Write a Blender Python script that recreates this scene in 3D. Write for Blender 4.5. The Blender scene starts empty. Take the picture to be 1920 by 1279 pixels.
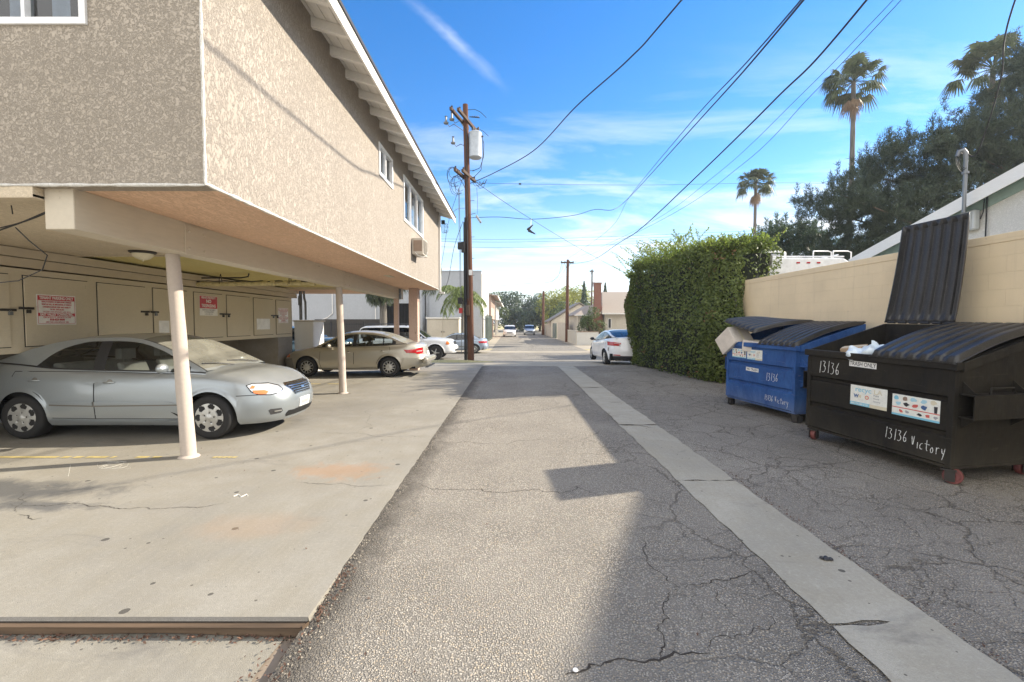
import bpy, math, random
import numpy as np
from mathutils import Vector, Matrix
from mathutils.bvhtree import BVHTree
R = math.radians
random.seed(7); rng = np.random.default_rng(11)
scene = bpy.context.scene
COL = scene.collection
# ---------------------------------------------------------------- camera
cam = bpy.data.cameras.new('camera'); cam.lens = 16.0; cam.sensor_width = 36.0
cam.clip_start = 0.05; cam.clip_end = 3000
co = bpy.data.objects.new('camera', cam); COL.objects.link(co)
CAMZ = 1.63; PITCH = R(2.31)
co.location = (0, 0, CAMZ); co.rotation_euler = (R(90) - PITCH, 0, 0)
scene.camera = co
# ---------------------------------------------------------------- light
SUN_EL = R(29.0); SUN_AZ = math.atan2(.96, .28)
w = bpy.data.worlds.new('World'); scene.world = w; w.use_nodes = True
nt = w.node_tree; nt.nodes.clear()
def N(t, kind, **kw):
    n = t.nodes.new(kind)
    for k, v in kw.items():
        if k in n.inputs.keys(): n.inputs[k].default_value = v
        else: setattr(n, k, v)
    return n
sky = N(nt, 'ShaderNodeTexSky', sky_type='NISHITA', sun_disc=False, sun_elevation=SUN_EL, sun_rotation=SUN_AZ,
        air_density=1.15, dust_density=.12, ozone_density=2.5, altitude=200)
hsv = N(nt, 'ShaderNodeHueSaturation'); hsv.inputs['Hue'].default_value = .508; hsv.inputs['Saturation'].default_value = 1.38; hsv.inputs['Value'].default_value = .70
nt.links.new(sky.outputs[0], hsv.inputs['Color'])
tc = N(nt, 'ShaderNodeTexCoord'); sep = N(nt, 'ShaderNodeSeparateXYZ'); nt.links.new(tc.outputs['Generated'], sep.inputs[0])
def wm(op, a, b=None, clamp=False):
    n = nt.nodes.new('ShaderNodeMath'); n.operation = op; n.use_clamp = clamp
    for i, v in enumerate((a, b)):
        if v is None: continue
        if isinstance(v, (int, float)): n.inputs[i].default_value = v
        else: nt.links.new(v, n.inputs[i])
    return n.outputs[0]
zz = wm('MAXIMUM', sep.outputs[2], 0.0)
den = wm('ADD', zz, .16)
cx = wm('DIVIDE', sep.outputs[0], den); cy = wm('DIVIDE', sep.outputs[1], den)
comb = N(nt, 'ShaderNodeCombineXYZ'); nt.links.new(cx, comb.inputs[0]); nt.links.new(cy, comb.inputs[1])
mp = N(nt, 'ShaderNodeMapping'); mp.inputs['Rotation'].default_value = (0, 0, R(28)); mp.inputs['Scale'].default_value = (.55, 1.5, 1); mp.inputs['Location'].default_value = (3.1, 1.7, 0)
nt.links.new(comb.outputs[0], mp.inputs[0])
n1 = N(nt, 'ShaderNodeTexNoise'); n1.inputs['Scale'].default_value = 1.5; n1.inputs['Detail'].default_value = 9; n1.inputs['Roughness'].default_value = .6; n1.inputs['Distortion'].default_value = .5
nt.links.new(mp.outputs[0], n1.inputs['Vector'])
rmp = N(nt, 'ShaderNodeMapRange'); rmp.inputs['From Min'].default_value = .485; rmp.inputs['From Max'].default_value = .74
nt.links.new(n1.outputs[0], rmp.inputs['Value'])
# more cloud low down, none overhead
lowf = N(nt, 'ShaderNodeMapRange'); lowf.inputs['From Min'].default_value = .50; lowf.inputs['From Max'].default_value = .20; nt.links.new(zz, lowf.inputs['Value'])
cl = wm('MULTIPLY', rmp.outputs[0], wm('ADD', wm('MULTIPLY', lowf.outputs[0], 1.05), .0), True)
hz = N(nt, 'ShaderNodeMapRange'); hz.inputs['From Min'].default_value = .30; hz.inputs['From Max'].default_value = .0; nt.links.new(zz, hz.inputs['Value'])
hz2 = wm('MULTIPLY', wm('POWER', hz.outputs[0], 1.7), .78)
cl = wm('ADD', cl, hz2, True)
# one long streak of cirrus high on the left
dq = N(nt, 'ShaderNodeVectorMath', operation='DOT_PRODUCT'); dq.inputs[1].default_value = (-.565, .371, -.736)
nt.links.new(tc.outputs['Generated'], dq.inputs[0])
ds = N(nt, 'ShaderNodeVectorMath', operation='DOT_PRODUCT'); ds.inputs[1].default_value = (.820, .365, -.445)
nt.links.new(tc.outputs['Generated'], ds.inputs[0])
wob = wm('MULTIPLY', wm('SUBTRACT', n1.outputs[0], .5), .07)
aq = wm('ABSOLUTE', wm('ADD', wm('ADD', dq.outputs['Value'], 0.0), wob))
st = N(nt, 'ShaderNodeMapRange'); st.inputs['From Min'].default_value = .013; st.inputs['From Max'].default_value = .0; nt.links.new(aq, st.inputs['Value'])
le = N(nt, 'ShaderNodeMapRange'); le.inputs['From Min'].default_value = .13; le.inputs['From Max'].default_value = .02; nt.links.new(wm('ABSOLUTE', wm('SUBTRACT', ds.outputs['Value'], .0)), le.inputs['Value'])
stn = N(nt, 'ShaderNodeTexNoise'); stn.inputs['Scale'].default_value = 26; stn.inputs['Detail'].default_value = 5; nt.links.new(tc.outputs['Generated'], stn.inputs['Vector'])
strk = wm('MULTIPLY', wm('MULTIPLY', st.outputs[0], le.outputs[0]), wm('MULTIPLY', stn.outputs[0], .45))
cl = wm('ADD', cl, strk, True)
# bright veil added to the unseen sky behind the camera, as neutral fill light
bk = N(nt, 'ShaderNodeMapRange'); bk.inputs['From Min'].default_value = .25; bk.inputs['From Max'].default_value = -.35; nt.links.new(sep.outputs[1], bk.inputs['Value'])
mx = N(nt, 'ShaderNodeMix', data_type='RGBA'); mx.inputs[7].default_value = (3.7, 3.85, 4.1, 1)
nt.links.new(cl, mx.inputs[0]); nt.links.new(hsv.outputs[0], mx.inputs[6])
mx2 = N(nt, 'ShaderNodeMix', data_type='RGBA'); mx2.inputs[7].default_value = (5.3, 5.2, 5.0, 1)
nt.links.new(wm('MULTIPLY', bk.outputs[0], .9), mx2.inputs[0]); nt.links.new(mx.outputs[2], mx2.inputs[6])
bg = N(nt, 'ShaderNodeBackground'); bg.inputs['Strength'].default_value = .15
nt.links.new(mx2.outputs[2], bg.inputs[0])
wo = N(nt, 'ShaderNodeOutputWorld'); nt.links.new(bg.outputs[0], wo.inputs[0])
sl = bpy.data.lights.new('sun', 'SUN'); sl.energy = 3.9; sl.angle = R(.53); sl.color = (1, .90, .74)
so = bpy.data.objects.new('sun', sl); COL.objects.link(so)
SD = Vector((math.sin(SUN_AZ) * math.cos(SUN_EL), math.cos(SUN_AZ) * math.cos(SUN_EL), math.sin(SUN_EL)))
so.rotation_euler = (-SD).to_track_quat('-Z', 'Y').to_euler()
vs = scene.view_settings; vs.view_transform = 'Standard'; vs.look = 'None'; vs.exposure = 1.33; vs.gamma = 1
scene.render.engine = 'CYCLES'
scene.cycles.max_bounces = 8; scene.cycles.transparent_max_bounces = 12

# ---------------------------------------------------------------- materials
MATS = {}
class NB:
    def __init__(s, name):
        s.m = bpy.data.materials.new(name); s.m.use_nodes = True; s.t = s.m.node_tree; s.t.nodes.clear()
        s.out = s.t.nodes.new('ShaderNodeOutputMaterial'); s.p = s.t.nodes.new('ShaderNodeBsdfPrincipled')
        s.t.links.new(s.p.outputs[0], s.out.inputs[0]); s.tc = s.t.nodes.new('ShaderNodeTexCoord')
        s.co = s.tc.outputs['Object']
        MATS[name] = s.m
    def link(s, a, b): s.t.links.new(a, b)
    def inp(s, sock, v):
        if isinstance(v, (int, float, tuple, list)):
            if isinstance(v, (tuple, list)) and len(v) == 3 and sock.type == 'RGBA': v = (*v, 1)
            sock.default_value = v
        else: s.link(v, sock)
    def map(s, scale=(1, 1, 1), rot=(0, 0, 0), loc=(0, 0, 0), src=None):
        n = s.t.nodes.new('ShaderNodeMapping'); n.inputs['Scale'].default_value = scale; n.inputs['Rotation'].default_value = rot; n.inputs['Location'].default_value = loc
        s.link(src or s.co, n.inputs[0]); return n.outputs[0]
    def noise(s, scale, detail=4, rough=.55, dist=0, vec=None, col=False):
        n = s.t.nodes.new('ShaderNodeTexNoise'); n.inputs['Scale'].default_value = scale; n.inputs['Detail'].default_value = detail
        n.inputs['Roughness'].default_value = rough; n.inputs['Distortion'].default_value = dist
        s.link(vec or s.co, n.inputs['Vector']); return n.outputs[1 if col else 0]
    def voro(s, scale, feat='F1', vec=None, out=0, rnd=1.0, dim='3D'):
        n = s.t.nodes.new('ShaderNodeTexVoronoi'); n.feature = feat; n.voronoi_dimensions = dim; n.inputs['Scale'].default_value = scale
        n.inputs['Randomness'].default_value = rnd
        s.link(vec or s.co, n.inputs['Vector']); return n.outputs[out]
    def ramp(s, v, a, b, c=0.0, d=1.0):
        n = s.t.nodes.new('ShaderNodeMapRange'); n.inputs['From Min'].default_value = a; n.inputs['From Max'].default_value = b
        n.inputs['To Min'].default_value = c; n.inputs['To Max'].default_value = d
        s.link(v, n.inputs['Value']); return n.outputs[0]
    def math(s, op, a, b=0.0, clamp=False):
        n = s.t.nodes.new('ShaderNodeMath'); n.operation = op; n.use_clamp = clamp; s.inp(n.inputs[0], a); s.inp(n.inputs[1], b); return n.outputs[0]
    def mix(s, f, a, b, mode='MIX'):
        n = s.t.nodes.new('ShaderNodeMix'); n.data_type = 'RGBA'; n.blend_type = mode
        s.inp(n.inputs[0], f); s.inp(n.inputs[6], a); s.inp(n.inputs[7], b); return n.outputs[2]
    def bump(s, h, strength=.5, dist=.01):
        n = s.t.nodes.new('ShaderNodeBump'); n.inputs['Strength'].default_value = strength; n.inputs['Distance'].default_value = dist
        s.link(h, n.inputs['Height']); s.link(n.outputs[0], s.p.inputs['Normal']); return n
    def done(s, col, rough=.7, metal=0, spec=.5, coat=0):
        s.inp(s.p.inputs['Base Color'], col); s.inp(s.p.inputs['Roughness'], rough); s.inp(s.p.inputs['Metallic'], metal)
        s.p.inputs['Specular IOR Level'].default_value = spec
        if coat: s.p.inputs['Coat Weight'].default_value = coat; s.p.inputs['Coat Roughness'].default_value = .05
        return s.m
    def xyz(s, src=None):
        n = s.t.nodes.new('ShaderNodeSeparateXYZ'); s.link(src or s.co, n.inputs[0]); return n.outputs

def simple(name, c, rough=.6, metal=0, var=.12, vs=6.0, bump=0, bs=60, bd=.002, spec=.5, coat=0, stretch=(1, 1, 1)):
    b = NB(name); v = b.map(stretch)
    n = b.noise(vs, 5, .6, vec=v)
    k = b.ramp(n, .3, .7)
    col = b.mix(k, tuple(x * (1 - var) for x in c), tuple(min(1, x * (1 + var)) for x in c))
    if bump: b.bump(b.noise(bs, 3, vec=v), bump, bd)
    return b.done(col, b.ramp(n, .2, .8, max(.02, rough - .06), min(1, rough + .06)), metal, spec, coat)

def stucco(name, c1, c2, sc=(1, 1, 1), k=1.0, strength=.9, zone=0):
    b = NB(name); v = b.map(sc)
    big = b.noise(1.3 * k, 3, .6, vec=v)
    n = b.noise(30 * k, 7, .70, 1.1, vec=v)
    n2 = b.math('ADD', n, b.math('MULTIPLY', b.math('SUBTRACT', big, .5), .28))
    plate = b.ramp(n2, .44, .56)
    fine = b.noise(110, 3, vec=v)
    edge = b.math('MULTIPLY', plate, b.math('SUBTRACT', 1.0, plate))
    mid = tuple((x + y) / 2 for x, y in zip(c1, c2))
    col = b.mix(b.ramp(big, .3, .7), b.mix(plate, c1, c2), b.mix(plate, mid, c2))
    col = b.mix(b.ramp(b.noise(.9, 5, .65), .40, .72, 0, .38), col, tuple(x * .82 for x in c1))
    col = b.mix(b.math('MULTIPLY', edge, 1.7), col, tuple(x * .58 for x in c1))
    col = b.mix(b.ramp(fine, .35, .75, 0, .22), col, tuple(x * .7 for x in c1))
    streak = b.noise(2.6, 5, .65, vec=b.map((4, 4, .22)))
    col = b.mix(b.ramp(streak, .54, .78, 0, .30), col, tuple(x * .66 for x in c1))
    h = b.math('ADD', plate, b.math('MULTIPLY', fine, .5))
    b.bump(h, strength * .8, .009)
    return b.done(col, .92, 0, .2)

def concrete(name, c, stains=True, seed=0.0, zone=False):
    b = NB(name); v = b.map(loc=(seed, seed * .7, 0))
    big = b.noise(.45, 5, .65, .4, vec=v); mid = b.noise(3.2, 6, .6, vec=v); fine = b.noise(170, 2, .5, vec=v)
    grit = b.noise(42, 5, .7, vec=v)
    brush = b.noise(30, 3, .6, vec=b.map((1, .05, 1), rot=(0, 0, R(-12)), loc=(seed, 0, 0)))
    col = b.mix(b.ramp(big, .35, .65), tuple(x * .72 for x in c), tuple(x * 1.12 for x in c))
    col = b.mix(b.ramp(mid, .40, .66, 0, .65), col, tuple(x * s for x, s in zip(c, (.80, .77, .70))))
    col = b.mix(b.ramp(fine, .3, .7, 0, .55), col, tuple(x * .66 for x in c))
    col = b.mix(b.ramp(grit, .50, .72, 0, .45), col, tuple(x * .62 for x in c))
    col = b.mix(b.ramp(grit, .46, .28, 0, .35), col, tuple(min(1, x * 1.3) for x in c))
    col = b.mix(b.ramp(brush, .4, .7, 0, .10), col, tuple(x * 1.18 for x in c))
    if stains:
        d = b.voro(2.3, vec=v, dim='2D'); rnd = b.voro(2.3, vec=v, out=1, dim='2D')
        rs = b.xyz(rnd)[0]
        wob = b.math('MULTIPLY', b.noise(30, 2, vec=v), .03)
        spot = b.math('LESS_THAN', b.math('ADD', d, wob), b.math('MULTIPLY', b.math('POWER', rs, 3.0), .085))
        col = b.mix(b.math('MULTIPLY', spot, .8), col, (.055, .05, .045))
        d2 = b.voro(6.5, vec=v, dim='2D'); r2 = b.xyz(b.voro(6.5, vec=v, out=1, dim='2D'))[1]
        sp2 = b.math('LESS_THAN', b.math('ADD', d2, wob), b.math('MULTIPLY', b.math('POWER', r2, 5.0), .085))
        col = b.mix(b.math('MULTIPLY', sp2, .75), col, (.07, .06, .05))
        oil = b.ramp(b.noise(.8, 6, .7, .8, vec=b.map((1, 2.2, 1), loc=(seed + 4, 3, 0))), .60, .72, 0, .45)
        col = b.mix(oil, col, (.12, .115, .11))
    if zone:
        def blob(cx, cy, rx, ry, c, amt, ns=3.0, k=.5):
            x, y, _ = b.xyz()
            dx = b.math('DIVIDE', b.math('SUBTRACT', x, cx), rx); dy = b.math('DIVIDE', b.math('SUBTRACT', y, cy), ry)
            dd = b.math('SQRT', b.math('ADD', b.math('MULTIPLY', dx, dx), b.math('MULTIPLY', dy, dy)))
            dd = b.math('ADD', dd, b.math('MULTIPLY', b.math('SUBTRACT', b.noise(ns, 6, .65, 1.0), .5), k * 3))
            return b.ramp(dd, .5, 1.25, amt, 0)
        col = b.mix(blob(-1.9, 4.95, .50, .26, 0, .45, 4, .9), col, (.36, .20, .10))
        col = b.mix(blob(-2.1, 3.6, .45, .25, 0, .22), col, (.36, .22, .12))
        col = b.mix(blob(-5.0, 4.35, 1.15, .28, 0, .85, 2.4, .8), col, (.09, .09, .09))
        col = b.mix(blob(-4.2, 4.0, .55, .10, 0, .8, 3.4, .9), col, (.10, .10, .10))
        col = b.mix(blob(-4.6, 8.2, 2.2, 1.1, 0, .35, 1.4, .6), col, (.14, .13, .12))
    h = b.math('ADD', fine, b.math('MULTIPLY', mid, .6))
    b.bump(h, .5, .006)
    return b.done(col, .88, 0, .25)

def asphalt(name, c, cracks=True, scale=1.0, coarse=1.0):
    b = NB(name)
    d = b.voro(88 * scale, vec=b.co); r = b.voro(88 * scale, out=1); rx = b.xyz(r)
    d3 = b.voro(150 * scale); r3 = b.xyz(b.voro(150 * scale, out=1))
    stone = b.ramp(d, .28, .62, 1, 0)
    big = b.noise(.6, 5, .6); mid = b.noise(2.5, 5, .6)
    sc = b.mix(rx[0], tuple(x * .62 for x in c), tuple(x * 1.32 for x in c))
    sc = b.mix(b.math('MULTIPLY', b.math('GREATER_THAN', rx[1], .80), .8), sc, (c[0] * 1.4, c[1] * 1.22, c[2] * .98))
    sc = b.mix(b.math('MULTIPLY', b.math('GREATER_THAN', rx[2], .86), .8), sc, tuple(min(.8,x * 1.55) for x in c))
    col = b.mix(stone, tuple(x * .33 for x in c), sc)
    col = b.mix(b.ramp(mid, .35, .7, 0, .4), col, tuple(x * .62 for x in c))
    col = b.mix(b.ramp(big, .3, .7, 0, .35), col, tuple(x * 1.15 for x in c))
    pt = b.noise(.35, 6, .72, 1.2, vec=b.map((1, .45, 1), loc=(2, 5, 0)))
    col = b.mix(b.ramp(pt, .50, .60, 0, .30), col, tuple(x * .45 for x in c))
    tk = b.noise(1.1, 3, .6, vec=b.map((1, .06, 1), loc=(1, 0, 0)))
    col = b.mix(b.ramp(tk, .48, .7, 0, .28), col, tuple(x * .5 for x in c))
    h = b.math('ADD', b.math('MULTIPLY', stone, b.ramp(rx[2], 0, 1, .35, 1)), b.math('MULTIPLY', b.ramp(d3, .2, .7, 1, 0), .35))
    if cracks:
        wv = b.t.nodes.new('ShaderNodeVectorMath'); wv.operation = 'ADD'
        w1 = b.t.nodes.new('ShaderNodeVectorMath'); w1.operation = 'SCALE'; w1.inputs['Scale'].default_value = .45
        b.link(b.noise(1.6, 5, .65, col=True), w1.inputs[0]); b.link(b.co, wv.inputs[0]); b.link(w1.outputs[0], wv.inputs[1])
        e = b.voro(1.15, 'DISTANCE_TO_EDGE', vec=wv.outputs[0])
        e2 = b.voro(3.6, 'DISTANCE_TO_EDGE', vec=wv.outputs[0])
        x, y, _ = b.xyz()
        right = b.ramp(x, .4, 1.6, .0, 1)
        tar = b.math('ADD', x, b.math('MULTIPLY', b.math('SUBTRACT', b.noise(3.5, 5, .7, vec=b.map((1, .6, 1))), .5), .55))
        col = b.mix(b.ramp(tar, -1.08, -.82, .72, 0), col, (.075, .066, .055))
        m = b.math('MULTIPLY', b.ramp(e, .003, .012, 1, 0), b.math('MULTIPLY', right, b.ramp(b.noise(.9, 3), .34, .46)))
        m2 = b.math('MULTIPLY', b.ramp(e2, .004, .014, 1, 0), b.math('MULTIPLY', right, b.ramp(b.noise(.7, 3, vec=b.map(loc=(5, 5, 0))), .42, .52)))
        m = b.math('MAXIMUM', m, b.math('MULTIPLY', m2, .8))
        col = b.mix(b.math('MULTIPLY', m, .62), col, (.09, .075, .055))
        h = b.math('SUBTRACT', h, b.math('MULTIPLY', m, 1.2))
    b.bump(h, 1.0 * coarse, .013)
    return b.done(col, .9, 0, .3)

M = MATS
asphalt('asphalt', (.485, .445, .385))
asphalt('asphalt_street', (.33, .305, .26), False, .5, .5)
concrete('slab_concrete', (.325, .305, .262), True, 0, True)
concrete('low_concrete', (.33, .31, .265), True, 7)
concrete('gutter_concrete', (.44, .41, .34), True, 3)
concrete('far_concrete', (.44, .39, .31), False, 9)
concrete('stem_concrete', (.30, .28, .25), False, 2)
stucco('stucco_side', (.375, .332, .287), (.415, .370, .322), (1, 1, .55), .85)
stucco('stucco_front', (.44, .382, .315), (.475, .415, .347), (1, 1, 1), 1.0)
stucco('stucco_soffit', (.78, .52, .35), (.84, .58, .41), (1, .35, 1), .8, .6)
stucco('stucco_tan', (.64, .54, .40), (.68, .58, .44), (1, .5, 1), .8, .25)
stucco('stucco_yellow', (.72, .62, .26), (.76, .66, .31), (1, 1, 1), 1.3, .5)
stucco('stucco_pink', (.58, .42, .34), (.61, .46, .38), (1, 1, 1), 1.0, .3)
stucco('stucco_grey', (.42, .44, .47), (.46, .48, .51), (1, 1, 1), .6, .3)
stucco('stucco_white', (.66, .64, .59), (.72, .70, .66), (1, 1, 1), .6, .3)
stucco('stucco_cream', (.62, .56, .46), (.68, .62, .52), (1, 1, 1), .6, .3)
def peeling(name, c, under, amt=.62, vs=3.0, stretch=(1, .18, 1)):
    b = NB(name); v = b.map(stretch)
    n = b.noise(vs, 6, .7, .3, vec=v); g = b.noise(26, 4, .6, vec=v)
    col = b.mix(b.ramp(g, .3, .7, 0, .5), c, tuple(x * .82 for x in c))
    col = b.mix(b.ramp(b.noise(.9, 4), .35, .7, 0, .4), col, tuple(x * .8 for x in c))
    pk = b.ramp(n, amt, amt + .02)
    col = b.mix(b.math('MULTIPLY', pk, .85), col, under)
    b.bump(b.math('SUBTRACT', g, b.math('MULTIPLY', pk, 1.5)), .45, .004)
    return b.done(col, .75, 0, .3)
peeling('beam_paint', (.62, .55, .44), (.34, .28, .21), .66)
peeling('cabinet_paint', (.62, .55, .42), (.38, .34, .27), .74, 2.0, (1, 1, 2.5))
peeling('board_paint', (.58, .50, .38), (.30, .22, .15), .74)
peeling('post_paint', (.53, .46, .40), (.55, .50, .30), .73, 2.4, (1, 1, 1))
peeling('white_wood', (.82, .80, .76), (.50, .45, .38), .78)
def blockwall():
    b = NB('block_wall'); x, y, z = b.xyz()
    def lines(v, period, off, wd):
        f = b.math('FRACT', b.math('ADD', b.math('DIVIDE', v, period), off))
        return b.ramp(b.math('ABSOLUTE', b.math('SUBTRACT', f, .5)), .5 - wd, .5 - wd * .3)
    row = b.math('FLOOR', b.math('DIVIDE', z, .203))
    yo = b.math('ADD', y, b.math('MULTIPLY', row, .203))
    m = b.math('MAXIMUM', lines(z, .203, 0, .022), lines(yo, .406, 0, .011))
    c = (.83, .67, .44)
    col = b.mix(b.ramp(b.noise(1.2, 5, .6), .3, .7), tuple(k * .92 for k in c), tuple(k * 1.06 for k in c))
    col = b.mix(b.math('MULTIPLY', m, .11), col, (.52, .40, .26))
    sp = b.math('MULTIPLY', b.ramp(b.noise(7, 5, .7), .70, .76), .45)
    col = b.mix(sp, col, (.30, .22, .15))
    col = b.mix(b.ramp(b.noise(2.0, 4, .6, vec=b.map((1, 5, .3))), .58, .8, 0, .25), col, (.45, .34, .22))
    h = b.math('SUBTRACT', b.math('MULTIPLY', b.noise(80, 3), .5), m)
    b.bump(h, .5, .005)
    return b.done(col, .85, 0, .3)
blockwall()
def carpaint(name, c, dust=.35, dustc=(.45, .42, .37), metal=.6, rough=.32):
    b = NB(name)
    geo = b.t.nodes.new('ShaderNodeNewGeometry'); nz = b.xyz(geo.outputs['Normal'])[2]
    up = b.ramp(nz, .2, .95, .12, 1)
    n = b.ramp(b.noise(2.2, 5, .6), .3, .75, .45, 1)
    z = b.xyz()[2]; low = b.ramp(z, .45, .18, 0, .5)
    f = b.math('MULTIPLY', b.math('MAXIMUM', b.math('MULTIPLY', up, n), low), dust)
    fl = b.noise(900, 2)
    col = b.mix(b.ramp(fl, .3, .7), tuple(x * .9 for x in c), tuple(min(1, x * 1.1) for x in c))
    col = b.mix(f, col, dustc)
    b.done(col, b.math('ADD', b.math('MULTIPLY', f, .6), rough), 0, .5, 0)
    b.inp(b.p.inputs['Metallic'], b.math('MULTIPLY', b.math('SUBTRACT', 1.0, f), metal))
    b.p.inputs['Coat Weight'].default_value = .95 * (1 - dust * .6); b.p.inputs['Coat Roughness'].default_value = .08
    return b.m
carpaint('paint_silver', (.33, .37, .40), .34)
carpaint('paint_beige', (.45, .42, .35), .40, (.45, .42, .35))
carpaint('paint_white', (.80, .80, .80), .12, (.6, .58, .54), 0, .3)
carpaint('paint_bluegrey', (.32, .38, .46), .25)
carpaint('paint_teal', (.03, .09, .13), .15)
carpaint('paint_bumper', (.16, .15, .13), .3, (.3, .28, .24), 0, .5)
def glass(name, tint=(.55, .6, .58), refl=.10, dust=0.0):
    b = NB(name); t = b.t
    tr = t.nodes.new('ShaderNodeBsdfTransparent'); tr.inputs[0].default_value = (*tint, 1)
    gl = t.nodes.new('ShaderNodeBsdfGlossy'); gl.inputs['Roughness'].default_value = .03
    fr = t.nodes.new('ShaderNodeFresnel'); fr.inputs[0].default_value = 1.5
    f = b.math('ADD', b.math('MULTIPLY', fr.outputs[0], .9), refl - .04, True)
    mx = t.nodes.new('ShaderNodeMixShader'); b.link(f, mx.inputs[0]); b.link(tr.outputs[0], mx.inputs[1]); b.link(gl.outputs[0], mx.inputs[2])
    last = mx.outputs[0]
    if dust:
        df = t.nodes.new('ShaderNodeBsdfDiffuse'); df.inputs[0].default_value = (.46, .45, .39, 1)
        m2 = t.nodes.new('ShaderNodeMixShader'); b.link(b.ramp(b.noise(2.5, 4, .6), .25, .75, dust * .6, dust), m2.inputs[0]); b.link(last, m2.inputs[1]); b.link(df.outputs[0], m2.inputs[2]); last = m2.outputs[0]
    t.nodes.remove(b.p); b.link(last, b.out.inputs[0]); return b.m
glass('glass_car', (.74, .78, .76), .07)
glass('glass_dusty', (.6, .62, .58), .10, .45)
glass('glass_dark', (.10, .12, .14), .10)
glass('glass_house', (.62, .68, .72), .12)
glass('glass_lamp', (.92, .92, .92), .12, .12)
simple('black_trim', (.018, .018, .02), .45)
simple('rubber', (.018, .018, .019), .8, var=.3, vs=12)
simple('arch_dark', (.008, .008, .008), .95)
simple('hub_silver', (.50, .50, .48), .35, .55)
simple('chrome', (.42, .42, .43), .22, 1)
simple('interior_grey', (.34, .34, .33), .9)
simple('interior_dark', (.05, .05, .052), .9)
simple('lamp_red', (.42, .012, .018), .15, coat=.6)
simple('lamp_orange', (.72, .20, .05), .18, coat=.6)
simple('lamp_clear', (.62, .63, .64), .12, .4, coat=.6)
simple('plate_white', (.72, .72, .70), .4)
simple('white_paint', (.78, .77, .74), .4)
simple('white_vinyl', (.80, .80, .80), .35)
simple('galv', (.19, .20, .21), .45, .5)
simple('transformer_grey', (.46, .50, .54), .4, .1)
simple('dark_metal', (.05, .045, .04), .55, .4)
simple('cable_black', (.012, .012, .013), .6)
simple('roofing_dark', (.05, .05, .055), .9, bump=.5, bs=40)
simple('iron_black', (.02, .02, .022), .5, .3)
simple('iron_green', (.13, .16, .14), .55)
simple('ac_beige', (.50, .45, .38), .5)
simple('sign_white', (.78, .77, .75), .4)
simple('sign_red', (.50, .03, .045), .4)
simple('sign_faded_red', (.62, .30, .30), .5)
simple('sign_grey', (.35, .35, .36), .5)
simple('ink_black', (.03, .03, .035), .6)
simple('chalk', (.80, .80, .78), .9, var=.25, vs=50)
simple('decal_blue', (.22, .52, .66), .5)
simple('decal_blue_pale', (.40, .64, .74), .5)
simple('decal_pale', (.68, .62, .46), .5)
simple('decal_white', (.78, .78, .72), .5, var=.1, vs=20)
simple('decal_navy', (.06, .12, .28), .5)
simple('decal_red', (.62, .12, .10), .5)
simple('curtain', (.48, .53, .62), .9)
simple('yellow_paint', (.46, .37, .15), .8, var=.25, vs=12)
simple('sill_white', (.70, .70, .68), .5)
simple('bag_white', (.62, .70, .76), .35, var=.15, vs=9)
simple('bag_green', (.05, .18, .10), .5)
simple('cardboard', (.44, .31, .19), .85)
simple('cardboard_white', (.66, .60, .53), .8)
simple('gravel_seed', (.25, .2, .15), .9)
simple('leaf_dry', (.12, .065, .042), .8, var=.5, vs=35)
simple('grass_dry', (.42, .36, .16), .9, var=.35, vs=12)
simple('caster_red', (.17, .05, .045), .55, var=.3, vs=20)
simple('meter_grey', (.48, .50, .50), .45)
simple('shingle', (.31, .265, .22), .9, bump=.6, bs=14, var=.2, vs=22, stretch=(1, 1, 4))
simple('shingle_grey', (.24, .22, .20), .9, bump=.6, bs=14, var=.2, vs=22)
simple('trim_brown', (.28, .20, .15), .7)
simple('trim_green', (.30, .40, .37), .7)
simple('pipe_yellow', (.55, .47, .25), .6, var=.25, vs=14)
simple('wood_raw', (.12, .08, .05), .85, var=.4, vs=9, bump=.5, bs=30, stretch=(.1, 1, 3))
def pole_wood(name, c):
    b = NB(name); v = b.map((6, 6, .3))
    n = b.noise(4, 6, .7, vec=v)
    col = b.mix(b.ramp(n, .3, .7), tuple(x * .45 for x in c), tuple(x * 1.25 for x in c))
    b.bump(n, .6, .01); return b.done(col, .85, 0, .3)
pole_wood('pole_red', (.125, .055, .032)); pole_wood('pole_brown', (.10, .065, .045)); pole_wood('bark', (.16, .12, .09)); pole_wood('palm_trunk', (.17, .155, .135))
def brick():
    b = NB('brick'); n = b.t.nodes.new('ShaderNodeTexBrick'); b.link(b.map((1, 1, 1), rot=(R(90), 0, 0)), n.inputs['Vector'])
    n.inputs['Color1'].default_value = (.24, .09, .065, 1); n.inputs['Color2'].default_value = (.22, .085, .06, 1); n.inputs['Mortar'].default_value = (.34, .27, .22, 1)
    n.inputs['Scale'].default_value = 4.2; n.inputs['Mortar Size'].default_value = .02
    return b.done(n.outputs[0], .9, 0, .2)
brick()
def foliage(name, dark, light, trans=.25, rough=.55):
    b = NB(name); g = b.t.nodes.new('ShaderNodeNewGeometry'); r = g.outputs['Random Per Island']
    n = b.noise(1.1, 4, .6)
    f = b.math('ADD', b.math('MULTIPLY', r, .6), b.math('MULTIPLY', b.ramp(n, .3, .7), .4))
    col = b.mix(f, dark, light)
    b.done(col, rough, 0, .4)
    tl = b.t.nodes.new('ShaderNodeBsdfTranslucent'); b.link(col, tl.inputs[0])
    mx = b.t.nodes.new('ShaderNodeMixShader'); mx.inputs[0].default_value = trans
    b.link(b.p.outputs[0], mx.inputs[1]); b.link(tl.outputs[0], mx.inputs[2]); b.link(mx.outputs[0], b.out.inputs[0])
    return b.m
foliage('hedge_leaf', (.045, .08, .017), (.19, .235, .06))
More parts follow.
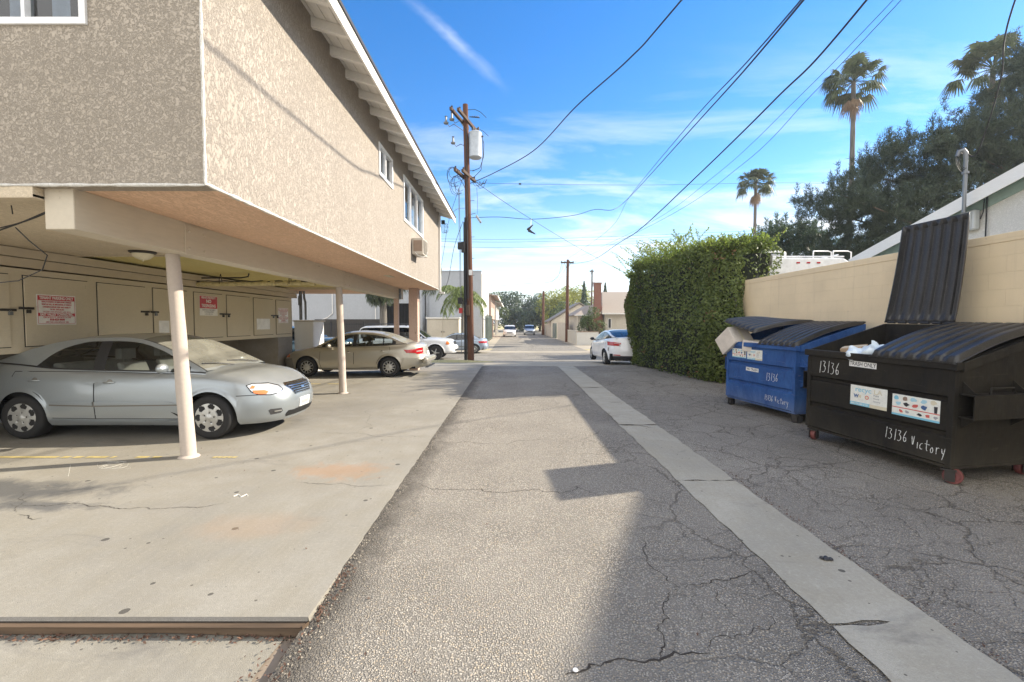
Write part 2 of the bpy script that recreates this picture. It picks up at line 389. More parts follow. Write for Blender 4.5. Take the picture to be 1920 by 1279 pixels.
foliage('hedge_new_sunlit', (.15, .24, .04), (.38, .46, .09), .35)
foliage('hedge_dead', (.16, .09, .045), (.28, .17, .09))
foliage('pine_needle', (.022, .040, .026), (.09, .115, .062), .15, .6)
foliage('pine_needle_blue', (.045, .085, .05), (.12, .17, .09), .2, .6)
foliage('palm_leaf', (.05, .075, .04), (.15, .175, .095), .25, .45)
foliage('palm_dead', (.20, .13, .08), (.34, .24, .15), .2)
foliage('queen_leaf', (.12, .17, .05), (.32, .38, .14), .35, .45)
foliage('tree_dark', (.03, .055, .03), (.08, .12, .055))
foliage('tree_mid', (.05, .085, .03), (.14, .18, .06))
foliage('tree_yellow', (.16, .19, .03), (.42, .42, .08))
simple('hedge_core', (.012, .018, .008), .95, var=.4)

# ---------------------------------------------------------------- mesh helpers
class MB:
    def __init__(s): s.v = []; s.f = []; s.m = []
    def add(s, vs, fs, m=0):
        o = len(s.v); s.v += [tuple(v) for v in vs]; s.f += [tuple(i + o for i in f) for f in fs]; s.m += [m] * len(fs); return s
    def box(s, x0, x1, y0, y1, z0, z1, m=0, mat=None):
        vs = [(x0, y0, z0), (x1, y0, z0), (x1, y1, z0), (x0, y1, z0), (x0, y0, z1), (x1, y0, z1), (x1, y1, z1), (x0, y1, z1)]
        if mat is not None: vs = [mat @ Vector(v) for v in vs]
        return s.add(vs, [(0, 3, 2, 1), (4, 5, 6, 7), (0, 1, 5, 4), (1, 2, 6, 5), (2, 3, 7, 6), (3, 0, 4, 7)], m)
    def prism(s, poly, d, m=0):          # poly: 3-D points, d: extrusion vector
        n = len(poly); d = Vector(d); a = [Vector(p) for p in poly]
        return s.add(a + [p + d for p in a], [tuple(range(n))[::-1], tuple(range(n, 2 * n))] + [(i, (i + 1) % n, n + (i + 1) % n, n + i) for i in range(n)], m)
    def tube(s, pts, r, n=8, m=0, cap=True):
        pts = [Vector(p) for p in pts]; k = len(pts)
        rs = r if isinstance(r, (list, tuple)) else [r] * k
        vs = []; up = None
        for i, p in enumerate(pts):
            t = (pts[min(i + 1, k - 1)] - pts[max(i - 1, 0)]).normalized()
            if up is None:
                up = Vector((0, 0, 1)) if abs(t.z) < .9 else Vector((1, 0, 0))
            a = t.cross(up).normalized(); up = a.cross(t).normalized()
            for j in range(n):
                q = 2 * math.pi * j / n; vs.append(p + (a * math.cos(q) + up * math.sin(q)) * rs[i])
        fs = [(i * n + j, i * n + (j + 1) % n, (i + 1) * n + (j + 1) % n, (i + 1) * n + j) for i in range(k - 1) for j in range(n)]
        if cap: fs += [tuple(range(n))[::-1], tuple(range((k - 1) * n, k * n))]
        return s.add(vs, fs, m)
    def lathe(s, prof, n=24, o=(0, 0, 0), axis='z', m=0):
        vs = []; o = Vector(o)
        for r, h in prof:
            for j in range(n):
                q = 2 * math.pi * j / n; c, d = r * math.cos(q), r * math.sin(q)
                vs.append(o + Vector({'z': (c, d, h), 'y': (c, h, d), 'x': (h, c, d)}[axis]))
        k = len(prof)
        fs = [(i * n + j, i * n + (j + 1) % n, (i + 1) * n + (j + 1) % n, (i + 1) * n + j) for i in range(k - 1) for j in range(n)]
        if prof[0][0] > 1e-6: fs.append(tuple(range(n))[::-1])
        if prof[-1][0] > 1e-6: fs.append(tuple(range((k - 1) * n, k * n)))
        return s.add(vs, fs, m)
    def grid(s, fn, nu, nv, m=0, skip=None):
        vs = [fn(i / nu, j / nv) for i in range(nu + 1) for j in range(nv + 1)]
        fs = [(i * (nv + 1) + j, (i + 1) * (nv + 1) + j, (i + 1) * (nv + 1) + j + 1, i * (nv + 1) + j + 1) for i in range(nu) for j in range(nv) if not (skip and skip(i, j))]
        return s.add(vs, fs, m)
    def build(s, name, mats, parent=None, smooth=False, bevel=0, loc=None, weld=False):
        me = bpy.data.meshes.new(name); me.from_pydata([tuple(v) for v in s.v], [], s.f)
        if isinstance(mats, str): mats = [mats]
        for k in mats: me.materials.append(M[k])
        if any(s.m): me.polygons.foreach_set('material_index', s.m)
        me.update()
        o = bpy.data.objects.new(name, me); COL.objects.link(o)
        if parent is not None: o.parent = parent
        if loc: o.location = loc
        if weld or smooth:
            import bmesh
            bm = bmesh.new(); bm.from_mesh(me)
            if weld: bmesh.ops.remove_doubles(bm, verts=bm.verts, dist=1e-4)
            bmesh.ops.recalc_face_normals(bm, faces=bm.faces); bm.to_mesh(me); bm.free()
        if smooth:
            me.polygons.foreach_set('use_smooth', [True] * len(me.polygons))
            try: me.set_sharp_from_angle(angle=R(smooth if smooth is not True else 40))
            except Exception: pass
        if bevel:
            b = o.modifiers.new('b', 'BEVEL'); b.width = bevel; b.segments = 2; b.limit_method = 'ANGLE'
        return o
def tag(o, label=None, cat=None, group=None, kind=None):
    if label: o['label'] = label
    if cat: o['category'] = cat
    if group: o['group'] = group
    if kind: o['kind'] = kind
    return o
def empty(name, loc=(0, 0, 0), rz=0, label=None, cat=None, group=None):
    o = bpy.data.objects.new(name, None); COL.objects.link(o); o.location = loc; o.rotation_euler = (0, 0, rz)
    o.empty_display_size = .1; return tag(o, label, cat, group)
def struct(name, mb, mats, **k): return tag(mb.build(name, mats, **k), kind='structure')
def text(name, s, size, mat, parent, frame, align='CENTER', bold=0.0, sx=1.0, ext=.0006):
    c = bpy.data.curves.new(name, 'FONT'); c.body = s; c.size = size; c.align_x = align; c.align_y = 'CENTER'; c.offset = bold; c.extrude = ext
    c.resolution_u = 3
    t = bpy.data.objects.new(name + '_t', c); COL.objects.link(t)
    bpy.context.view_layer.update()
    me = bpy.data.meshes.new_from_object(t.evaluated_get(bpy.context.evaluated_depsgraph_get()))
    bpy.data.objects.remove(t); bpy.data.curves.remove(c)
    me.transform(Matrix.Diagonal((sx, 1, 1, 1))); me.transform(frame)
    me.materials.clear(); me.materials.append(M[mat])
    o = bpy.data.objects.new(name, me); COL.objects.link(o); o.parent = parent
    return o
def frame(o, x, y):       # matrix with origin o, x axis, y axis
    x = Vector(x).normalized(); z = x.cross(Vector(y)).normalized(); y = z.cross(x)
    m = Matrix((x, y, z)).transposed().to_4x4(); m.translation = Vector(o); return m
def smooth01(t): t = max(0, min(1, t)); return t * t * (3 - 2 * t)
def g(y): return -.45 * smooth01((y - 16) / 11)
def ray(px, py):
    u = (px - 960) / 853.33; v = (639.5 - py) / 853.33; c, s_ = math.cos(PITCH), math.sin(PITCH)
    return Vector((u, c + v * s_, -s_ + v * c))
def P(px, py, Y=None, X=None, Z=None):       # pixel of the survey photograph -> point in the place
    d = ray(px, py); o = Vector((0, 0, CAMZ))
    t = Y / d.y if Y is not None else X / d.x if X is not None else (Z - CAMZ) / d.z
    return o + d * t
def wall(mb, org, ux, uz, W, H, holes, th, nrm, m=0):
    """wall panel with openings; org corner, ux/uz unit axes, holes (x0,x1,z0,z1)"""
    org, ux, uz, nrm = map(Vector, (org, ux, uz, nrm))
    xs = sorted({0, W, *[h[0] for h in holes], *[h[1] for h in holes]}); zs = sorted({0, H, *[h[2] for h in holes], *[h[3] for h in holes]})
    def solid(i, j):
        if i < 0 or j < 0 or i >= len(xs) - 1 or j >= len(zs) - 1: return False
        cx, cz = (xs[i] + xs[i + 1]) / 2, (zs[j] + zs[j + 1]) / 2
        return not any(h[0] < cx < h[1] and h[2] < cz < h[3] for h in holes)
    q = lambda x, z, d: org + ux * x + uz * z - nrm * d
    for i in range(len(xs) - 1):
        for j in range(len(zs) - 1):
            if not solid(i, j): continue
            a, b_, c, d = xs[i], xs[i + 1], zs[j], zs[j + 1]
            mb.add([q(a, c, 0), q(b_, c, 0), q(b_, d, 0), q(a, d, 0)], [(0, 1, 2, 3)], m)
            mb.add([q(a, c, th), q(b_, c, th), q(b_, d, th), q(a, d, th)], [(3, 2, 1, 0)], m)
            if not solid(i - 1, j): mb.add([q(a, c, 0), q(a, c, th), q(a, d, th), q(a, d, 0)], [(3, 2, 1, 0)], m)
            if not solid(i + 1, j): mb.add([q(b_, c, 0), q(b_, c, th), q(b_, d, th), q(b_, d, 0)], [(0, 1, 2, 3)], m)
            if not solid(i, j - 1): mb.add([q(a, c, 0), q(b_, c, 0), q(b_, c, th), q(a, c, th)], [(3, 2, 1, 0)], m)
            if not solid(i, j + 1): mb.add([q(a, d, 0), q(b_, d, 0), q(b_, d, th), q(a, d, th)], [(0, 1, 2, 3)], m)
def window(parent, org, ux, uz, nrm, W, H, sashes=2, curtain=None, fr='white_vinyl', t=.045, glassm='glass_house', thick=.06):
    org, ux, uz, nrm = map(Vector, (org, ux, uz, nrm))
    fm = frame(org, ux, uz); s = 1 if fm.col[2].to_3d().dot(nrm) > 0 else -1
    b = MB()
    def bx(x0, x1, z0, z1, d0, d1): b.box(x0, x1, z0, z1, min(s * d0, s * d1), max(s * d0, s * d1), 0, fm)
    bx(-.02, W + .02, -.02, t, -thick, .022); bx(-.02, W + .02, H - t, H + .02, -thick, .022)
    bx(-.02, t, t, H - t, -thick, .022); bx(W - t, W + .02, t, H - t, -thick, .022)
    for i in range(1, sashes): bx(W * i / sashes - t * .45, W * i / sashes + t * .45, t, H - t, -thick * .8, .008)
    wf = b.build('window', fr, parent)
    gb = MB(); z = -s * thick * .5
    gb.add([fm @ Vector(p) for p in ((t, t, z), (W - t, t, z), (W - t, H - t, z), (t, H - t, z))], [(0, 1, 2, 3)])
    gb.build('pane', glassm, wf)
    if curtain:
        for (a, c) in curtain:
            n = 28; cb = MB()
            cb.grid(lambda u, v: fm @ Vector((W * (a + (c - a) * u), t + (H - 2 * t) * v, s * (-.16 + .02 * math.sin(u * 60 * (c - a) + 2 * a) ))), n, 1)
            cb.build('curtain', 'curtain', wf, smooth=60)
    return wf
def crackline(mb, pts, wd, m=0, z=.0015, zf=None, rough=.35, seed=1, depth=5):
    r = random.Random(seed); pts = [Vector(p) for p in pts]
    for k in range(depth):
        n = []
        for a, b in zip(pts, pts[1:]):
            c = (a + b) / 2; d = (b - a); c += Vector((-d.y, d.x, 0)) * r.uniform(-rough, rough) * .45; n += [a, c]
        pts = n + [pts[-1]]
        if (pts[1] - pts[0]).length < .03: break
    vs = []; k = len(pts)
    for i, p in enumerate(pts):
        t = pts[min(i + 1, k - 1)] - pts[max(i - 1, 0)]; nn = Vector((-t.y, t.x, 0)).normalized()
        ww = wd * r.uniform(.25, 1.2) * min(1, .3 + 4 * min(i, k - 1 - i) / k)
        zz_ = (zf(p.x, p.y) if zf else 0) + z
        vs += [(p.x + nn.x * ww / 2, p.y + nn.y * ww / 2, zz_), (p.x - nn.x * ww / 2, p.y - nn.y * ww / 2, zz_)]
    mb.add(vs, [(2 * i, 2 * i + 1, 2 * i + 3, 2 * i + 2) for i in range(k - 1)], m)
# ================================================================ THE GROUND
def sheet(name, mats, xs, ys, zf, edge=None):
    b = MB(); nx = len(xs) - 1; ny = len(ys) - 1
    vs = []
    for y in ys:
        for x in xs:
            xx = edge(x, y) if edge else x
            vs.append((xx, y, zf(xx, y)))
    b.add(vs, [(j * (nx + 1) + i, j * (nx + 1) + i + 1, (j + 1) * (nx + 1) + i + 1, (j + 1) * (nx + 1) + i) for j in range(ny) for i in range(nx)])
    return b
def lin(a, b, n): return [a + (b - a) * i / n for i in range(n + 1)]
def near_far(a, b, step, far):
    ys = []; y = a
    while y < b: ys.append(y); y += step if y < 14 else far
    return ys + [b]
yy = near_far(-8, 60, .5, 1.0)
struct('ground', sheet('g', None, [-400, -60, -25, 0, 12, 40, 400], yy + [90, 150, 300, 700, 1500], lambda x, y: g(y) - .14), 'grass_dry')
def za(x, y):
    z = -.012 + .008 * math.exp(-max(0, x + 1.13) / .15) - .050 * (1 - smooth01((y - 2.0) / 1.2)) * math.exp(-max(0, x + 1.13) / .5)
    z += .016 * max(-2, min(3.5, y - 4.6)) * smooth01((x - 3.0) / 1.2)
    return z + g(y)
def wobx(y): return .022 * math.sin(y * 7.1) + .018 * math.sin(y * 17.3 + 1) + .012 * math.sin(y * 41)
xs = [-1.13, -1.05, -.9, -.6] + lin(-.3, 9.0, 31)
al = sheet('a', None, xs, near_far(-4, 17.3, .08, .3), lambda x, y: za(x, y) - (.0 if x < -1.09 else 0),
           lambda x, y: x + (wobx(y) + .03 + .10 * smooth01((2.4 - y) / .6) if x == -1.05 else (-.02 if x == -1.13 else 0)))
cr = [([(1060, 1265), (1105, 1245), (1180, 1238), (1250, 1232), (1330, 1225)], .020, 3), ([(1270, 1105), (1255, 1160), (1240, 1215), (1238, 1235)], .012, 4),
      ([(1285, 1103), (1330, 1095), (1370, 1085), (1448, 1078)], .013, 5), ([(1275, 1103), (1240, 1075), (1210, 1040), (1208, 1010)], .010, 6),
      ([(1340, 1100), (1360, 1135), (1395, 1165)], .007, 7), ([(800, 823), (860, 830), (900, 832), (980, 826), (1060, 826)], .012, 8),
      ([(760, 905), (830, 918), (900, 917), (960, 922), (1050, 925), (1080, 912), (1130, 930)], .014, 9), ([(1175, 700), (1150, 760), (1120, 800)], .006, 10),
      ([(1090, 780), (1140, 781), (1190, 783), (1230, 786)], .008, 11), ([(1400, 815), (1480, 855), (1560, 850), (1640, 870)], .007, 12),
      ([(1480, 900), (1560, 930), (1650, 935), (1740, 960), (1755, 990)], .008, 13), ([(1640, 935), (1700, 985), (1730, 1010)], .006, 14),
      ([(1330, 1225), (1400, 1190), (1440, 1150)], .008, 15), ([(1500, 940), (1440, 900), (1420, 870)], .006, 16), ([(960, 760), (1010, 745), (1060, 735), (1090, 720)], .006, 17)]
for pts, wd, sd in cr: crackline(al, [P(x, y, Z=-.012) for x, y in pts], wd * .7, 1, .002, za, .5, sd)
simple('crack_dark', (.045, .036, .028), .95, var=.4)
simple('crack_soft', (.13, .115, .095), .95, var=.4)
struct('alley_road', al, ['asphalt', 'crack_dark'])
# old concrete swale running down the alley
gu = MB()
joints = [-4, 1.1, 2.42, 4.66, 7.22, 8.3, 9.3, 11.4, 13.5, 15.4, 17.25]
for k, (a, b) in enumerate(zip(joints, joints[1:])):
    n = max(4, int((b - a) / .15)); r = random.Random(k)
    def fn(u, v, a=a, b=b, k=k, r=r):
        y = a + .006 + (b - a - .012) * v; x = 1.72 + .60 * u
        x += (.010 * math.sin(y * 13) + .007 * math.sin(y * 37 + 1)) if u in (0.0, 1.0) else 0
        if v in (0.0, 1.0): y += .018 * math.sin(u * 9 + k + (0 if v else 2.1)) + (.10 if k == 1 and v == 1.0 else 0) * (u - .5)
        return (x, y, za(x, y) + .007 + (.006 if k % 3 == 1 else 0))
    gu.grid(fn, 6, n)
crackline(gu, [P(1165, 797, Z=0), P(1195, 797, Z=0), P(1225, 802, Z=0)], .015, 1, .010, za, .4, 3)
struct('gutter', gu, ['gutter_concrete', 'crack_dark'])
# raised concrete apron of the carport
sb = MB()
sb.add(*[(lambda xs_, ys_: ([(x, y, g(y)) for y in ys_ for x in xs_], [(j * len(xs_) + i, j * len(xs_) + i + 1, (j + 1) * len(xs_) + i + 1, (j + 1) * len(xs_) + i) for j in range(len(ys_) - 1) for i in range(len(xs_) - 1)]))([-30, -12, -6, -3, -1.13], [2.46] + lin(3, 19.6, 30))][0])
edge = lin(2.46, 19.6, 190)
rj = random.Random(5)
ex = [-1.13 + rj.uniform(-.007, .006) for _ in edge]
sb.add([(-1.136, y, g(y) + .0) for y in edge] + [(x, y, g(y) - .004) for x, y in zip(ex, edge)] + [(x + .01, y, g(y) - .16) for x, y in zip(ex, edge)],
       [(i, i + 191, i + 192, i + 1) for i in range(190)] + [(i + 191, i + 382, i + 383, i + 192) for i in range(190)])
sb.add([(-30, 2.46, 0), (-1.13, 2.46, 0), (-1.13, 2.452, -.02), (-30, 2.452, -.02), (-30, 2.455, -.16), (-1.13, 2.455, -.16)], [(0, 1, 2, 3)], 1)
sb.add([(-30, 2.452, -.02), (-1.13, 2.452, -.02), (-1.13, 2.455, -.16), (-30, 2.455, -.16)], [(0, 1, 2, 3)], 2)
for pts, wd, sd in [([(20, 945), (120, 945), (200, 950), (280, 955), (370, 953), (430, 943)], .010, 3), ([(560, 905), (640, 906), (740, 908)], .008, 4), ([(590, 812), (640, 813), (720, 818), (800, 822)], .008, 5),
                    ([(35, 965), (60, 975), (80, 972)], .010, 6), ([(45, 920), (50, 940), (30, 962)], .006, 7), ([(700, 765), (693, 785), (660, 815)], .006, 8)]:
    crackline(sb, [P(x, y, Z=0) for x, y in pts], wd * .7, 2, .003, None, .35, sd)
# saw joint across the apron at the second post
sb.add([(-6.2, 10.36, .003), (-3.7, 10.36, .003), (-3.7, 10.40, .003), (-6.2, 10.40, .003)], [(0, 1, 2, 3)], 2)
struct('parking_slab', sb, ['slab_concrete', 'stem_concrete', 'crack_dark'])
bd = MB(); bd.grid(lambda u, v: (-9 + 7.86 * u, 2.43 - .006 * math.sin(u * 40) - (.02 if .9 < u else 0) * (u - .9) * 10, -.076 + .048 * v), 60, 3)
bd.add([(-9, 2.43, -.028), (-1.14, 2.41, -.028), (-1.14, 2.455, -.028), (-9, 2.455, -.028)], [(0, 1, 2, 3)])
bd.add([(-1.14, 2.41, -.078), (-1.12, 2.45, -.078), (-1.12, 2.45, -.018), (-1.14, 2.41, -.018)], [(0, 1, 2, 3)])
tag(bd.build('wooden_board', 'wood_raw'), 'long weathered brown board along the front edge of the raised concrete slab', 'board')
lc = sheet('l', None, lin(-14, -1.17, 30), lin(-4, 2.452, 24), lambda x, y: -.082, lambda x, y: x + (.03 * math.sin(y * 5) + .02 * math.sin(y * 23) - .05 if abs(x + 1.17) < 1e-6 else 0))
struct('driveway', lc, 'low_concrete')
dt = sheet('d', None, [-1.6, -.9], lin(-4, 2.44, 10), lambda x, y: -.090)
struct('dirt', dt, 'gravel_seed')
pl_ = MB()
ys_ = 5.42
r_ = random.Random(2)
for i in range(60):
    x0 = -6.9 + i * .05
    if r_.random() < (.08 if x0 < -4.9 else .35) or x0 > -4.25: continue
    pl_.add([(x0, ys_ + r_.uniform(-.006, .004), .0045), (x0 + .05, ys_ + r_.uniform(-.006, .004), .0045), (x0 + .05, ys_ + .065 + r_.uniform(-.006, .006), .0045), (x0, ys_ + .065, .0045)], [(0, 1, 2, 3)])
for i in range(5):
    x0 = -3.62 + i * .06
    pl_.add([(x0, ys_ + .01 * i % .02, .0045), (x0 + .045, ys_, .0045), (x0 + .05, ys_ + .06, .0045), (x0, ys_ + .05, .0045)], [(0, 1, 2, 3)])
for x in (-6.8, -6.3, -5.6, -4.9): pl_.add([(x, 12.0, .0045), (x + .5, 12.0, .0045), (x + .5, 12.1, .0045), (x, 12.1, .0045)], [(0, 1, 2, 3)])
struct('parking_line', pl_, 'yellow_paint')
# faint chalk scribble and a scuffed white mark on the slab
ck = MB()
for k in range(5):
    ck.tube([P(205 + 8 * math.cos(t * .7 + k) * 3 + k * 4, 872 + 7 * math.sin(t * .7), Z=.001) for t in range(9)], .0014, 4)
ck.tube([P(128, 893, Z=.001), P(132, 872, Z=.001)], .002, 4)
for a, b in (((438, 931), (447, 927)), ((447, 927), (452, 932)), ((452, 932), (463, 927)), ((463, 928), (465, 930))):
    ck.tube([P(*a, Z=.001), P(*b, Z=.001)], .006, 4)
simple('chalk_faint', (.56, .54, .48), .9)
struct('chalk_marks', ck, 'chalk_faint')
# where alley meets the street
ap = sheet('s', None, [-40, -15, -6, -3, 0, 3, 6, 12, 40], lin(17.22, 21.6, 8), lambda x, y: g(y) - .006, None)
struct('apron', ap, 'far_concrete')
st_ = sheet('s', None, [-120, -30, -10, 0, 10, 40, 120], lin(21.6, 31.5, 12), lambda x, y: g(y) - .012)
for pts in ([(900, 668), (1000, 664), (1080, 668)], [(860, 662), (960, 663), (1100, 661)], [(1010, 672), (1060, 671), (1110, 673)]):
    crackline(st_, [P(x, y, Z=-.35) for x, y in pts], .05, 1, .006, lambda x, y: g(y) - .012, .3, 3)
struct('street', st_, ['asphalt_street', 'crack_soft'])
fa = sheet('s', None, [-120, -30, -2.9, 0, 2, 6.0, 60], [31.5, 33, 36, 60, 100, 140], lambda x, y: g(y) - .004)
struct('far_pavement', fa, 'far_concrete')
fr_ = sheet('s', None, [-1.6, 1, 3, 5.6], [33.5, 60, 100, 140], lambda x, y: g(y) + .002)
for k, pts in enumerate(([(-1, 36), (1, 37), (3, 36.4), (5, 38)], [(1.2, 34), (1.6, 45), (1.1, 60), (1.4, 90)], [(-1, 47), (2, 49), (4, 48)], [(3.2, 40), (3.5, 52), (3.0, 66)])):
    crackline(fr_, [(x, y, 0) for x, y in pts], .07, 1, .004, lambda x, y: g(y) + .002, .12, k)
struct('far_alley', fr_, ['asphalt_street', 'crack_soft'])
vg = MB()
def mound(cx, cy, rx, ry, h):
    vg.grid(lambda u, v: (cx + rx * u * math.cos(v * 6.2832) * (1 + .1 * math.sin(9 * v * 6.28)), cy + ry * u * math.sin(v * 6.2832), g(cy) - .004 + h * (1 - u * u)), 5, 28)
mound(-2.9, 21.0, 2.0, .85, .10); mound(-3.0, 35.2, 1.6, .7, .06); mound(6.9, 35, 1.4, .8, .06)
struct('grass_verge', vg, 'grass_dry')

# ================================================================ APARTMENT BUILDING
BX, B0, B1, SZ = -2.60, 3.90, 16.35, 2.80
bl = empty('apartment_building', (BX, B0, 0), 0, 'two storey tan stucco apartment block overhanging the open carport', 'building')
class Sub:
    """build with a parent placed at the building origin but using world coordinates"""
def bb(mb, name, mats, parent, **k):
    o = mb.build(name, mats, parent, **k)
    p = parent; off = Vector((0, 0, 0))
    while p is not None: off += p.location; p = p.parent
    o.location = -off + Vector(o.location); return o
def shift(o): o.location = Vector(o.location) - Vector((BX, B0, 0)); return o
EZ = 5.62
wy = [(9.02, 9.99, 4.54, 5.13), (11.03, 13.36, 4.10, 5.15)]
mb = MB(); wall(mb, (BX, B0 + .002, SZ), (0, 1, 0), (0, 0, 1), B1 - B0 - .004, EZ - SZ, [(a - B0, b - B0, c - SZ, d - SZ) for a, b, c, d in wy], .16, (1, 0, 0))
shift(mb.build('wall', 'stucco_side', bl))
fwx = (-5.6, -3.56, 4.13, 5.30)
mb = MB(); wall(mb, (-14.5, B0, SZ - .012), (1, 0, 0), (0, 0, 1), 14.5 + BX - .0, 3.9, [(fwx[0] + 14.5, fwx[1] + 14.5, fwx[2] - SZ, fwx[3] - SZ)], .16, (0, -1, 0))
shift(mb.build('wall', 'stucco_front', bl))
# corner bead slightly proud, lumpy edge of the plaster
mb = MB(); rr = random.Random(3)
mb.tube([(BX + .004, B0 + .004, z) for z in lin(SZ - .006, 6.4, 60)], [.011 + rr.uniform(-.004, .006) for _ in range(61)], 6)
mb.tube([(BX + .003, y, SZ + .004) for y in lin(B0, B1, 160)], [.014 + rr.uniform(-.005, .007) for _ in range(161)], 6)
mb.tube([(x, B0 + .003, SZ - .006) for x in lin(-9, BX, 80)], [.012 + rr.uniform(-.004, .006) for _ in range(81)], 6)
shift(mb.build('plaster_edge', 'stucco_white', bl, smooth=60))
mb = MB(); mb.box(-14.5, BX - .002, B1 - .16, B1, SZ, 5.5); mb.box(-14.66, -14.5, B0, B1, SZ, 6.5)
shift(mb.build('wall', 'stucco_side', bl))
mb = MB(); mb.box(-14.4, BX - .17, B0 + .17, B1 - .17, SZ + .02, SZ + .06); mb.box(-14.4, BX - .17, B0 + .17, B1 - .17, 5.3, 5.36); mb.box(-5.9, -5.8, B0 + .17, B1 - .2, 2.9, 5.3); mb.box(-5.8, BX - .2, 7.9, 8.0, 2.9, 5.3)
shift(mb.build('interior_floor', 'interior_dark', bl))
# soffits
def flat(x0, x1, y0, y1, z, mat, name='soffit', th=.02):
    m_ = MB(); m_.box(x0, x1, y0, y1, z, z + th); return shift(m_.build(name, mat, bl))
flat(-3.80, BX - .001, B0 + .001, B1 - .001, SZ - .004, 'stucco_soffit')
flat(-8.3, -4.06, B0 + .001, 7.35, 2.70, 'stucco_tan'); flat(-8.3, -4.06, 7.36, 14.2, 2.73, 'stucco_yellow', 'ceiling'); flat(-8.3, -4.06, 14.21, B1 - .001, 2.66, 'stucco_soffit')
for q in ((7.33, 7.37, 2.69), (14.18, 14.22, 2.66), (B0 + .002, B0 + .12, 2.69)):
    m_ = MB(); m_.box(-14 if q[0] < 5 else -8.3, -4.06, *q, 2.805 if q[0] > 5 else SZ - .014); shift(m_.build('ceiling_trim', 'stucco_tan', bl))
mb = MB(); mb.box(-4.055, -3.80, B0 + .09, 15.95, 2.44, 2.80)
shift(mb.build('beam', 'beam_paint', bl, bevel=.008))
for k, (bx_, by_, tx_, ty_, r0) in enumerate([(-3.925, 5.47, -4.03, 5.44, .081), (-3.90, 10.45, -3.96, 10.45, .082)]):
    mb = MB(); n = 14
    mb.tube([(bx_ + (tx_ - bx_) * t, by_ + (ty_ - by_) * t, 2.441 * t) for t in lin(0, 1, n)], [r0 - .009 * i / n + .002 * math.sin(i * 1.7) for i in range(n + 1)], 24)
    mb.lathe([(r0 + .035, 0), (r0 + .03, .012), (r0, .03)], 24, (bx_, by_, .0015))
    po = shift(mb.build('post', 'post_paint', bl, smooth=50))
    mb = MB()
    for s in (-1,):
        mb.box(-3.80, -3.787, ty_ - .12, ty_ + .28, 2.43, 2.77)
    pt = shift(mb.build('bracket', 'beam_paint', bl, bevel=.004))
    for dy in (-.06, .20):
        for dz in (2.50, 2.70): mb = MB(); mb.lathe([(.017, 0), (.017, .012), (.01, .016)], 6, (-3.788, ty_ + dy, dz), 'x'); mb.build('bolt', 'beam_paint', pt)
mb = MB(); mb.box(-3.99, -3.84, 15.38, 15.53, 0, 2.44); shift(mb.build('post', 'stucco_pink', bl, bevel=.005))
mb = MB(); mb.box(-3.80, -3.787, 15.32, 15.6, 2.43, 2.77); shift(mb.build('bracket', 'dark_metal', bl))
mb = MB(); mb.box(-3.50, -3.20, 15.45, 15.75, 0, 2.796); shift(mb.build('pillar', 'stucco_pink', bl, bevel=.01))
mb = MB(); mb.lathe([(.018, 0), (.018, .03)], 8, (-3.28, 15.45, 1.28), 'y'); shift(mb.build('pillar_bolt', 'black_trim', bl))
# roof, eave boards, rafters
PT = .30; OV = .50
rx = lambda x: EZ - .03 - (x - BX) * PT      # underside of the roof boards
mb = MB()
xe = BX + OV + .05
def roofpt(x, dz): return rx(x) + dz
mb.prism([(xe, B0 - .5, roofpt(xe, .02)), (-8.6, B0 - .5, roofpt(-8.6, .02)), (-8.6, B0 - .5, roofpt(-8.6, .07)), (xe, B0 - .5, roofpt(xe, .07))], (0, B1 - B0 + 1.0, 0))
mb.prism([(-8.6, B0 - .5, roofpt(-8.6, .02)), (-15.2, B0 - .5, roofpt(-8.6, .02) - 6.6 * PT), (-15.2, B0 - .5, roofpt(-8.6, .07) - 6.6 * PT), (-8.6, B0 - .5, roofpt(-8.6, .07))], (0, B1 - B0 + 1.0, 0))
shift(mb.build('roof', 'roofing_dark', bl))
mb = MB(); n = 5
for i in range(n):
    a, b = BX - .25 + (OV + .27) * i / n, BX - .25 + (OV + .27) * (i + 1) / n - .008
    mb.prism([(a, B0 - .48, rx(a)), (b, B0 - .48, rx(b)), (b, B0 - .48, rx(b) + .018), (a, B0 - .48, rx(a) + .018)], (0, B1 - B0 + .96, 0))
shift(mb.build('eave_boards', 'white_wood', bl))
mb = MB(); xf = BX + OV
mb.box(xf, xf + .03, B0 - .5, B1 + .5, rx(xf) - .17, rx(xf) + .025)
shift(mb.build('fascia', 'white_wood', bl, bevel=.003))
raf = None
for k in range(22):
    y = B0 - .30 + k * .61
    mb = MB(); x0 = BX - .02
    mb.prism([(x0, y, rx(x0) - .002), (xf - .001, y, rx(xf) - .002), (xf - .001, y, rx(xf) - .12), (x0, y, rx(x0) - .135)], (0, .07, 0))
    shift(mb.build('rafter', 'white_wood', bl, bevel=.003))
for k in range(7):
    pass
for a, b, c, d in wy:
    o = window(bl, (BX, a, c), (0, 1, 0), (0, 0, 1), (1, 0, 0), b - a, d - c, 2 if b - a < 1.5 else 3, [(.0, .33), (.68, 1)] if b - a > 1.5 else [(0, .45)], t=.05, thick=.08)
    o.location = (-BX, -B0, 0)
o = window(bl, (fwx[0], B0, fwx[2]), (1, 0, 0), (0, 0, 1), (0, -1, 0), fwx[1] - fwx[0], fwx[3] - fwx[2], 4, [(.05, .30), (.36, .48), (.62, .68), (.80, .86), (.92, .96)], t=.034, thick=.09)
o.location = (-BX, -B0, 0)
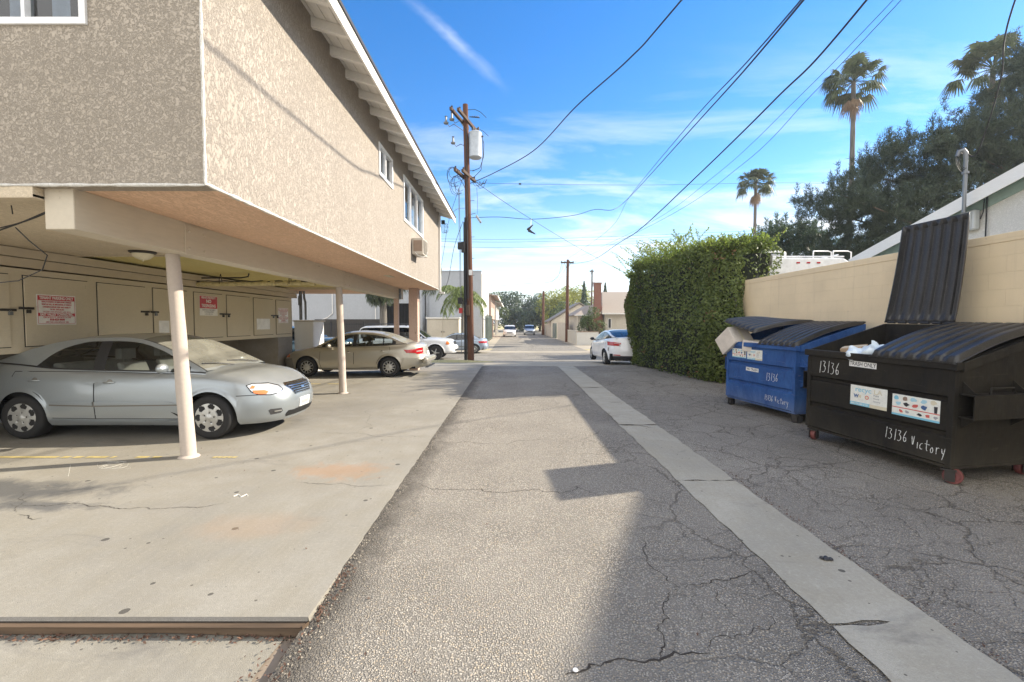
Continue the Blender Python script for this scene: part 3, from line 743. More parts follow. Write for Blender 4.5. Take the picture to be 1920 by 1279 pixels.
# soffit vent and downspout
mb = MB(); mb.box(-3.15, -3.0, 11.2, 11.7, SZ - .014, SZ - .004); shift(mb.build('vent', 'cabinet_paint', bl))
mb = MB(); mb.box(BX + .004, BX + .07, B1 - .12, B1 - .03, SZ - .1, EZ - .2); mb.box(BX + .004, BX + .20, B1 - .12, B1 - .03, SZ - .14, SZ - .08); shift(mb.build('downspout', 'white_wood', bl))
# air conditioner
ac = empty('air_conditioner', (BX, 11.86, 3.40), 0, 'beige window air conditioner sticking out of the stucco wall under the eave', 'air conditioner')
mb = MB(); mb.box(.01, .30, 0, .62, 0, .42); mb.build('casing', 'ac_beige', ac, bevel=.012)
mb = MB(); mb.box(.302, .306, .05, .57, .04, .38); mb.build('coil', 'interior_dark', ac)
mb = MB()
for k in range(14): mb.box(.306, .318, .05, .57, .05 + k * .0245, .058 + k * .0245)
for yk in (.22, .40): mb.box(.318, .324, yk, yk + .012, .04, .38)
mb.build('grille', 'ac_beige', ac)
mb = MB(); mb.box(.05, .27, -.004, -.001, .08, .36); mb.build('side_louver', 'trim_brown', ac)
mb = MB(); mb.tube([(.1, -.01, .05), (.16, -.03, -.03), (.28, .1, -.06), (.33, .3, .0), (.33, .4, .12)], .006, 6); mb.build('power_cord', 'chalk', ac)

# ---------------------------------------------------------------- storage cabinets in the carport
CX = -7.0
cb = empty('storage_cabinet', (CX, 5.0, 0), 0, 'long tan painted row of locked storage cupboards along the carport back wall', 'cabinet')
def cs(o): o.location = Vector(o.location) - Vector((CX, 5.0, 0)); return o
mb = MB(); mb.box(-8.25, CX, 3.95, 14.5, 1.19, 2.40); cs(mb.build('carcass', 'cabinet_paint', cb, bevel=.006))
mb = MB(); mb.box(-8.25, CX - .02, 3.95, 14.9, 2.425, 2.555); mb.box(-8.25, CX + .01, 3.95, 14.9, 2.565, 2.69); cs(mb.build('upper_boards', 'board_paint', cb, bevel=.004))
mb = MB(); mb.box(-8.3, -8.2, 3.95, 14.5, 0, 1.2); mb.box(-8.25, CX - .01, 13.62, 14.5, 0, 1.188); cs(mb.build('stem_wall', 'stem_concrete', cb))
mb = MB(); mb.box(-8.2, -7.75, 9.0, 13.6, 0, .32); cs(mb.build('footing', 'low_concrete', cb, bevel=.03))
doors = [(5.42, 6.34), (6.54, 7.52), (7.70, 8.70), (8.89, 9.82), (10.03, 11.01), (11.18, 12.16), (12.34, 13.33), (13.51, 14.39)]
mb = MB()
for a, b in doors: mb.box(CX + .001, CX + .004, a - .012, b + .012, 1.278, 2.312)
cs(mb.build('door_gap', 'arch_dark', cb))
for k, (a, b) in enumerate(doors):
    mb = MB(); mb.box(CX + .004, CX + .020, a, b, 1.29, 2.30)
    dr = cs(mb.build('cabinet_door', 'cabinet_paint', cb, bevel=.002)); 
    left = k in (0, 2, 4, 6)             # latch side alternates
    yl = b - .02 if left else a + .02
    zl = 1.80 - (.03 if k == 0 else 0)
    mb = MB(); mb.box(CX + .021, CX + .027, yl - .11, yl + .10, zl + .02, zl + .055)
    mb.build('hasp', 'dark_metal', dr)
    mb = MB(); mb.box(CX + .027, CX + .052, yl - .015, yl + .035, zl - .035, zl + .012)
    mb.tube([(CX + .04, yl - .008 + .036 * t, zl + .01 + .03 * math.sin(t * math.pi)) for t in lin(0, 1, 8)], .004, 6)
    mb.build('padlock', 'dark_metal' if k % 3 else 'galv', dr, bevel=.004)
    yh = a + .015 if left else b - .015
    for zh in (1.40, 2.18): mb = MB(); mb.box(CX + .020, CX + .026, yh - .03, yh + .03, zh, zh + .06); mb.build('hinge', 'cabinet_paint', dr)
# blank pieces of paper on the doors
for (y0, y1, z0, z1, lab, cat) in [(9.0, 9.27, 1.42, 1.67, 'small blank white sheet stuck on cupboard door just behind the near post', 'paper'), (12.45, 13.12, 1.44, 1.74, 'larger blank white sheet on cupboard door right of the no trespassing sign', 'paper')]:
    mb = MB(); mb.box(CX + .022, CX + .025, y0, y1, z0, z1); tag(mb.build('paper_sheet', 'sign_white'), lab, cat, 'blank sheets on cupboard doors')
# signs
def sign(name, y0, z0, W, H, label, faded=False):
    e = empty(name, (CX + .024, y0, z0), 0, label, 'sign', 'signs on the cupboard doors')
    mb = MB(); mb.box(0, .003, 0, W, 0, H); mb.build('panel', 'sign_white', e, bevel=.001)
    return e
def F(u, v, d=.0045): return frame((d, u, v), (0, 1, 0), (0, 0, 1))
def band(e, u0, u1, v0, v1, mat, d0=.0031, d1=.0038):
    mb = MB(); mb.box(d0, d1, u0, u1, v0, v1); mb.build('colour_band', mat, e)
def border(e, W, H, m_, t, mat):
    mb = MB()
    for b_ in ((m_, W - m_, m_, m_ + t), (m_, W - m_, H - m_ - t, H - m_), (m_, m_ + t, m_, H - m_), (W - m_ - t, W - m_, m_, H - m_)): mb.box(.0031, .0037, *b_)
    mb.build('border', mat, e)
def towsign(y0, z0, label, red, txt):
    W, H = .60, .45
    e = sign('parking_sign', y0, z0, W, H, label)
    border(e, W, H, .016, .005, red); band(e, .016, W - .016, .365, .434, red); band(e, .016, W - .016, .128, .175, red)
    for s, v, sz, mt, k, sx in [('TENANT PARKING ONLY', .40, .062, 'sign_white', .0022, .73), ('UNAUTHORIZED OR IMPROPERLY PARKED', .342, .032, txt, .0008, .74), ('VEHICLES WILL BE IMPOUNDED AT VEHICLE', .303, .032, txt, .0008, .72),
                               ("OWNER'S EXPENSE, RISK AND LIABILITY", .264, .032, txt, .0008, .74), ('24 HRS. ENFORCED', .228, .030, txt, .0008, .8), ('CVC 22658  L.A.P.D. 877-275-5273  L.A.M.C. 80.71.4', .193, .024, txt, .0004, .80),
                               ('EAST VALLEY TOWING INC.', .151, .050, 'sign_white', .0018, .80), ('13962 SATICOY ST. VAN NUYS CA. 91402', .110, .029, txt, .0004, .82), ('818-623-9600', .076, .040, red, .0022, 1.0), ('JUMP START, LOCK OUTS, FLAT TIRES', .037, .026, txt, .0004, .80)]:
        text('lettering', s, sz, mt, e, F(W / 2, v), 'CENTER', k, sx)
towsign(6.69, 1.60, 'red and white tenant parking only towing sign, left of the near carport post', 'sign_red', 'sign_red')
towsign(13.60, 1.62, 'faded pink parking sign on the last cupboard door at far end', 'sign_faded_red', 'sign_faded_red')
e = sign('trespass_sign', 10.18, 1.79, .62, .45, 'red and white private property no trespassing sign on cupboard door')
band(e, .008, .612, .165, .442, 'sign_red')
for s, v, sz, mt, k, sx in [('PRIVATE PROPERTY', .405, .065, 'sign_white', .0015, .85), ('NO', .325, .10, 'sign_white', .004, 1.1), ('TRESPASSING', .222, .098, 'sign_white', .0022, .82), ('TRESPASSERS ARE SUBJECT', .128, .044, 'sign_grey', .0004, .86), ('TO PROSECUTION', .082, .044, 'sign_grey', .0004, .86), ('L.A.M.C. SEC. 41.24', .035, .036, 'sign_grey', 0, .9)]:
    text('lettering', s, sz, mt, e, F(.31, v), 'CENTER', k, sx)
# ceiling lamp
cl_ = empty('ceiling_lamp', (-5.56, 6.9, 2.70), 0, 'round dome ceiling lamp with dark rim under the carport ceiling', 'lamp')
mb = MB(); mb.lathe([(.17, 0), (.175, -.012), (.155, -.03), (.14, -.036)], 28); mb.build('rim', 'dark_metal', cl_, smooth=True)
mb = MB(); mb.lathe([(.138, -.034), (.125, -.07), (.09, -.105), (.045, -.125), (.012, -.13), (.01, -.145), (0, -.148)], 28); mb.build('shade', 'decal_pale', cl_, smooth=True)
# drain pipes under the ceiling
pp = empty('drain_pipe', (CX, 10.2, 2.5), 0, 'yellow painted drain pipes hung under the carport ceiling', 'pipe')
mb = MB(); mb.tube([(-.15, 0, -.02), (1.3, .02, .0), (2.9, .05, .03)], .048, 12)
for x in (.05, 1.45, 1.62, 1.9, 2.2, 2.5): mb.lathe([(.06, 0), (.062, .02), (.062, .08), (.06, .10)], 12, (x, .01, -.01 + x * .012), 'x')
mb.build('pipe', 'pipe_yellow', pp, smooth=40)
mb = MB(); mb.tube([(.12, -.06, .12), (1.0, -.06, .125), (1.15, -.06, .15), (1.17, -.06, .22)], .016, 8); mb.build('small_pipe', 'dark_metal', pp, smooth=40)
for x in (.5, 2.05):
    mb = MB(); mb.tube([(x, -.05, -.01), (x, -.05, .10), (x, 0, .21)], .008, 6); mb.tube([(x, .05, -.01), (x, .04, .10), (x, 0, .21)], .008, 6); mb.build('hanger', 'dark_metal', pp)
mb = MB(); mb.tube([(-.02, -.02, .04)] + [(.2 * k, .02 * math.sin(k * 2), .045 + .02 * (k % 2)) for k in range(1, 14)], .012, 6); mb.build('conduit', 'dark_metal', pp, smooth=40)
# loose cable under the near soffit
mb = MB(); mb.tube([(-6.2, 4.3, 2.36), (-5.4, 4.25, 2.37), (-4.7, 4.2, 2.47), (-4.3, 4.15, 2.58), (-4.06, 4.12, 2.66)], .007, 6); mb.tube([(-6.2, 4.3, 2.33), (-5.2, 4.22, 2.38), (-4.5, 4.2, 2.54), (-4.06, 4.12, 2.67)], .005, 6)
mb.tube([(-4.56 + .02, 4.2, 2.50), (-4.42, 4.2, 2.38), (-4.28, 4.22, 2.25), (-4.35, 4.24, 2.12), (-4.6, 4.26, 2.02), (-4.95, 4.28, 1.99)], .005, 6)
mb.tube([(-4.56, 4.2, 2.62), (-4.57, 4.2, 2.70)], .005, 6)
tag(mb.build('loose_cable', 'cable_black', smooth=60), 'black cables drooping under the carport soffit beside the beam end', 'cable')
mb = MB(); mb.tube([(-3.775, 10.7, 2.72), (-3.775, 12, 2.69), (-3.775, 13.5, 2.64), (-3.775, 15.3, 2.60)], .008, 6)
tag(mb.build('beam_cable', 'beam_paint', smooth=60), 'thin painted cable stapled along the carport beam', 'cable')
# electric enclosure past the cupboards
eb = empty('meter_cabinet', (-7.15, 14.95, 0), 0, 'white sheet metal meter cabinet standing at the far end of the cupboards', 'cabinet')
mb = MB(); mb.box(0, .62, 0, .85, 0, 1.66); mb.build('housing', 'white_wood', eb, bevel=.008)
mb = MB(); mb.box(-.03, .66, -.05, .89, 1.661, 1.71); mb.build('lid', 'beam_paint', eb, bevel=.006)
mb = MB(); mb.box(.621, .63, .06, .79, .1, 1.58); mb.build('door', 'white_wood', eb, bevel=.003)
mb = MB(); mb.tube([(-6.95, 15.0, 1.72), (-6.95, 15.0, 2.66)], .05, 12); mb.tube([(-6.80, 15.02, 1.72), (-6.80, 15.02, 2.3), (-6.84, 15.02, 2.45), (-6.84, 15.0, 2.66)], .035, 10)
mb.box(-7.0, -6.88, 14.93, 14.97, 2.2, 2.5)
tag(mb.build('riser_pipe', 'galv', smooth=40), 'vertical pipes rising from the meter cabinet to the carport ceiling', 'pipe')
# ================================================================ CARS
def curve(keys):
    xs = np.array([k[0] for k in keys], float); ys = np.array([k[1] for k in keys], float)
    d = np.diff(ys) / np.diff(xs); m = np.zeros(len(xs)); m[0], m[-1] = d[0], d[-1]
    for i in range(1, len(xs) - 1):
        m[i] = 0 if d[i - 1] * d[i] <= 0 else 2 * d[i - 1] * d[i] / (d[i - 1] + d[i])
    def f(x):
        x = min(max(x, xs[0]), xs[-1]); i = int(min(max(np.searchsorted(xs, x) - 1, 0), len(xs) - 2)); h = xs[i + 1] - xs[i]; t = (x - xs[i]) / h
        return float((2 * t**3 - 3 * t * t + 1) * ys[i] + (t**3 - 2 * t * t + t) * h * m[i] + (-2 * t**3 + 3 * t * t) * ys[i + 1] + (t**3 - t * t) * h * m[i + 1])
    return f
def wheel(par, x, y, side, r, wd, style, hub='hub_silver'):
    mb = MB(); s = side
    pr = [(r * .66, -wd / 2), (r * .70, -wd / 2 - .004), (r * .86, -wd / 2 - .006), (r * .95, -wd / 2 + .006), (r * .99, -wd / 2 + .03), (r, -wd / 2 + .06), (r, wd / 2 - .06), (r * .99, wd / 2 - .03), (r * .95, wd / 2 - .006), (r * .86, wd / 2 + .006), (r * .70, wd / 2 + .004), (r * .66, wd / 2 - .01), (r * .6, 0)]
    mb.lathe(pr, 40, (x, y, r), 'y'); t = mb.build('wheel', 'rubber', par, smooth=50)
    R1 = r * (.725 if style == 'kia' else .665); yo = y + s * (wd / 2 - .004); mb = MB(); nr, na = 14, 120
    def hole(rr, a):
        q = rr / R1
        if style == 'kia':
            k = 7; da = ((a / (2 * math.pi) * k) % 1 - .5) * 2 * math.pi / k
            return ((da * q / .20) ** 2 + ((q - .70) / .14) ** 2) < 1
        if style == 'corolla':
            k = 11; da = abs(((a / (2 * math.pi) * k) % 1 - .5) * 2 * math.pi / k)
            return .52 < q < .90 and da * q < .085 + (q - .5) * .28
        if style == 'five':
            k = 5; da = abs(((a / (2 * math.pi) * k) % 1 - .5) * 2 * math.pi / k)
            return .30 < q < .88 and da * q < .10 + (q - .3) * .62
        k = 10; da = abs(((a / (2 * math.pi) * k) % 1 - .5) * 2 * math.pi / k)
        return .28 < q < .86 and da * q < .02 + (q - .25) * .26
    vs = []; H = []
    for i in range(nr + 1):
        rr = R1 * (i / nr) ** .85
        for j in range(na):
            a = 2 * math.pi * j / na; q = rr / R1; h = hole(rr, a); H.append(h)
            d = .018 * (1 - q * q) - (.03 if h else 0) - (.012 if q > .97 else 0) + (.008 if q < .16 else 0)
            if style == 'kia' and .24 < q < .36 and (a / (2 * math.pi) * 5) % 1 < .24: d -= .01; H[-1] = True
            vs.append((x + rr * math.cos(a), yo + s * d, r + rr * math.sin(a)))
    f0 = []; m0 = []
    for i in range(nr):
        for j in range(na):
            q = (i * na + j, i * na + (j + 1) % na, (i + 1) * na + (j + 1) % na, (i + 1) * na + j)
            f0.append(q); m0.append(1 if sum(H[k] for k in q) >= 3 else 0)
    mb.v = vs; mb.f = f0; mb.m = m0
    mb.build('hubcap', [hub, 'arch_dark'], t, smooth=35)
    return t
def make_car(name, c, label, loc, rz, group=None, cat='car'):
    """c: dict of shape curves. +x is the nose, y left, z up; returns the root empty"""
    root = empty(name, loc, rz, label, cat, group)
    L0, L1, hw, H = c['tail'], c['nose'], c['W'] / 2, c['H']
    belt = curve(c['belt']); roof = curve(c['roof']); r = c['r']; ra = r + c.get('gap', .055)
    zb0 = c.get('sill', .20); xn = curve(c['nosex']); xt = curve(c['tailx'])     # z -> x offset of ends
    bc = curve(c.get('bottom', [(L0, zb0 + .06), (L0 + .5, zb0 + .02), (0, zb0), (L1 - .5, zb0), (L1, zb0 + .0)]))
    plan = lambda x: max(0.0, 1 - abs((x - (L0 + L1) / 2) / ((L1 - L0) / 2)) ** c.get('pn', 7)) ** c.get('pm', .42)
    wz = curve([(0, .90), (.06, .955), (.2, .985), (.45, 1.0), (.62, .995), (.80, .985), (.92, .955), (1.0, .89)])
    xs = set()
    for t in np.linspace(0, 1, 34): xs.add(round(L0 + (L1 - L0) * t, 4))
    for t in np.linspace(0, 1, 22) ** 2.6: xs.add(round(L0 + t * .5, 5)); xs.add(round(L1 - t * .5, 5))
    for xa in (c['fa'], c['ra']):
        for q in np.linspace(0, math.pi, 25): xs.add(round(xa + ra * math.cos(q), 5))
        xs.add(xa + ra + .002); xs.add(xa - ra - .002)
    xs = sorted(xs); xs = [x for i, x in enumerate(xs) if i == 0 or x - xs[i - 1] > .00004]
    if L1 not in xs: xs[-1] = L1
    def bottom(x):
        z = bc(x)
        for xa in (c['fa'], c['ra']):
            if abs(x - xa) <= ra: z = max(z, r + math.sqrt(max(0, ra * ra - (x - xa) ** 2)))
        return z
    def X(x, z):
        o = xn(z) * smooth01((x - (c['fa'] + ra)) / (L1 - c['fa'] - ra)) + xt(z) * smooth01(((c['ra'] - ra) - x) / (c['ra'] - ra - L0))
        return x + o
    def wid(x, z):
        zr = (z - zb0) / max(.05, belt(x) - zb0); w = hw * wz(max(0, min(1, zr))) * plan(x)
        for xa in (c['fa'], c['ra']):          # wheel lips
            d = math.hypot(x - xa, z - r)
            if d < ra + .07 and z > r * .6: w += c.get('lip', .014) * (1 - smooth01((d - ra) / .07)) * min(1, plan(x))
        return w
    ns = 16; nd = 8; mb = MB(); cols = []
    gx0, gx1 = c['roof'][0][0], c['roof'][-1][0]
    for x in xs:
        col = []; zl = bottom(x); zt = belt(x)
        zl = min(zl, zt - .02)
        for k in range(ns + 1):
            t = k / ns; z = zl + (zt - zl) * (t ** .9); col.append((X(x, z), wid(x, z), z))
        wt = col[-1][1]
        for k in range(1, nd + 1):
            f = 1 - k / nd; cr_ = c.get('crown', .045) * plan(x) * (1 - f * f)
            sunk = -.32 if gx0 + .12 < x < gx1 - .12 and f < .90 else 0
            col.append((X(x, zt) + (.06 * (1 - f * f) if x > c['fa'] + .3 else 0) * 0, wt * f, zt + cr_ * 1.0 + sunk + (1 - f) * 0 + .012 * min(1, k)))
        cols.append(col)
    n = ns + nd + 1
    for s in (1, -1):
        o = len(mb.v); mb.v += [(p[0], s * p[1], p[2]) for col in cols for p in col]
        for i in range(len(cols) - 1):
            xm = (xs[i] + xs[i + 1]) / 2
            for j in range(n - 1):
                q = (o + i * n + j, o + (i + 1) * n + j, o + (i + 1) * n + j + 1, o + i * n + j + 1)
                mt = 0
                if gx0 + .12 < xm < gx1 - .12 and j >= ns + 1: mt = 1
                zc = sum(mb.v[k][2] for k in q) / 4
                if c.get('clad') and zc < c['clad'](xm): mt = 2
                mb.f.append(q if s < 0 else q[::-1]); mb.m.append(mt)
    body = mb.build('body', [c['paint'], 'interior_dark', c.get('cladmat', 'paint_bumper')], root, smooth=42, weld=True)
    # dark underside and wheel wells
    ub = MB(); ub.box(L0 + .25, L1 - .25, -hw * .62, hw * .62, zb0 + .02, .55)
    for xa in (c['fa'], c['ra']): ub.box(xa - ra - .03, xa + ra + .03, -hw * .9, hw * .9, r + ra * .78, r + ra + .05)
    ub.box(L0 + .3, c['ra'] - ra, -hw * .85, hw * .85, zb0 + .03, .5); ub.box(c['ra'] + ra, c['fa'] - ra, -hw * .88, hw * .88, zb0 + .02, .5); ub.box(c['fa'] + ra, L1 - .35, -hw * .8, hw * .8, zb0 + .03, .5)
    ub.build('underbody', 'arch_dark', root)
    bvh_b = BVHTree.FromObject(body, bpy.context.evaluated_depsgraph_get()) if False else BVHTree.FromPolygons([v.co.copy() for v in body.data.vertices], [tuple(p.vertices) for p in body.data.polygons])
    # greenhouse
    bw = c.get('bw', .90) * hw; rw = c['rw'] / 2
    wtop = curve(c['wtop']) if 'wtop' in c else (lambda x: 9)
    gx = set(np.round(np.linspace(gx0, gx1, 60), 4))
    for a, b_ in c['win']: gx |= {a, b_, a + .002, b_ - .002}
    for v in (c['rf'], c['rr']): gx |= {v, v + .002}
    gx = sorted(gx); rows = []
    rt = []
    for x in gx:
        z0 = belt(x) + .004; z1 = max(z0 + .004, roof(x)); hf = (z1 - z0) / (H - belt(0)); hf = max(0, min(1, hf))
        pb = min(1, plan(x)); yb = bw * pb * (1 - c.get('taper', .04) * smooth01((-x - .6) / 1.2)); yr = yb - (yb - rw) * hf
        drop = .055 * hf; zr = z1 - drop
        e = .02; sl = (roof(min(gx1, x + e)) - roof(max(gx0, x - e))) / (2 * e)
        pw = .050 * math.sqrt(1 + sl * sl); wt_ = max(z0 + .02, min(zr - pw, wtop(x))); wb_ = min(z0 + .022, zr - .001)
        def sy(z): t = (z - z0) / max(.001, zr - z0); return yb + (yr - yb) * t + .018 * hf * math.sin(math.pi * min(1, max(0, t)))
        col = [(x, yb + .012, z0 - .045), (x, yb, z0), (x, sy(wb_), wb_)]
        for t in (.25, .5, .75): z = wb_ + (wt_ - wb_) * t; col.append((x, sy(z), z))
        col += [(x, sy(wt_), wt_), (x, yr, zr)]
        for f in (.965, .90, .78, .6, .4, .2, 0): col.append((x, yr * f, zr + drop * (1 - f ** 3)))
        rows.append(col); rt.append(wt_ - wb_)
    m = len(rows[0]); G = {k: MB() for k in ('pillar', 'roofp', 'side_window', 'windshield', 'rear_window')}
    for s in (1, -1):
        parts = {}
        for i in range(len(gx) - 1):
            xm = (gx[i] + gx[i + 1]) / 2
            for j in range(m - 1):
                q = [rows[i][j], rows[i + 1][j], rows[i + 1][j + 1], rows[i][j + 1]]
                q = [(p[0], s * p[1], p[2]) for p in q]; 
                if s > 0: q = q[::-1]
                win = next((k for k, (a, b_) in enumerate(c['win']) if a < xm < b_), None)
                if 2 <= j <= 5 and win is not None and rt[i] > .03 and rt[i + 1] > .03: parts.setdefault(win, MB()).add(q, [(0, 1, 2, 3)]); continue
                if 2 <= j <= 5 and min(a for a, _ in c['win']) - .12 < xm < max(b_ for _, b_ in c['win']) + .10: G['pillar'].add(q, [(0, 1, 2, 3)], 1); continue
                if j >= 8 and xm > c['rf'] and gx[i + 1] <= gx1 - .03: G['windshield'].add(q, [(0, 1, 2, 3)]); continue
                if j >= 8 and xm < c['rr'] and gx[i] >= gx0 + .04 and not c.get('solidrear'): G['rear_window'].add(q, [(0, 1, 2, 3)]); continue
                if j == 1 or (c['rf'] < xm and j == 7): G['pillar'].add(q, [(0, 1, 2, 3)], 1); continue
                G['pillar'].add(q, [(0, 1, 2, 3)], 0)
        for k in parts: parts[k].build('side_window', c.get('gside', 'glass_car'), root, smooth=60, weld=True)
    if c.get('open_rear') is None:
        b0 = rows[0]; 
    G['pillar'].build('cabin_shell', [c['paint'], 'black_trim'], root, smooth=42, weld=True)
    for k in ('windshield', 'rear_window'):
        if G[k].v: G[k].build(k, c.get('gw' if k == 'windshield' else 'gr', 'glass_car'), root, smooth=70, weld=True)
    # decals hugging the body
    def patch(name, poly, mat, side=None, off=.003, direction=None, origin=None, rings=5, parent=root, bv=bvh_b, smooth=True, rim=None):
        """poly in (x,z) for side +-1, or in (y,z) for 'front'/'rear'"""
        pts = [];
        cxm = sum(p[0] for p in poly) / len(poly); czm = sum(p[1] for p in poly) / len(poly)
        k = 4; dense = []
        for a, b_ in zip(poly, poly[1:] + poly[:1]):
            for t in range(k): dense.append((a[0] + (b_[0] - a[0]) * t / k, a[1] + (b_[1] - a[1]) * t / k))
        nn = len(dense); allp = [(cxm, czm)]
        for q in range(1, rings + 1):
            f = q / rings; allp += [(cxm + (p[0] - cxm) * f, czm + (p[1] - czm) * f) for p in dense]
        out = []
        for u, z in allp:
            if side in (1, -1): o, d = Vector((u, side * 3, z)), Vector((0, -side, 0))
            elif side == 'front': o, d = Vector((6, u, z)), Vector((-1, 0, 0))
            elif side == 'rear': o, d = Vector((-6, u, z)), Vector((1, 0, 0))
            else:                # oblique: direction vector (dx,dy), u measured across it
                dx, dy = side; o = Vector((dx * 6 - dy * u, dy * 6 + dx * u, z)); d = Vector((-dx, -dy, 0))
            o.y += .0013
            h = bv.ray_cast(o, d)
            if h[0] is not None and side in (1, -1) and h[0].y * side < hw * .45: h = (None,) * 4
            if h[0] is None: out.append(out[0] if out else Vector((0, 0, 0))); continue
            nrm = h[1] if h[1].dot(d) < 0 else -h[1]; out.append(h[0] + nrm * off)
        fs = [(0, 1 + (j + 1) % nn, 1 + j) for j in range(nn)]
        for q in range(rings - 1):
            b0 = 1 + q * nn; b1 = b0 + nn
            fs += [(b0 + j, b0 + (j + 1) % nn, b1 + (j + 1) % nn, b1 + j) for j in range(nn)]
        # skirt back to the body
        sk = len(out); dd = Vector((0, -side, 0)) if side in (1, -1) else d
        out += [p + dd * (off + .004) for p in out[1 + (rings - 1) * nn: 1 + rings * nn]]
        b0 = 1 + (rings - 1) * nn
        fs += [(b0 + j, b0 + (j + 1) % nn, sk + (j + 1) % nn, sk + j) for j in range(nn)]
        pm = MB().add(out, fs); return pm.build(name, mat, parent, smooth=50)
    def grow(poly, e):
        cxm = sum(p[0] for p in poly) / len(poly); czm = sum(p[1] for p in poly) / len(poly)
        return [(p[0] + e * (1 if p[0] > cxm else -1), p[1] + e * (1 if p[1] > czm else -1)) for p in poly]
    for s in c.get('sides', (1, -1)):
        for poly, (hx, hz) in c['doors']:
            seam = patch('door_seam', grow(poly, .009), 'arch_dark', s, .003, rings=8)
            d = patch('door', poly, c['paint'], s, .0065, rings=10)
            y0 = bvh_b.ray_cast(Vector((hx, s * 3, hz)), Vector((0, -s, 0)))[0]
            if y0:
                hb = MB(); hb.lathe([(0, -.004), (.042, -.002), (.045, .002), (0, .003)], 16, (hx, y0.y + s * .003, hz), 'y')
                hb.build('handle_cup_shade', c.get('cup', 'paint_bumper'), d, smooth=40)  # darker disc stands in for the shaded recess behind the handle
                hb = MB(); hb.tube([(hx - .075, y0.y + s * .005, hz - .004), (hx - .06, y0.y + s * .03, hz), (hx + .03, y0.y + s * .034, hz + .004), (hx + .075, y0.y + s * .008, hz + .002)], [.008, .012, .012, .010], 8); hb.build('door_handle', c.get('hmat', c['paint']), d, smooth=60)
        for nm, poly, mt, off in c.get('side_patches', []): patch(nm, poly, mt, s, off)
    for nm, poly, mt, off, sd in c.get('end_patches', []): patch(nm, poly, mt, sd, off)
    for s in (1, -1):
        mx_, mz = c['mirror']; yb = hw * .93
        mb = MB(); nu, nv = 12, 10
        mb.grid(lambda u, v: (mx_ + .075 * math.sin(math.pi * v) * math.cos(2 * math.pi * u) * .8, s * (yb + .11 - .10 * math.cos(math.pi * v)), mz + .07 * math.sin(math.pi * v) * math.sin(2 * math.pi * u)), nu, nv)
        mb.tube([(mx_, s * (yb - .06), mz - .05), (mx_, s * (yb + .05), mz - .03)], .02, 8)
        mb.build('mirror', c.get('mirror_mat', c['paint']), root, smooth=60)
        for xa in (c['fa'], c['ra']): wheel(root, xa, s * (hw - .115), s, r, .205, c['rim'], c.get('hub', 'hub_silver'))
    # seats, dash, steering wheel
    zb_ = belt(0); sm = c.get('seat', 'interior_grey')
    for sx in c.get('seats', (.05,)):
        for s in (1, -1):
            b_ = MB()
            def sb_(w0, z0, z1, x0, x1, t):
                b_.prism([(sx + x0, s * .36 - w0, z0), (sx + x0 + t, s * .36 - w0, z0), (sx + x1 + t * .7, s * .36 - w0, z1), (sx + x1, s * .36 - w0, z1)], (0, 2 * w0, 0))
            sb_(.24, zb_ - .36, zb_ + .11, -.12, -.26, .12)
            o = b_.build('seat', sm, root, bevel=.045)
            b_ = MB(); b_.box(sx - .34, sx - .25, s * .36 - .13, s * .36 + .13, zb_ + .15, zb_ + .30); b_.tube([(sx - .28, s * .36 - .05, zb_ + .05), (sx - .29, s * .36 - .05, zb_ + .2)], .007, 6); b_.tube([(sx - .28, s * .36 + .05, zb_ + .05), (sx - .29, s * .36 + .05, zb_ + .2)], .007, 6)
            b_.build('headrest', sm, o, bevel=.035)
    rx_ = c.get('rearseat', -.95)
    b_ = MB(); b_.prism([(rx_, -.62, zb_ - .3), (rx_ + .2, -.62, zb_ - .3), (rx_ - .02, -.62, zb_ + .10), (rx_ - .16, -.62, zb_ + .10)], (0, 1.24, 0)); o = b_.build('rear_seat', sm, root, bevel=.04)
    b_ = MB(); b_.prism([(gx1 - .12, -.66, zb_ - .2), (gx1 - .05, -.66, belt(gx1) + .0), (c['rf'] + .42, -.66, zb_ + .03), (c['rf'] + .38, -.66, zb_ - .25)], (0, 1.32, 0)); b_.build('dashboard', 'interior_dark', root, bevel=.03)
    b_ = MB(); cxw = c['rf'] + .26
    b_.tube([(cxw + .10 * math.sin(q), .36 + .18 * math.cos(q), zb_ - .02 + .17 * math.sin(q)) for q in np.linspace(0, 2 * math.pi, 21)], .013, 6, cap=False); b_.build('steering_wheel', 'interior_dark', root, smooth=60)
    return root, body, patch, bvh_b
def arc(xa, r, Rr, angs): return [(xa + Rr * math.cos(R(q)), r + Rr * math.sin(R(q))) for q in angs]
def rect(x0, x1, z0, z1, r=.0):
    if not r: return [(x0, z0), (x1, z0), (x1, z1), (x0, z1)]
    return [(x0 + r, z0), (x1 - r, z0), (x1, z0 + r), (x1, z1 - r), (x1 - r, z1), (x0 + r, z1), (x0, z1 - r), (x0, z0 + r)]

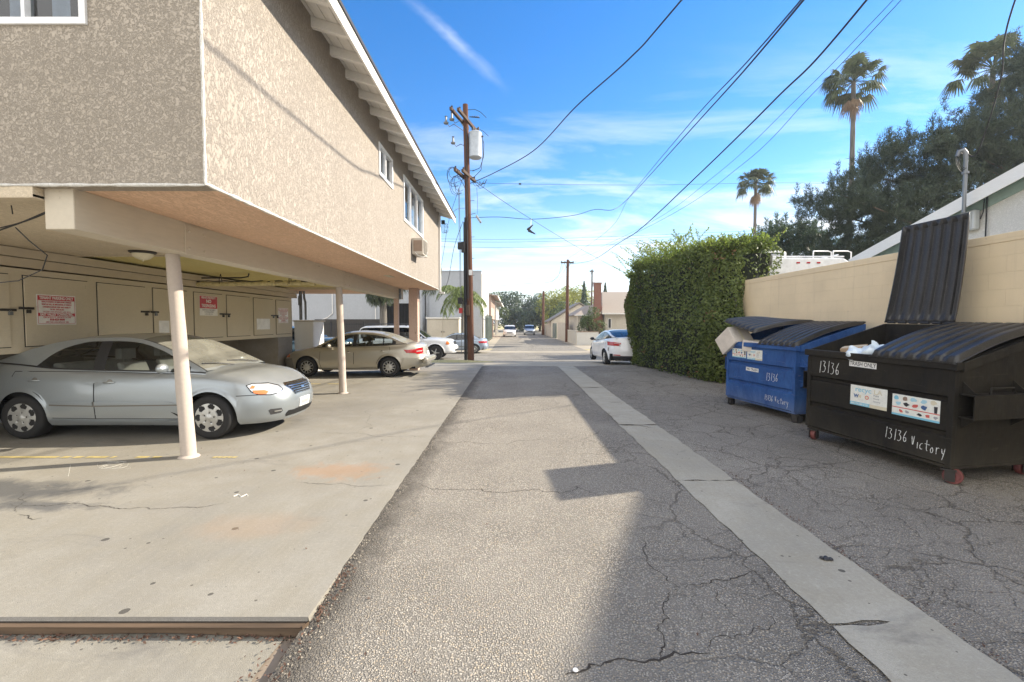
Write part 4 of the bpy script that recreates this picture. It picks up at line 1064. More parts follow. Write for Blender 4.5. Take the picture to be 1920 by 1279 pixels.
# ---- silver sedan parked nose-out under the carport
kia = dict(tail=-2.24, nose=2.24, W=1.735, H=1.47, fa=1.305, ra=-1.305, r=.308, paint='paint_silver', pn=6.0, pm=.33, sill=.19,
    belt=[(-2.24, .92), (-2.15, 1.0), (-1.9, 1.045), (-1.5, 1.03), (-.9, .975), (0, .945), (.8, .93), (1.15, .915), (1.6, .86), (1.95, .775), (2.14, .70), (2.24, .645)],
    wtop=[(-1.20, .97), (-1.12, 1.06), (-1.0, 1.17), (-.85, 1.265), (-.6, 1.345), (-.3, 1.40), (.3, 1.6), (1.3, 1.6)],
    roof=[(-1.98, 1.045), (-1.76, 1.105), (-1.56, 1.18), (-1.28, 1.295), (-.87, 1.415), (-.43, 1.465), (-.1, 1.47), (.2, 1.44), (.5, 1.345), (.85, 1.165), (1.22, .955)],
    rf=.22, rr=-.92, rw=1.16, nosex=[(.18, -.10), (.3, -.03), (.45, 0), (.6, -.03), (.72, -.10), (1.0, -.2)], tailx=[(.2, .12), (.4, .02), (.6, 0), (.9, .05), (1.05, .10)],
    win=[(-1.17, -.36), (-.20, .92)], mirror=(.72, 1.0), rim='kia', gw='glass_dusty', gr='glass_dusty', crown=.065, lip=.018, cup='paint_bumper',
    doors=[([(-.27, .30), (.93, .30), (.97, .50), (.96, .90), (-.27, .935)], (-.06, .80)),
           ([(-.285, .30), (-.285, .935), (-1.40, .945), (-1.43, .87)] + arc(-1.305, .308, .415, [88, 70, 50, 30, 10, 0]), (-1.10, .825))],
    side_patches=[('moulding_shadow', [(-.90, .475), (-.26, .463), (.90, .478), (.93, .508), (-.26, .53), (-.9, .52)], 'paint_bumper', .0085), ('side_moulding', [(-.90, .50), (-.29, .485), (-.29, .535), (-.88, .525)], 'paint_silver', .024), ('bumper_gap', [(1.66, .598), (1.80, .600), (1.95, .602), (1.95, .611), (1.80, .609), (1.66, .607)], 'arch_dark', .002), ('side_moulding', [(-.26, .485), (.88, .50), (.90, .515), (-.26, .535)], 'paint_silver', .024),
                  ('rocker', rect(-.93, .93, .20, .275), 'paint_silver', .012)])
# side windows sit in black frames
kl = 'silver sedan with seven hole hubcaps parked nose out behind the near post'
kroot, kb, kp, kbv = make_car('parked_car', kia, kl, (-5.52, 7.14, 0), 0)
dgl = (.60, -.80)
for s in (-1, 1):
    dg = (.62, s * .785)
    def hp(name, poly, mt, off, **k):
        q = [(-s * (1.16 + u), z) for u, z in poly]
        kp(name, q if s < 0 else q[::-1], mt, dg, off, **k)
    hp('headlight_gap', [(-.245, .745), (-.165, .772), (.05, .758), (.19, .712), (.245, .65), (.21, .603), (.05, .588), (-.10, .602), (-.19, .65)], 'arch_dark', .003, rings=8)
    hp('headlight', [(-.23, .74), (-.16, .76), (.05, .745), (.18, .70), (.23, .65), (.20, .615), (.05, .60), (-.10, .615), (-.18, .66)], 'lamp_clear', .006, rings=8)
    hp('indicator', [(-.15, .63), (-.08, .612), (.0, .608), (.03, .64), (-.02, .665), (-.17, .672)], 'lamp_orange', .009)
    hp('indicator', [(-.20, .70), (-.15, .695), (-.13, .725), (-.17, .74)], 'lamp_orange', .009)
    hp('reflector', [(.04, .63), (.12, .63), (.16, .66), (.11, .70), (.03, .70)], 'hub_silver', .009)
    hp('fog_lamp', [(.02, .37), (.05, .305), (.19, .31), (.22, .34), (.20, .385), (.05, .39)], 'interior_dark', .003)
    hp('fog_lamp_slat', [(.10, .345), (.20, .345), (.20, .358), (.10, .358)], 'hub_silver', .012)
kp('grille_frame', [(-.36, .69), (-.25, .545), (.25, .545), (.36, .69), (.32, .725), (-.32, .725)], 'chrome', 'front', .006, rings=8)
kp('grille', [(-.33, .68), (-.235, .56), (.235, .56), (.33, .68), (.30, .705), (-.30, .705)], 'arch_dark', 'front', .009, rings=8)
for k in range(4):
    z = .575 + k * .031; w_ = .235 + (z - .56) * .75
    kp('grille_bar', rect(-w_, w_, z, z + .012), 'chrome', 'front', .014)
kp('badge', [(.055 * math.cos(q), .635 + .028 * math.sin(q)) for q in np.linspace(0, 2 * math.pi, 10)[:-1]], 'chrome', 'front', .022, rings=3)
kp('lower_intake', rect(-.42, .42, .235, .325, .03), 'arch_dark', 'front', .004, rings=8)
kp('license_plate', rect(-.155, .155, .345, .475), 'plate_white', 'front', .018, rings=3)
kp('plate_print', rect(-.12, .12, .385, .435), 'sign_grey', 'front', .0195, rings=3)
# wipers
mb = MB()
for (y0, y1) in ((.55, -.05), (-.1, -.62)): mb.tube([(1.22, y0, .985), (1.13, (y0 + y1) / 2, 1.03), (1.07, y1, 1.045)], .008, 6)
mb.build('wiper', 'black_trim', kroot)

# ---- beige sedan, nose towards the cupboards
cor = dict(tail=-2.20, nose=2.22, W=1.69, H=1.385, fa=1.32, ra=-1.145, r=.295, paint='paint_beige', pn=6.5, pm=.38, sill=.21,
    belt=[(-2.2, .80), (-2.16, .93), (-2.05, .975), (-1.8, .985), (-1.4, .965), (-.9, .93), (0, .90), (.8, .885), (1.15, .85), (1.6, .785), (2.0, .70), (2.15, .64), (2.22, .58)],
    roof=[(-1.66, .985), (-1.45, 1.08), (-1.2, 1.20), (-.95, 1.30), (-.6, 1.365), (-.2, 1.385), (.1, 1.37), (.35, 1.31), (.7, 1.13), (1.12, .885)],
    rf=.10, rr=-.88, rw=1.10, nosex=[(.2, -.06), (.35, 0), (.5, 0), (.6, -.05), (.75, -.15)], tailx=[(.2, .10), (.35, .0), (.55, -.01), (.64, .03), (.98, .09)],
    win=[(-1.22, -.97), (-.94, -.14), (-.04, .78)], mirror=(.62, .93), rim='corolla', gr='glass_dusty', crown=.04,
    doors=[([(-.08, .27), (.88, .27), (.93, .45), (.90, .86), (-.08, .875)], (.07, .74)), ([(-.095, .27), (-.095, .875), (-1.16, .895), (-1.17, .80)] + arc(-1.145, .295, .40, [82, 62, 42, 22, 2]), (-.93, .76))],
    side_patches=[('side_moulding', rect(-.80, -.10, .455, .49), 'paint_beige', .012), ('side_moulding', rect(-.075, .86, .455, .49), 'paint_beige', .012), ('fuel_door', rect(-1.62, -1.42, .66, .83, .03), 'paint_beige', .004),
                  ('taillight', [(-2.15, .69), (-1.95, .68), (-1.86, .74), (-1.88, .82), (-2.0, .875), (-2.13, .86)], 'lamp_red', .008), ('taillight_stripe', [(-2.06, .755), (-1.93, .75), (-1.93, .775), (-2.06, .785)], 'lamp_clear', .011),
                  ('corner_lamp', [(1.86, .60), (2.04, .57), (2.06, .64), (1.92, .68)], 'lamp_orange', .006), ('front_bumper', [(1.72, .23), (2.12, .23), (2.15, .53), (1.78, .56)], 'paint_bumper', .010)], seats=(.0,), rearseat=-1.05, seat='interior_dark')
croot, cb_, cp_, cbv = make_car('parked_car', cor, 'beige sedan with gravelly twelve spoke hubcaps parked tail out beside the pink pillar', (-4.83, 14.42, 0), math.pi)
croot['label'] = 'dusty beige sedan with tail towards the alley beside the thick pink pillar'
cp_('taillight', [(.45, .71), (.62, .70), (.78, .72), (.79, .82), (.46, .84)], 'lamp_red', 'rear', .008); cp_('taillight', [(-.45, .71), (-.62, .70), (-.78, .72), (-.79, .82), (-.46, .84)], 'lamp_red', 'rear', .008)
cp_('rear_bumper', [(-.80, .30), (.80, .30), (.80, .58), (-.80, .58)], 'paint_beige', 'rear', .035, rings=8); cp_('license_plate', rect(-.155, .155, .62, .75), 'plate_white', 'rear', .02, rings=3)
mb = MB(); mb.box(-2.29, -2.12, -.76, .76, .40, .58); mb.build('bumper_bar', 'paint_beige', croot, bevel=.06)
mb = MB(); mb.box(-2.30, -2.20, -.55, .70, .275, .30); mb.build('bumper_trim', 'black_trim', croot, bevel=.01)

# ---- white sport utility on the street
suv = dict(tail=-2.55, nose=2.62, W=1.95, H=1.80, fa=1.62, ra=-1.38, r=.385, paint='paint_white', pn=8, pm=.36, sill=.36, gap=.08, lip=.03,
    belt=[(-2.55, 1.10), (-2.45, 1.12), (0, 1.12), (1.0, 1.12), (1.3, 1.12), (2.2, 1.06), (2.5, .99), (2.62, .90)],
    roof=[(-2.50, 1.13), (-2.42, 1.45), (-2.30, 1.70), (-2.1, 1.78), (-1.2, 1.80), (0, 1.80), (.25, 1.77), (.45, 1.70), (1.22, 1.125)],
    rf=.32, rr=-2.28, rw=1.46, nosex=[(.3, -.05), (.5, .04), (.72, .04), (.80, -.04), (1.1, -.10)], tailx=[(.3, .05), (.6, -.05), (.75, 0), (1.1, .03)],
    win=[(-2.18, -1.25), (-1.15, -.40), (-.28, .98)], mirror=(.92, 1.17), rim='five', gside='glass_dark', gr='glass_dark', crown=.05, taper=.0,
    doors=[([(-.35, .44), (.98, .44), (1.04, .8), (1.02, 1.08), (-.35, 1.08)], (-.18, .95)), ([(-.37, .44), (-.37, 1.08), (-1.25, 1.08), (-1.28, .98)] + arc(-1.38, .385, .52, [75, 50, 25, 8]), (-1.02, .95))],
    side_patches=[('headlight', [(2.18, .80), (2.50, .80), (2.53, .96), (2.25, 1.0)], 'lamp_clear', .01), ('indicator', [(2.16, .82), (2.34, .81), (2.33, .965), (2.20, .985)], 'lamp_orange', .014), ('side_moulding', rect(-1.0, 1.05, .60, .68), 'paint_white', .02)], seats=(.2, ), rearseat=-.9)
sroot, sb2, sp2, sbv = make_car('parked_car', suv, 'white sport utility vehicle with roof rails parked on the cross street', (-5.95, 26.0, g(26)), 0)
sroot.scale = (1.06, 1.06, 1.06)
sp2('grille', rect(-.42, .42, .78, .98, .03), 'chrome', 'front', .01); sp2('grille_mesh', rect(-.38, .38, .81, .95, .02), 'arch_dark', 'front', .016); sp2('lower_intake', rect(-.5, .5, .46, .56, .02), 'arch_dark', 'front', .01); sp2('license_plate', rect(-.15, .15, .57, .70), 'plate_white', 'front', .03)
for s in (1, -1):
    mb = MB(); mb.tube([(-2.1, s * .66, 1.79), (-2.0, s * .66, 1.87), (-1.3, s * .66, 1.885), (-.2, s * .66, 1.88), (.1, s * .66, 1.79)], .022, 8)
    for x in (-1.6, -.9): mb.tube([(x, s * .66, 1.79), (x, s * .66, 1.88)], .03, 8)
    mb.build('roof_rail', 'black_trim', sroot, smooth=60)
mb = MB()
for x in (-1.7, -.8): mb.tube([(x, -.64, 1.87), (x, .64, 1.87)], .018, 8)
mb.build('roof_crossbar', 'black_trim', sroot)

# ---- blue-grey sedan beyond
bm_ = dict(tail=-2.20, nose=2.25, W=1.74, H=1.385, fa=1.42, ra=-1.30, r=.31, paint='paint_bluegrey', pn=7, pm=.40, sill=.20,
    belt=[(-2.2, .86), (-2.1, .95), (-1.8, .965), (-1.2, .94), (0, .90), (.9, .87), (1.3, .84), (2.0, .74), (2.25, .60)],
    roof=[(-1.70, .97), (-1.4, 1.13), (-1.05, 1.29), (-.6, 1.37), (-.15, 1.385), (.2, 1.35), (.55, 1.2), (1.15, .86)],
    rf=.12, rr=-.78, rw=1.10, nosex=[(.2, -.05), (.4, .03), (.6, 0), (.8, -.1)], tailx=[(.2, .08), (.45, -.03), (.6, 0), (.95, .08)],
    win=[(-1.15, -.14), (-.04, .85)], mirror=(.70, .93), rim='many', gside='glass_dark',
    doors=[([(-.08, .27), (.98, .27), (1.0, .85), (-.08, .87)], (.06, .78)), ([(-.095, .27), (-.095, .87), (-1.22, .9)] + arc(-1.30, .31, .42, [75, 50, 25, 2]), (-1.0, .79))],
    side_patches=[('side_moulding', rect(-.95, 1.0, .44, .49), 'paint_bumper', .012), ('taillight', [(-2.14, .70), (-1.92, .70), (-1.92, .83), (-2.12, .83)], 'lamp_red', .008)], rearseat=-1.0)
broot, _, bp_, _ = make_car('parked_car', bm_, 'blue grey sedan with a red taillight parked beyond the wooden pole', (-3.84, 31.6, g(31.6)), math.pi)
bp_('taillight', rect(.45, .82, .69, .83), 'lamp_red', 'rear', .01); bp_('taillight', rect(-.82, -.45, .69, .83), 'lamp_red', 'rear', .01)

# ---- dark teal pickup nose behind the meter cabinet
pk = dict(suv); pk.update(paint='paint_teal', H=1.62, W=1.9, belt=[(-2.55, .98), (0, 1.0), (1.2, 1.07), (1.9, 1.05), (2.4, .99), (2.62, .88)], clad=lambda x: .55, cladmat='black_trim',
    roof=[(-1.9, 1.0), (-1.8, 1.45), (-1.5, 1.58), (-.5, 1.62), (.1, 1.60), (.3, 1.54), (1.05, 1.07)], rr=-1.6, win=[(-1.5, -.6), (-.5, .8)], mirror=(.8, 1.12),
    side_patches=[('headlight', [(2.28, .76), (2.52, .74), (2.55, .90), (2.30, .93)], 'lamp_clear', .01)])
proot, _, pp_, _ = make_car('parked_car', pk, 'dark teal truck with only its rounded hood and headlight showing behind the meter cabinet', (-9.35, 19.9, g(19.9)), 0)
pp_('headlight', [(.50, .75), (.88, .75), (.90, .88), (.50, .92)], 'lamp_clear', 'front', .01); pp_('headlight', [(-.50, .75), (-.88, .75), (-.90, .88), (-.50, .92)], 'lamp_clear', 'front', .01)
pp_('grille', rect(-.46, .46, .68, .92, .03), 'arch_dark', 'front', .01)

# ---- white sedan with its back to us by the hedge
el = dict(tail=-2.26, nose=2.27, W=1.775, H=1.435, fa=1.38, ra=-1.32, r=.315, paint='paint_white', pn=5.0, pm=.42, sill=.20, lip=.02,
    belt=[(-2.26, .98), (-2.2, 1.08), (-2.05, 1.12), (-1.6, 1.09), (-.9, 1.02), (0, .96), (.9, .92), (1.4, .88), (2.0, .76), (2.27, .62)],
    roof=[(-2.02, 1.125), (-1.7, 1.235), (-1.3, 1.345), (-.8, 1.42), (-.3, 1.435), (.1, 1.40), (.5, 1.29), (1.4, .89)],
    rf=.18, rr=-.85, rw=1.14, nosex=[(.2, -.08), (.4, .0), (.6, 0), (.8, -.1)], tailx=[(.2, .10), (.35, 0), (.62, -.02), (.8, .03), (1.1, .10)],
    win=[(-1.62, -.42), (-.30, 1.0)], mirror=(.82, 1.0), mirror_mat='black_trim', rim='five', gside='glass_car', gr='glass_dark',
    doors=[([(-.34, .28), (.95, .28), (1.0, .5), (.98, .90), (-.34, .945)], (-.18, .80)), ([(-.36, .28), (-.36, .945), (-1.42, 1.0), (-1.44, .85)] + arc(-1.32, .315, .425, [80, 60, 40, 20, 2]), (-1.15, .86))],
    side_patches=[('taillight', [(-2.20, .88), (-1.95, .93), (-1.70, .975), (-1.72, .93), (-2.0, .82), (-2.2, .80)], 'lamp_red', .006)])
eroot, _, ep, _ = make_car('parked_car', el, 'white sedan parked with its tail towards us against the tall hedge', (4.58, 19.75, g(19.5) + .02), R(91))
for s in (1, -1):
    ep('taillight', [(s * .38, .88), (s * .40, .93), (s * .60, .955), (s * .80, .97), (s * .80, .82), (s * .62, .81)], 'lamp_red', 'rear', .008)
    ep('taillight_stripe', [(s * .42, .895), (s * .62, .905), (s * .62, .92), (s * .42, .915)], 'lamp_clear', 'rear', .012)
    ep('rear_reflector', rect(min(s * .42, s * .64), max(s * .42, s * .64), .44, .475), 'lamp_red', 'rear', .02)
ep('bumper_insert', [(-.66, .24), (.66, .24), (.74, .30), (.66, .41), (.4, .43), (-.4, .43), (-.66, .41), (-.74, .30)], 'black_trim', 'rear', .012, rings=8)
ep('license_plate', rect(-.155, .155, .66, .79), 'plate_white', 'rear', .012, rings=3)
# ---- two vehicles far down the alley
van = dict(suv); van.update(paint='paint_white', H=1.72, W=1.85, tail=-2.35, nose=2.4, fa=1.45, ra=-1.4, r=.33, sill=.24, roof=[(-2.28, 1.1), (-2.2, 1.4), (-2.05, 1.64), (-1, 1.72), (0, 1.70), (.5, 1.6), (1.65, 1.07)], rf=.62, rr=-2.0,
    belt=[(-2.35, 1.08), (0, 1.06), (1.3, 1.04), (2.0, .93), (2.4, .72)], win=[(-1.95, -.9), (-.8, .1), (.2, 1.15)], mirror=(1.15, 1.12), lip=.012, gap=.05, side_patches=[],
    doors=[([(.15, .34), (1.15, .34), (1.2, 1.0), (.15, 1.02)], (.3, .9))], rearseat=-1.2)
vroot, _, vp, _ = make_car('parked_car', van, 'silvery white minivan facing us far down the alley on the left', (-.35, 68, g(70)), R(-90), 'vehicles far down the alley')
for s in (1, -1): vp('headlight', [(s * .52, .62), (s * .85, .64), (s * .86, .78), (s * .58, .74)], 'lamp_clear', 'front', .01)
vp('grille', rect(-.4, .4, .56, .68, .02), 'arch_dark', 'front', .01); vp('license_plate', rect(-.15, .15, .42, .54), 'plate_white', 'front', .02)
v2 = dict(van); v2.update(paint='paint_bluegrey', H=1.70)
wroot, _, wp, _ = make_car('parked_car', v2, 'grey minivan facing us far down the alley on the right', (2.95, 78, g(80)), R(-90), 'vehicles far down the alley')
for s in (1, -1): wp('headlight', [(s * .52, .62), (s * .85, .64), (s * .86, .78), (s * .58, .74)], 'lamp_clear', 'front', .01)
wp('grille', rect(-.4, .4, .56, .68, .02), 'arch_dark', 'front', .01)
# ================================================================ DUMPSTERS
def metal_bin(name, c, grime, c2):
    b = NB(name); x, y, z = b.xyz()
    v = b.map((1, 1, .5)); n = b.noise(2.3, 6, .7, .6, vec=v); f = b.noise(38, 4, .65, vec=b.map((1, 1, .3)))
    col = b.mix(b.ramp(n, .3, .72), c, c2)
    col = b.mix(b.ramp(f, .45, .8, 0, .40), col, tuple(k * .5 for k in c))
    sc = b.noise(9, 8, .75, 2.0, vec=b.map((.25, .25, 3)))
    col = b.mix(b.ramp(sc, .60, .64, 0, .40), col, grime)
    low = b.ramp(z, .42, .12, 0, .55)
    col = b.mix(b.math('MULTIPLY', low, b.ramp(n, .3, .6)), col, grime)
    rs = b.ramp(b.noise(5, 7, .8), .69, .72, 0, .7)
    col = b.mix(rs, col, (.12, .06, .035))
    b.bump(b.math('ADD', b.math('MULTIPLY', b.noise(3.2, 2, .5), 2.2), b.math('MULTIPLY', f, .15)), .45, .03)
    return b.done(col, b.ramp(n, .3, .7, .48, .72), 0, .20)
metal_bin('bin_black', (.010, .010, .011), (.075, .066, .052), (.032, .027, .019))
metal_bin('bin_blue', (.016, .055, .20), (.20, .24, .34), (.05, .14, .38))
def lidmat():
    b = NB('lid_plastic'); n = b.noise(3, 6, .65); f = b.noise(70, 3)
    col = b.mix(b.ramp(n, .35, .7), (.013, .013, .014), (.032, .031, .030))
    col = b.mix(b.ramp(f, .5, .8, 0, .3), col, (.14, .13, .12))
    b.bump(f, .12, .003); return b.done(col, b.ramp(n, .3, .7, .30, .50), 0, .55)
lidmat()
STROKES = {'1': ([(.35, 1), (.28, 0)],), '3': ([(.05, .95), (.55, .93), (.22, .58), (.5, .5), (.58, .25), (.35, .0), (.05, .05)],), '6': ([(.5, 1.0), (.2, .6), (.1, .25), (.28, 0), (.55, .12), (.5, .42), (.2, .38)],),
           'V': ([(0, 1.05), (.22, 0), (.38, 1.1)],), 'i': ([(.15, .6), (.14, .02)],), 'c': ([(.5, .6), (.15, .5), (.08, .2), (.25, .02), (.5, .08)],), 't': ([(.3, 1.0), (.28, .1), (.45, .02)], [(.0, .68), (.75, .66)]),
           'o': ([(.3, .55), (.06, .35), (.15, .05), (.42, .08), (.48, .4), (.28, .56)],), 'r': ([(.12, .62), (.14, .02)], [(.14, .4), (.3, .6), (.5, .58)]), 'y': ([(.08, .6), (.15, .2), (.4, .18)], [(.55, .62), (.42, .1), (.22, -.45)])}
def handwrite(s, x, z, h, par, y=-.004, seed=1, name='handwriting', wd=.0030):
    r = random.Random(seed); mb = MB(); cx = x
    for ch in s:
        if ch == ' ': cx += h * .35; continue
        for st in STROKES[ch]:
            pts = [Vector(p) for p in st]
            for _ in range(2):
                q = [pts[0]]
                for a, b_ in zip(pts, pts[1:]): q += [a * .75 + b_ * .25, a * .25 + b_ * .75]
                pts = q + [pts[-1]]
            zz_ = r.uniform(-.06, .06)
            mb.tube([(cx + (p.x + .08 * p.y) * h * .56, y + r.uniform(-.0006, .0006), z + (p.y + zz_) * h) for p in pts], [wd * r.uniform(.55, 1.15) for _ in pts], 5)
        cx += h * ({'1': .36, 'i': .24}.get(ch, .46))
    mb.build(name, 'chalk', par); return cx
def dumpster(label, loc, rz, tilt, W, D, paint, lidL, lidR, stickers, caster_mat):
    root = empty('dumpster', loc, rz, label, 'dumpster')
    root.rotation_euler = (0, tilt, rz)
    z0, zf, zb = .19, 1.25, 1.60; w2 = W / 2; t = .012
    mb = MB()
    # walls as plates with thickness; front panel pressed into three steps
    prof = [(.05, z0), (.0, z0 + .01), (.0, .47), (.035, .485), (.035, .52), (.006, .545), (.006, .83), (.040, .845), (.040, .875), (.0, .90), (.0, zf - .08)]
    for (ya, za_), (yb, zb_) in zip(prof, prof[1:]):
        mb.add([(-w2, ya, za_), (w2, ya, za_), (w2, yb, zb_), (-w2, yb, zb_)], [(0, 1, 2, 3)])
    for s in (-1, 1):
        mb.add([(s * w2, y, z) for y, z in prof] + [(s * w2, 0, zf), (s * w2, .03, zf), (s * w2, D, zb), (s * w2, D, z0), (s * w2, .05, z0)], [tuple(range(len(prof) + 5)) if s > 0 else tuple(range(len(prof) + 5))[::-1]])
        mb.add([(s * (w2 - t), .03, z0), (s * (w2 - t), .03, zf), (s * (w2 - t), D, zb), (s * (w2 - t), D, z0)], [(0, 1, 2, 3)])
    mb.add([(-w2, D, z0), (w2, D, z0), (w2, D, zb), (-w2, D, zb)], [(3, 2, 1, 0)]); mb.add([(-w2, D - t, z0), (w2, D - t, z0), (w2, D - t, zb), (-w2, D - t, zb)], [(0, 1, 2, 3)])
    mb.add([(-w2, .05, z0), (w2, .05, z0), (w2, D, z0), (-w2, D, z0)], [(3, 2, 1, 0)]); mb.add([(-w2, .03, z0 + .03), (w2, .03, z0 + .03), (w2, D, z0 + .03), (-w2, D, z0 + .03)], [(0, 1, 2, 3)])
    mb.add([(-w2, .045, z0), (w2, .045, z0), (w2, .045, zf), (-w2, .045, zf)], [(3, 2, 1, 0)])
    body = mb.build('body', paint, root)
    mb = MB(); mb.box(-w2 - .035, w2 + .035, -.035, .05, zf - .08, zf)
    mb.build('front_rim', paint, root, bevel=.006)
    for s in (-1, 1):
        mb = MB(); a = s * (w2 + .002); q = s * (w2 + .040)
        mb.prism([(a, .051, zf - .10), (a, D + .01, zb - .10), (a, D + .01, zb + .0), (a, .051, zf - .001)], (q - a, 0, 0)); mb.build('side_rim', paint, root, bevel=.005)
        mb = MB(); mb.box(min(s * (w2 - .05), s * (w2 + .006)), max(s * (w2 - .05), s * (w2 + .006)), -.006, .045, z0 + .0, zf - .101); mb.build('corner_post', paint, root, bevel=.004)
        # fork pocket
        x0, x1 = sorted((s * (w2 + .003), s * (w2 + .14))); mb = MB(); za_, zb_ = .70, .92
        mb.box(x0, x1, .06, D - .1, zb_, zb_ + .012); mb.box(x0, x1, .06, D - .1, za_ - .012, za_); xo = x1 if s > 0 else x0
        mb.box(min(xo, xo - s * .012), max(xo, xo - s * .012), .06, D - .1, za_ + .0005, zb_ - .0005)
        mb.prism([(s * (w2 + .003), .10, zb_ + .013), (s * (w2 + .13), .10, zb_ + .013), (s * (w2 + .003), .10, zb_ + .13)], (0, .012, 0)); mb.prism([(s * (w2 + .003), .75, zb_ + .013), (s * (w2 + .13), .75, zb_ + .013), (s * (w2 + .003), .75, zb_ + .13)], (0, .012, 0))
        mb.prism([(s * (w2 + .003), .10, za_ - .013), (s * (w2 + .13), .10, za_ - .013), (s * (w2 + .003), .10, za_ - .12)], (0, .012, 0)); mb.prism([(s * (w2 + .003), .75, za_ - .013), (s * (w2 + .13), .75, za_ - .013), (s * (w2 + .003), .75, za_ - .12)], (0, .012, 0))
        pk_ = mb.build('fork_pocket', paint, root)
        mb = MB(); mb.tube([(s * (w2 + .09), .32, zb_ + .01), (s * (w2 + .09), .33, zb_ + .07), (s * (w2 + .09), .62, zb_ + .07), (s * (w2 + .09), .64, zb_ + .01)], .010, 8); mb.build('grab_handle', paint, pk_, smooth=50)
    mb = MB(); mb.box(-w2, w2, .02, D - .02, z0 - .035, z0 - .001); mb.build('base_frame', paint, root, bevel=.006)
    for (cx_, cy_, ang) in ((-w2 + .08, .05, .45), (w2 - .05, .06, -1.0), (-w2 + .12, D - .15, .2), (w2 - .12, D - .15, .1)):
        e_ = MB(); e_.box(-.06, .06, -.06, .06, z0 - .05, z0 - .036); e_.box(-.048, -.040, -.03, .05, .03, z0 - .051); e_.box(.040, .048, -.03, .05, .03, z0 - .051); e_.lathe([(.035, z0 - .036), (.03, z0 - .06), (.01, z0 - .06)], 12)
        o = e_.build('caster', 'dark_metal', root, loc=(cx_, cy_, 0)); o.rotation_euler = (0, 0, ang)
        e_ = MB(); e_.lathe([(0, -.030), (.022, -.032), (.025, -.024), (.058, -.022), (.06, -.027), (.076, -.027), (.082, -.015), (.082, .015), (.076, .027), (.06, .027), (.058, .022), (.025, .024), (.022, .032), (0, .030)], 28, (0, .03, .082), 'x')
        e_.build('caster_wheel', caster_mat, o, smooth=40)
    # lids
    slant = math.hypot(D, zb - zf)
    def lid(x0, x1, a0, a1, bulge=.055, ext=.05):
        """a0,a1: opening angle at the two sides (0 shut, rad)"""
        base = math.atan2(zb - zf, D); nu, nv = 84, 22; mb = MB(); nrib = 7
        def f(u, v):
            a = a0 + (a1 - a0) * u; ln = slant + ext; s_ = v * ln
            rib = abs(math.sin(math.pi * (u * nrib + .0))); rb = .030 * smooth01((rib - .45) / .35) * smooth01(v / .10) * smooth01((1 - v) / .06)
            h = bulge * math.sin(math.pi * min(1, v * 1.02)) * 1.0 + rb + .012
            if u < .012 or u > .988 or v > .985: h -= .035
            th = a - base          # angle above horizontal, pointing to the front
            y = D - s_ * math.cos(th) - h * -math.sin(th) * -1
            y = D - s_ * math.cos(th) + h * math.sin(th); z = zb + .02 + s_ * math.sin(th) + h * math.cos(th)
            return (x0 + (x1 - x0) * u, y, z)
        mb.grid(f, nu, nv)
        o = mb.build('lid', 'lid_plastic', root, smooth=35)
        md = o.modifiers.new('s', 'SOLIDIFY'); md.thickness = .006; md.offset = -1
        hb = MB()
        for k in range(6):
            xx = x0 + (x1 - x0) * (k + .5) / 6; hb.lathe([(.018, -.05), (.018, .05)], 10, (xx, D + .005, zb + .022), 'x')
        hb.build('hinge', 'lid_plastic', o)
        return o
    lid(-w2 + .0, -.012, *lidL); lid(.012, w2 + .03, *lidR)
    mb = MB(); mb.tube([(-w2 - .03, D + .01, zb + .025), (w2 + .03, D + .01, zb + .025)], .009, 8); mb.build('hinge_rod', 'dark_metal', root)
    stickers(root, w2)
    return root
def FF(x, z, y=-.0045, rot=0): return frame((x, y, z), (math.cos(rot), 0, math.sin(rot)), (-math.sin(rot), 0, math.cos(rot)))
def plate(par, x0, x1, z0, z1, y0, mat, th=.002, name='sticker', rot=0):
    m_ = MB(); fm = FF((x0 + x1) / 2, (z0 + z1) / 2, y0, rot); w_, h_ = (x1 - x0) / 2, (z1 - z0) / 2
    m_.box(-w_, w_, -h_, h_, -th / 2, th / 2, 0, fm); return m_.build(name, mat, par)
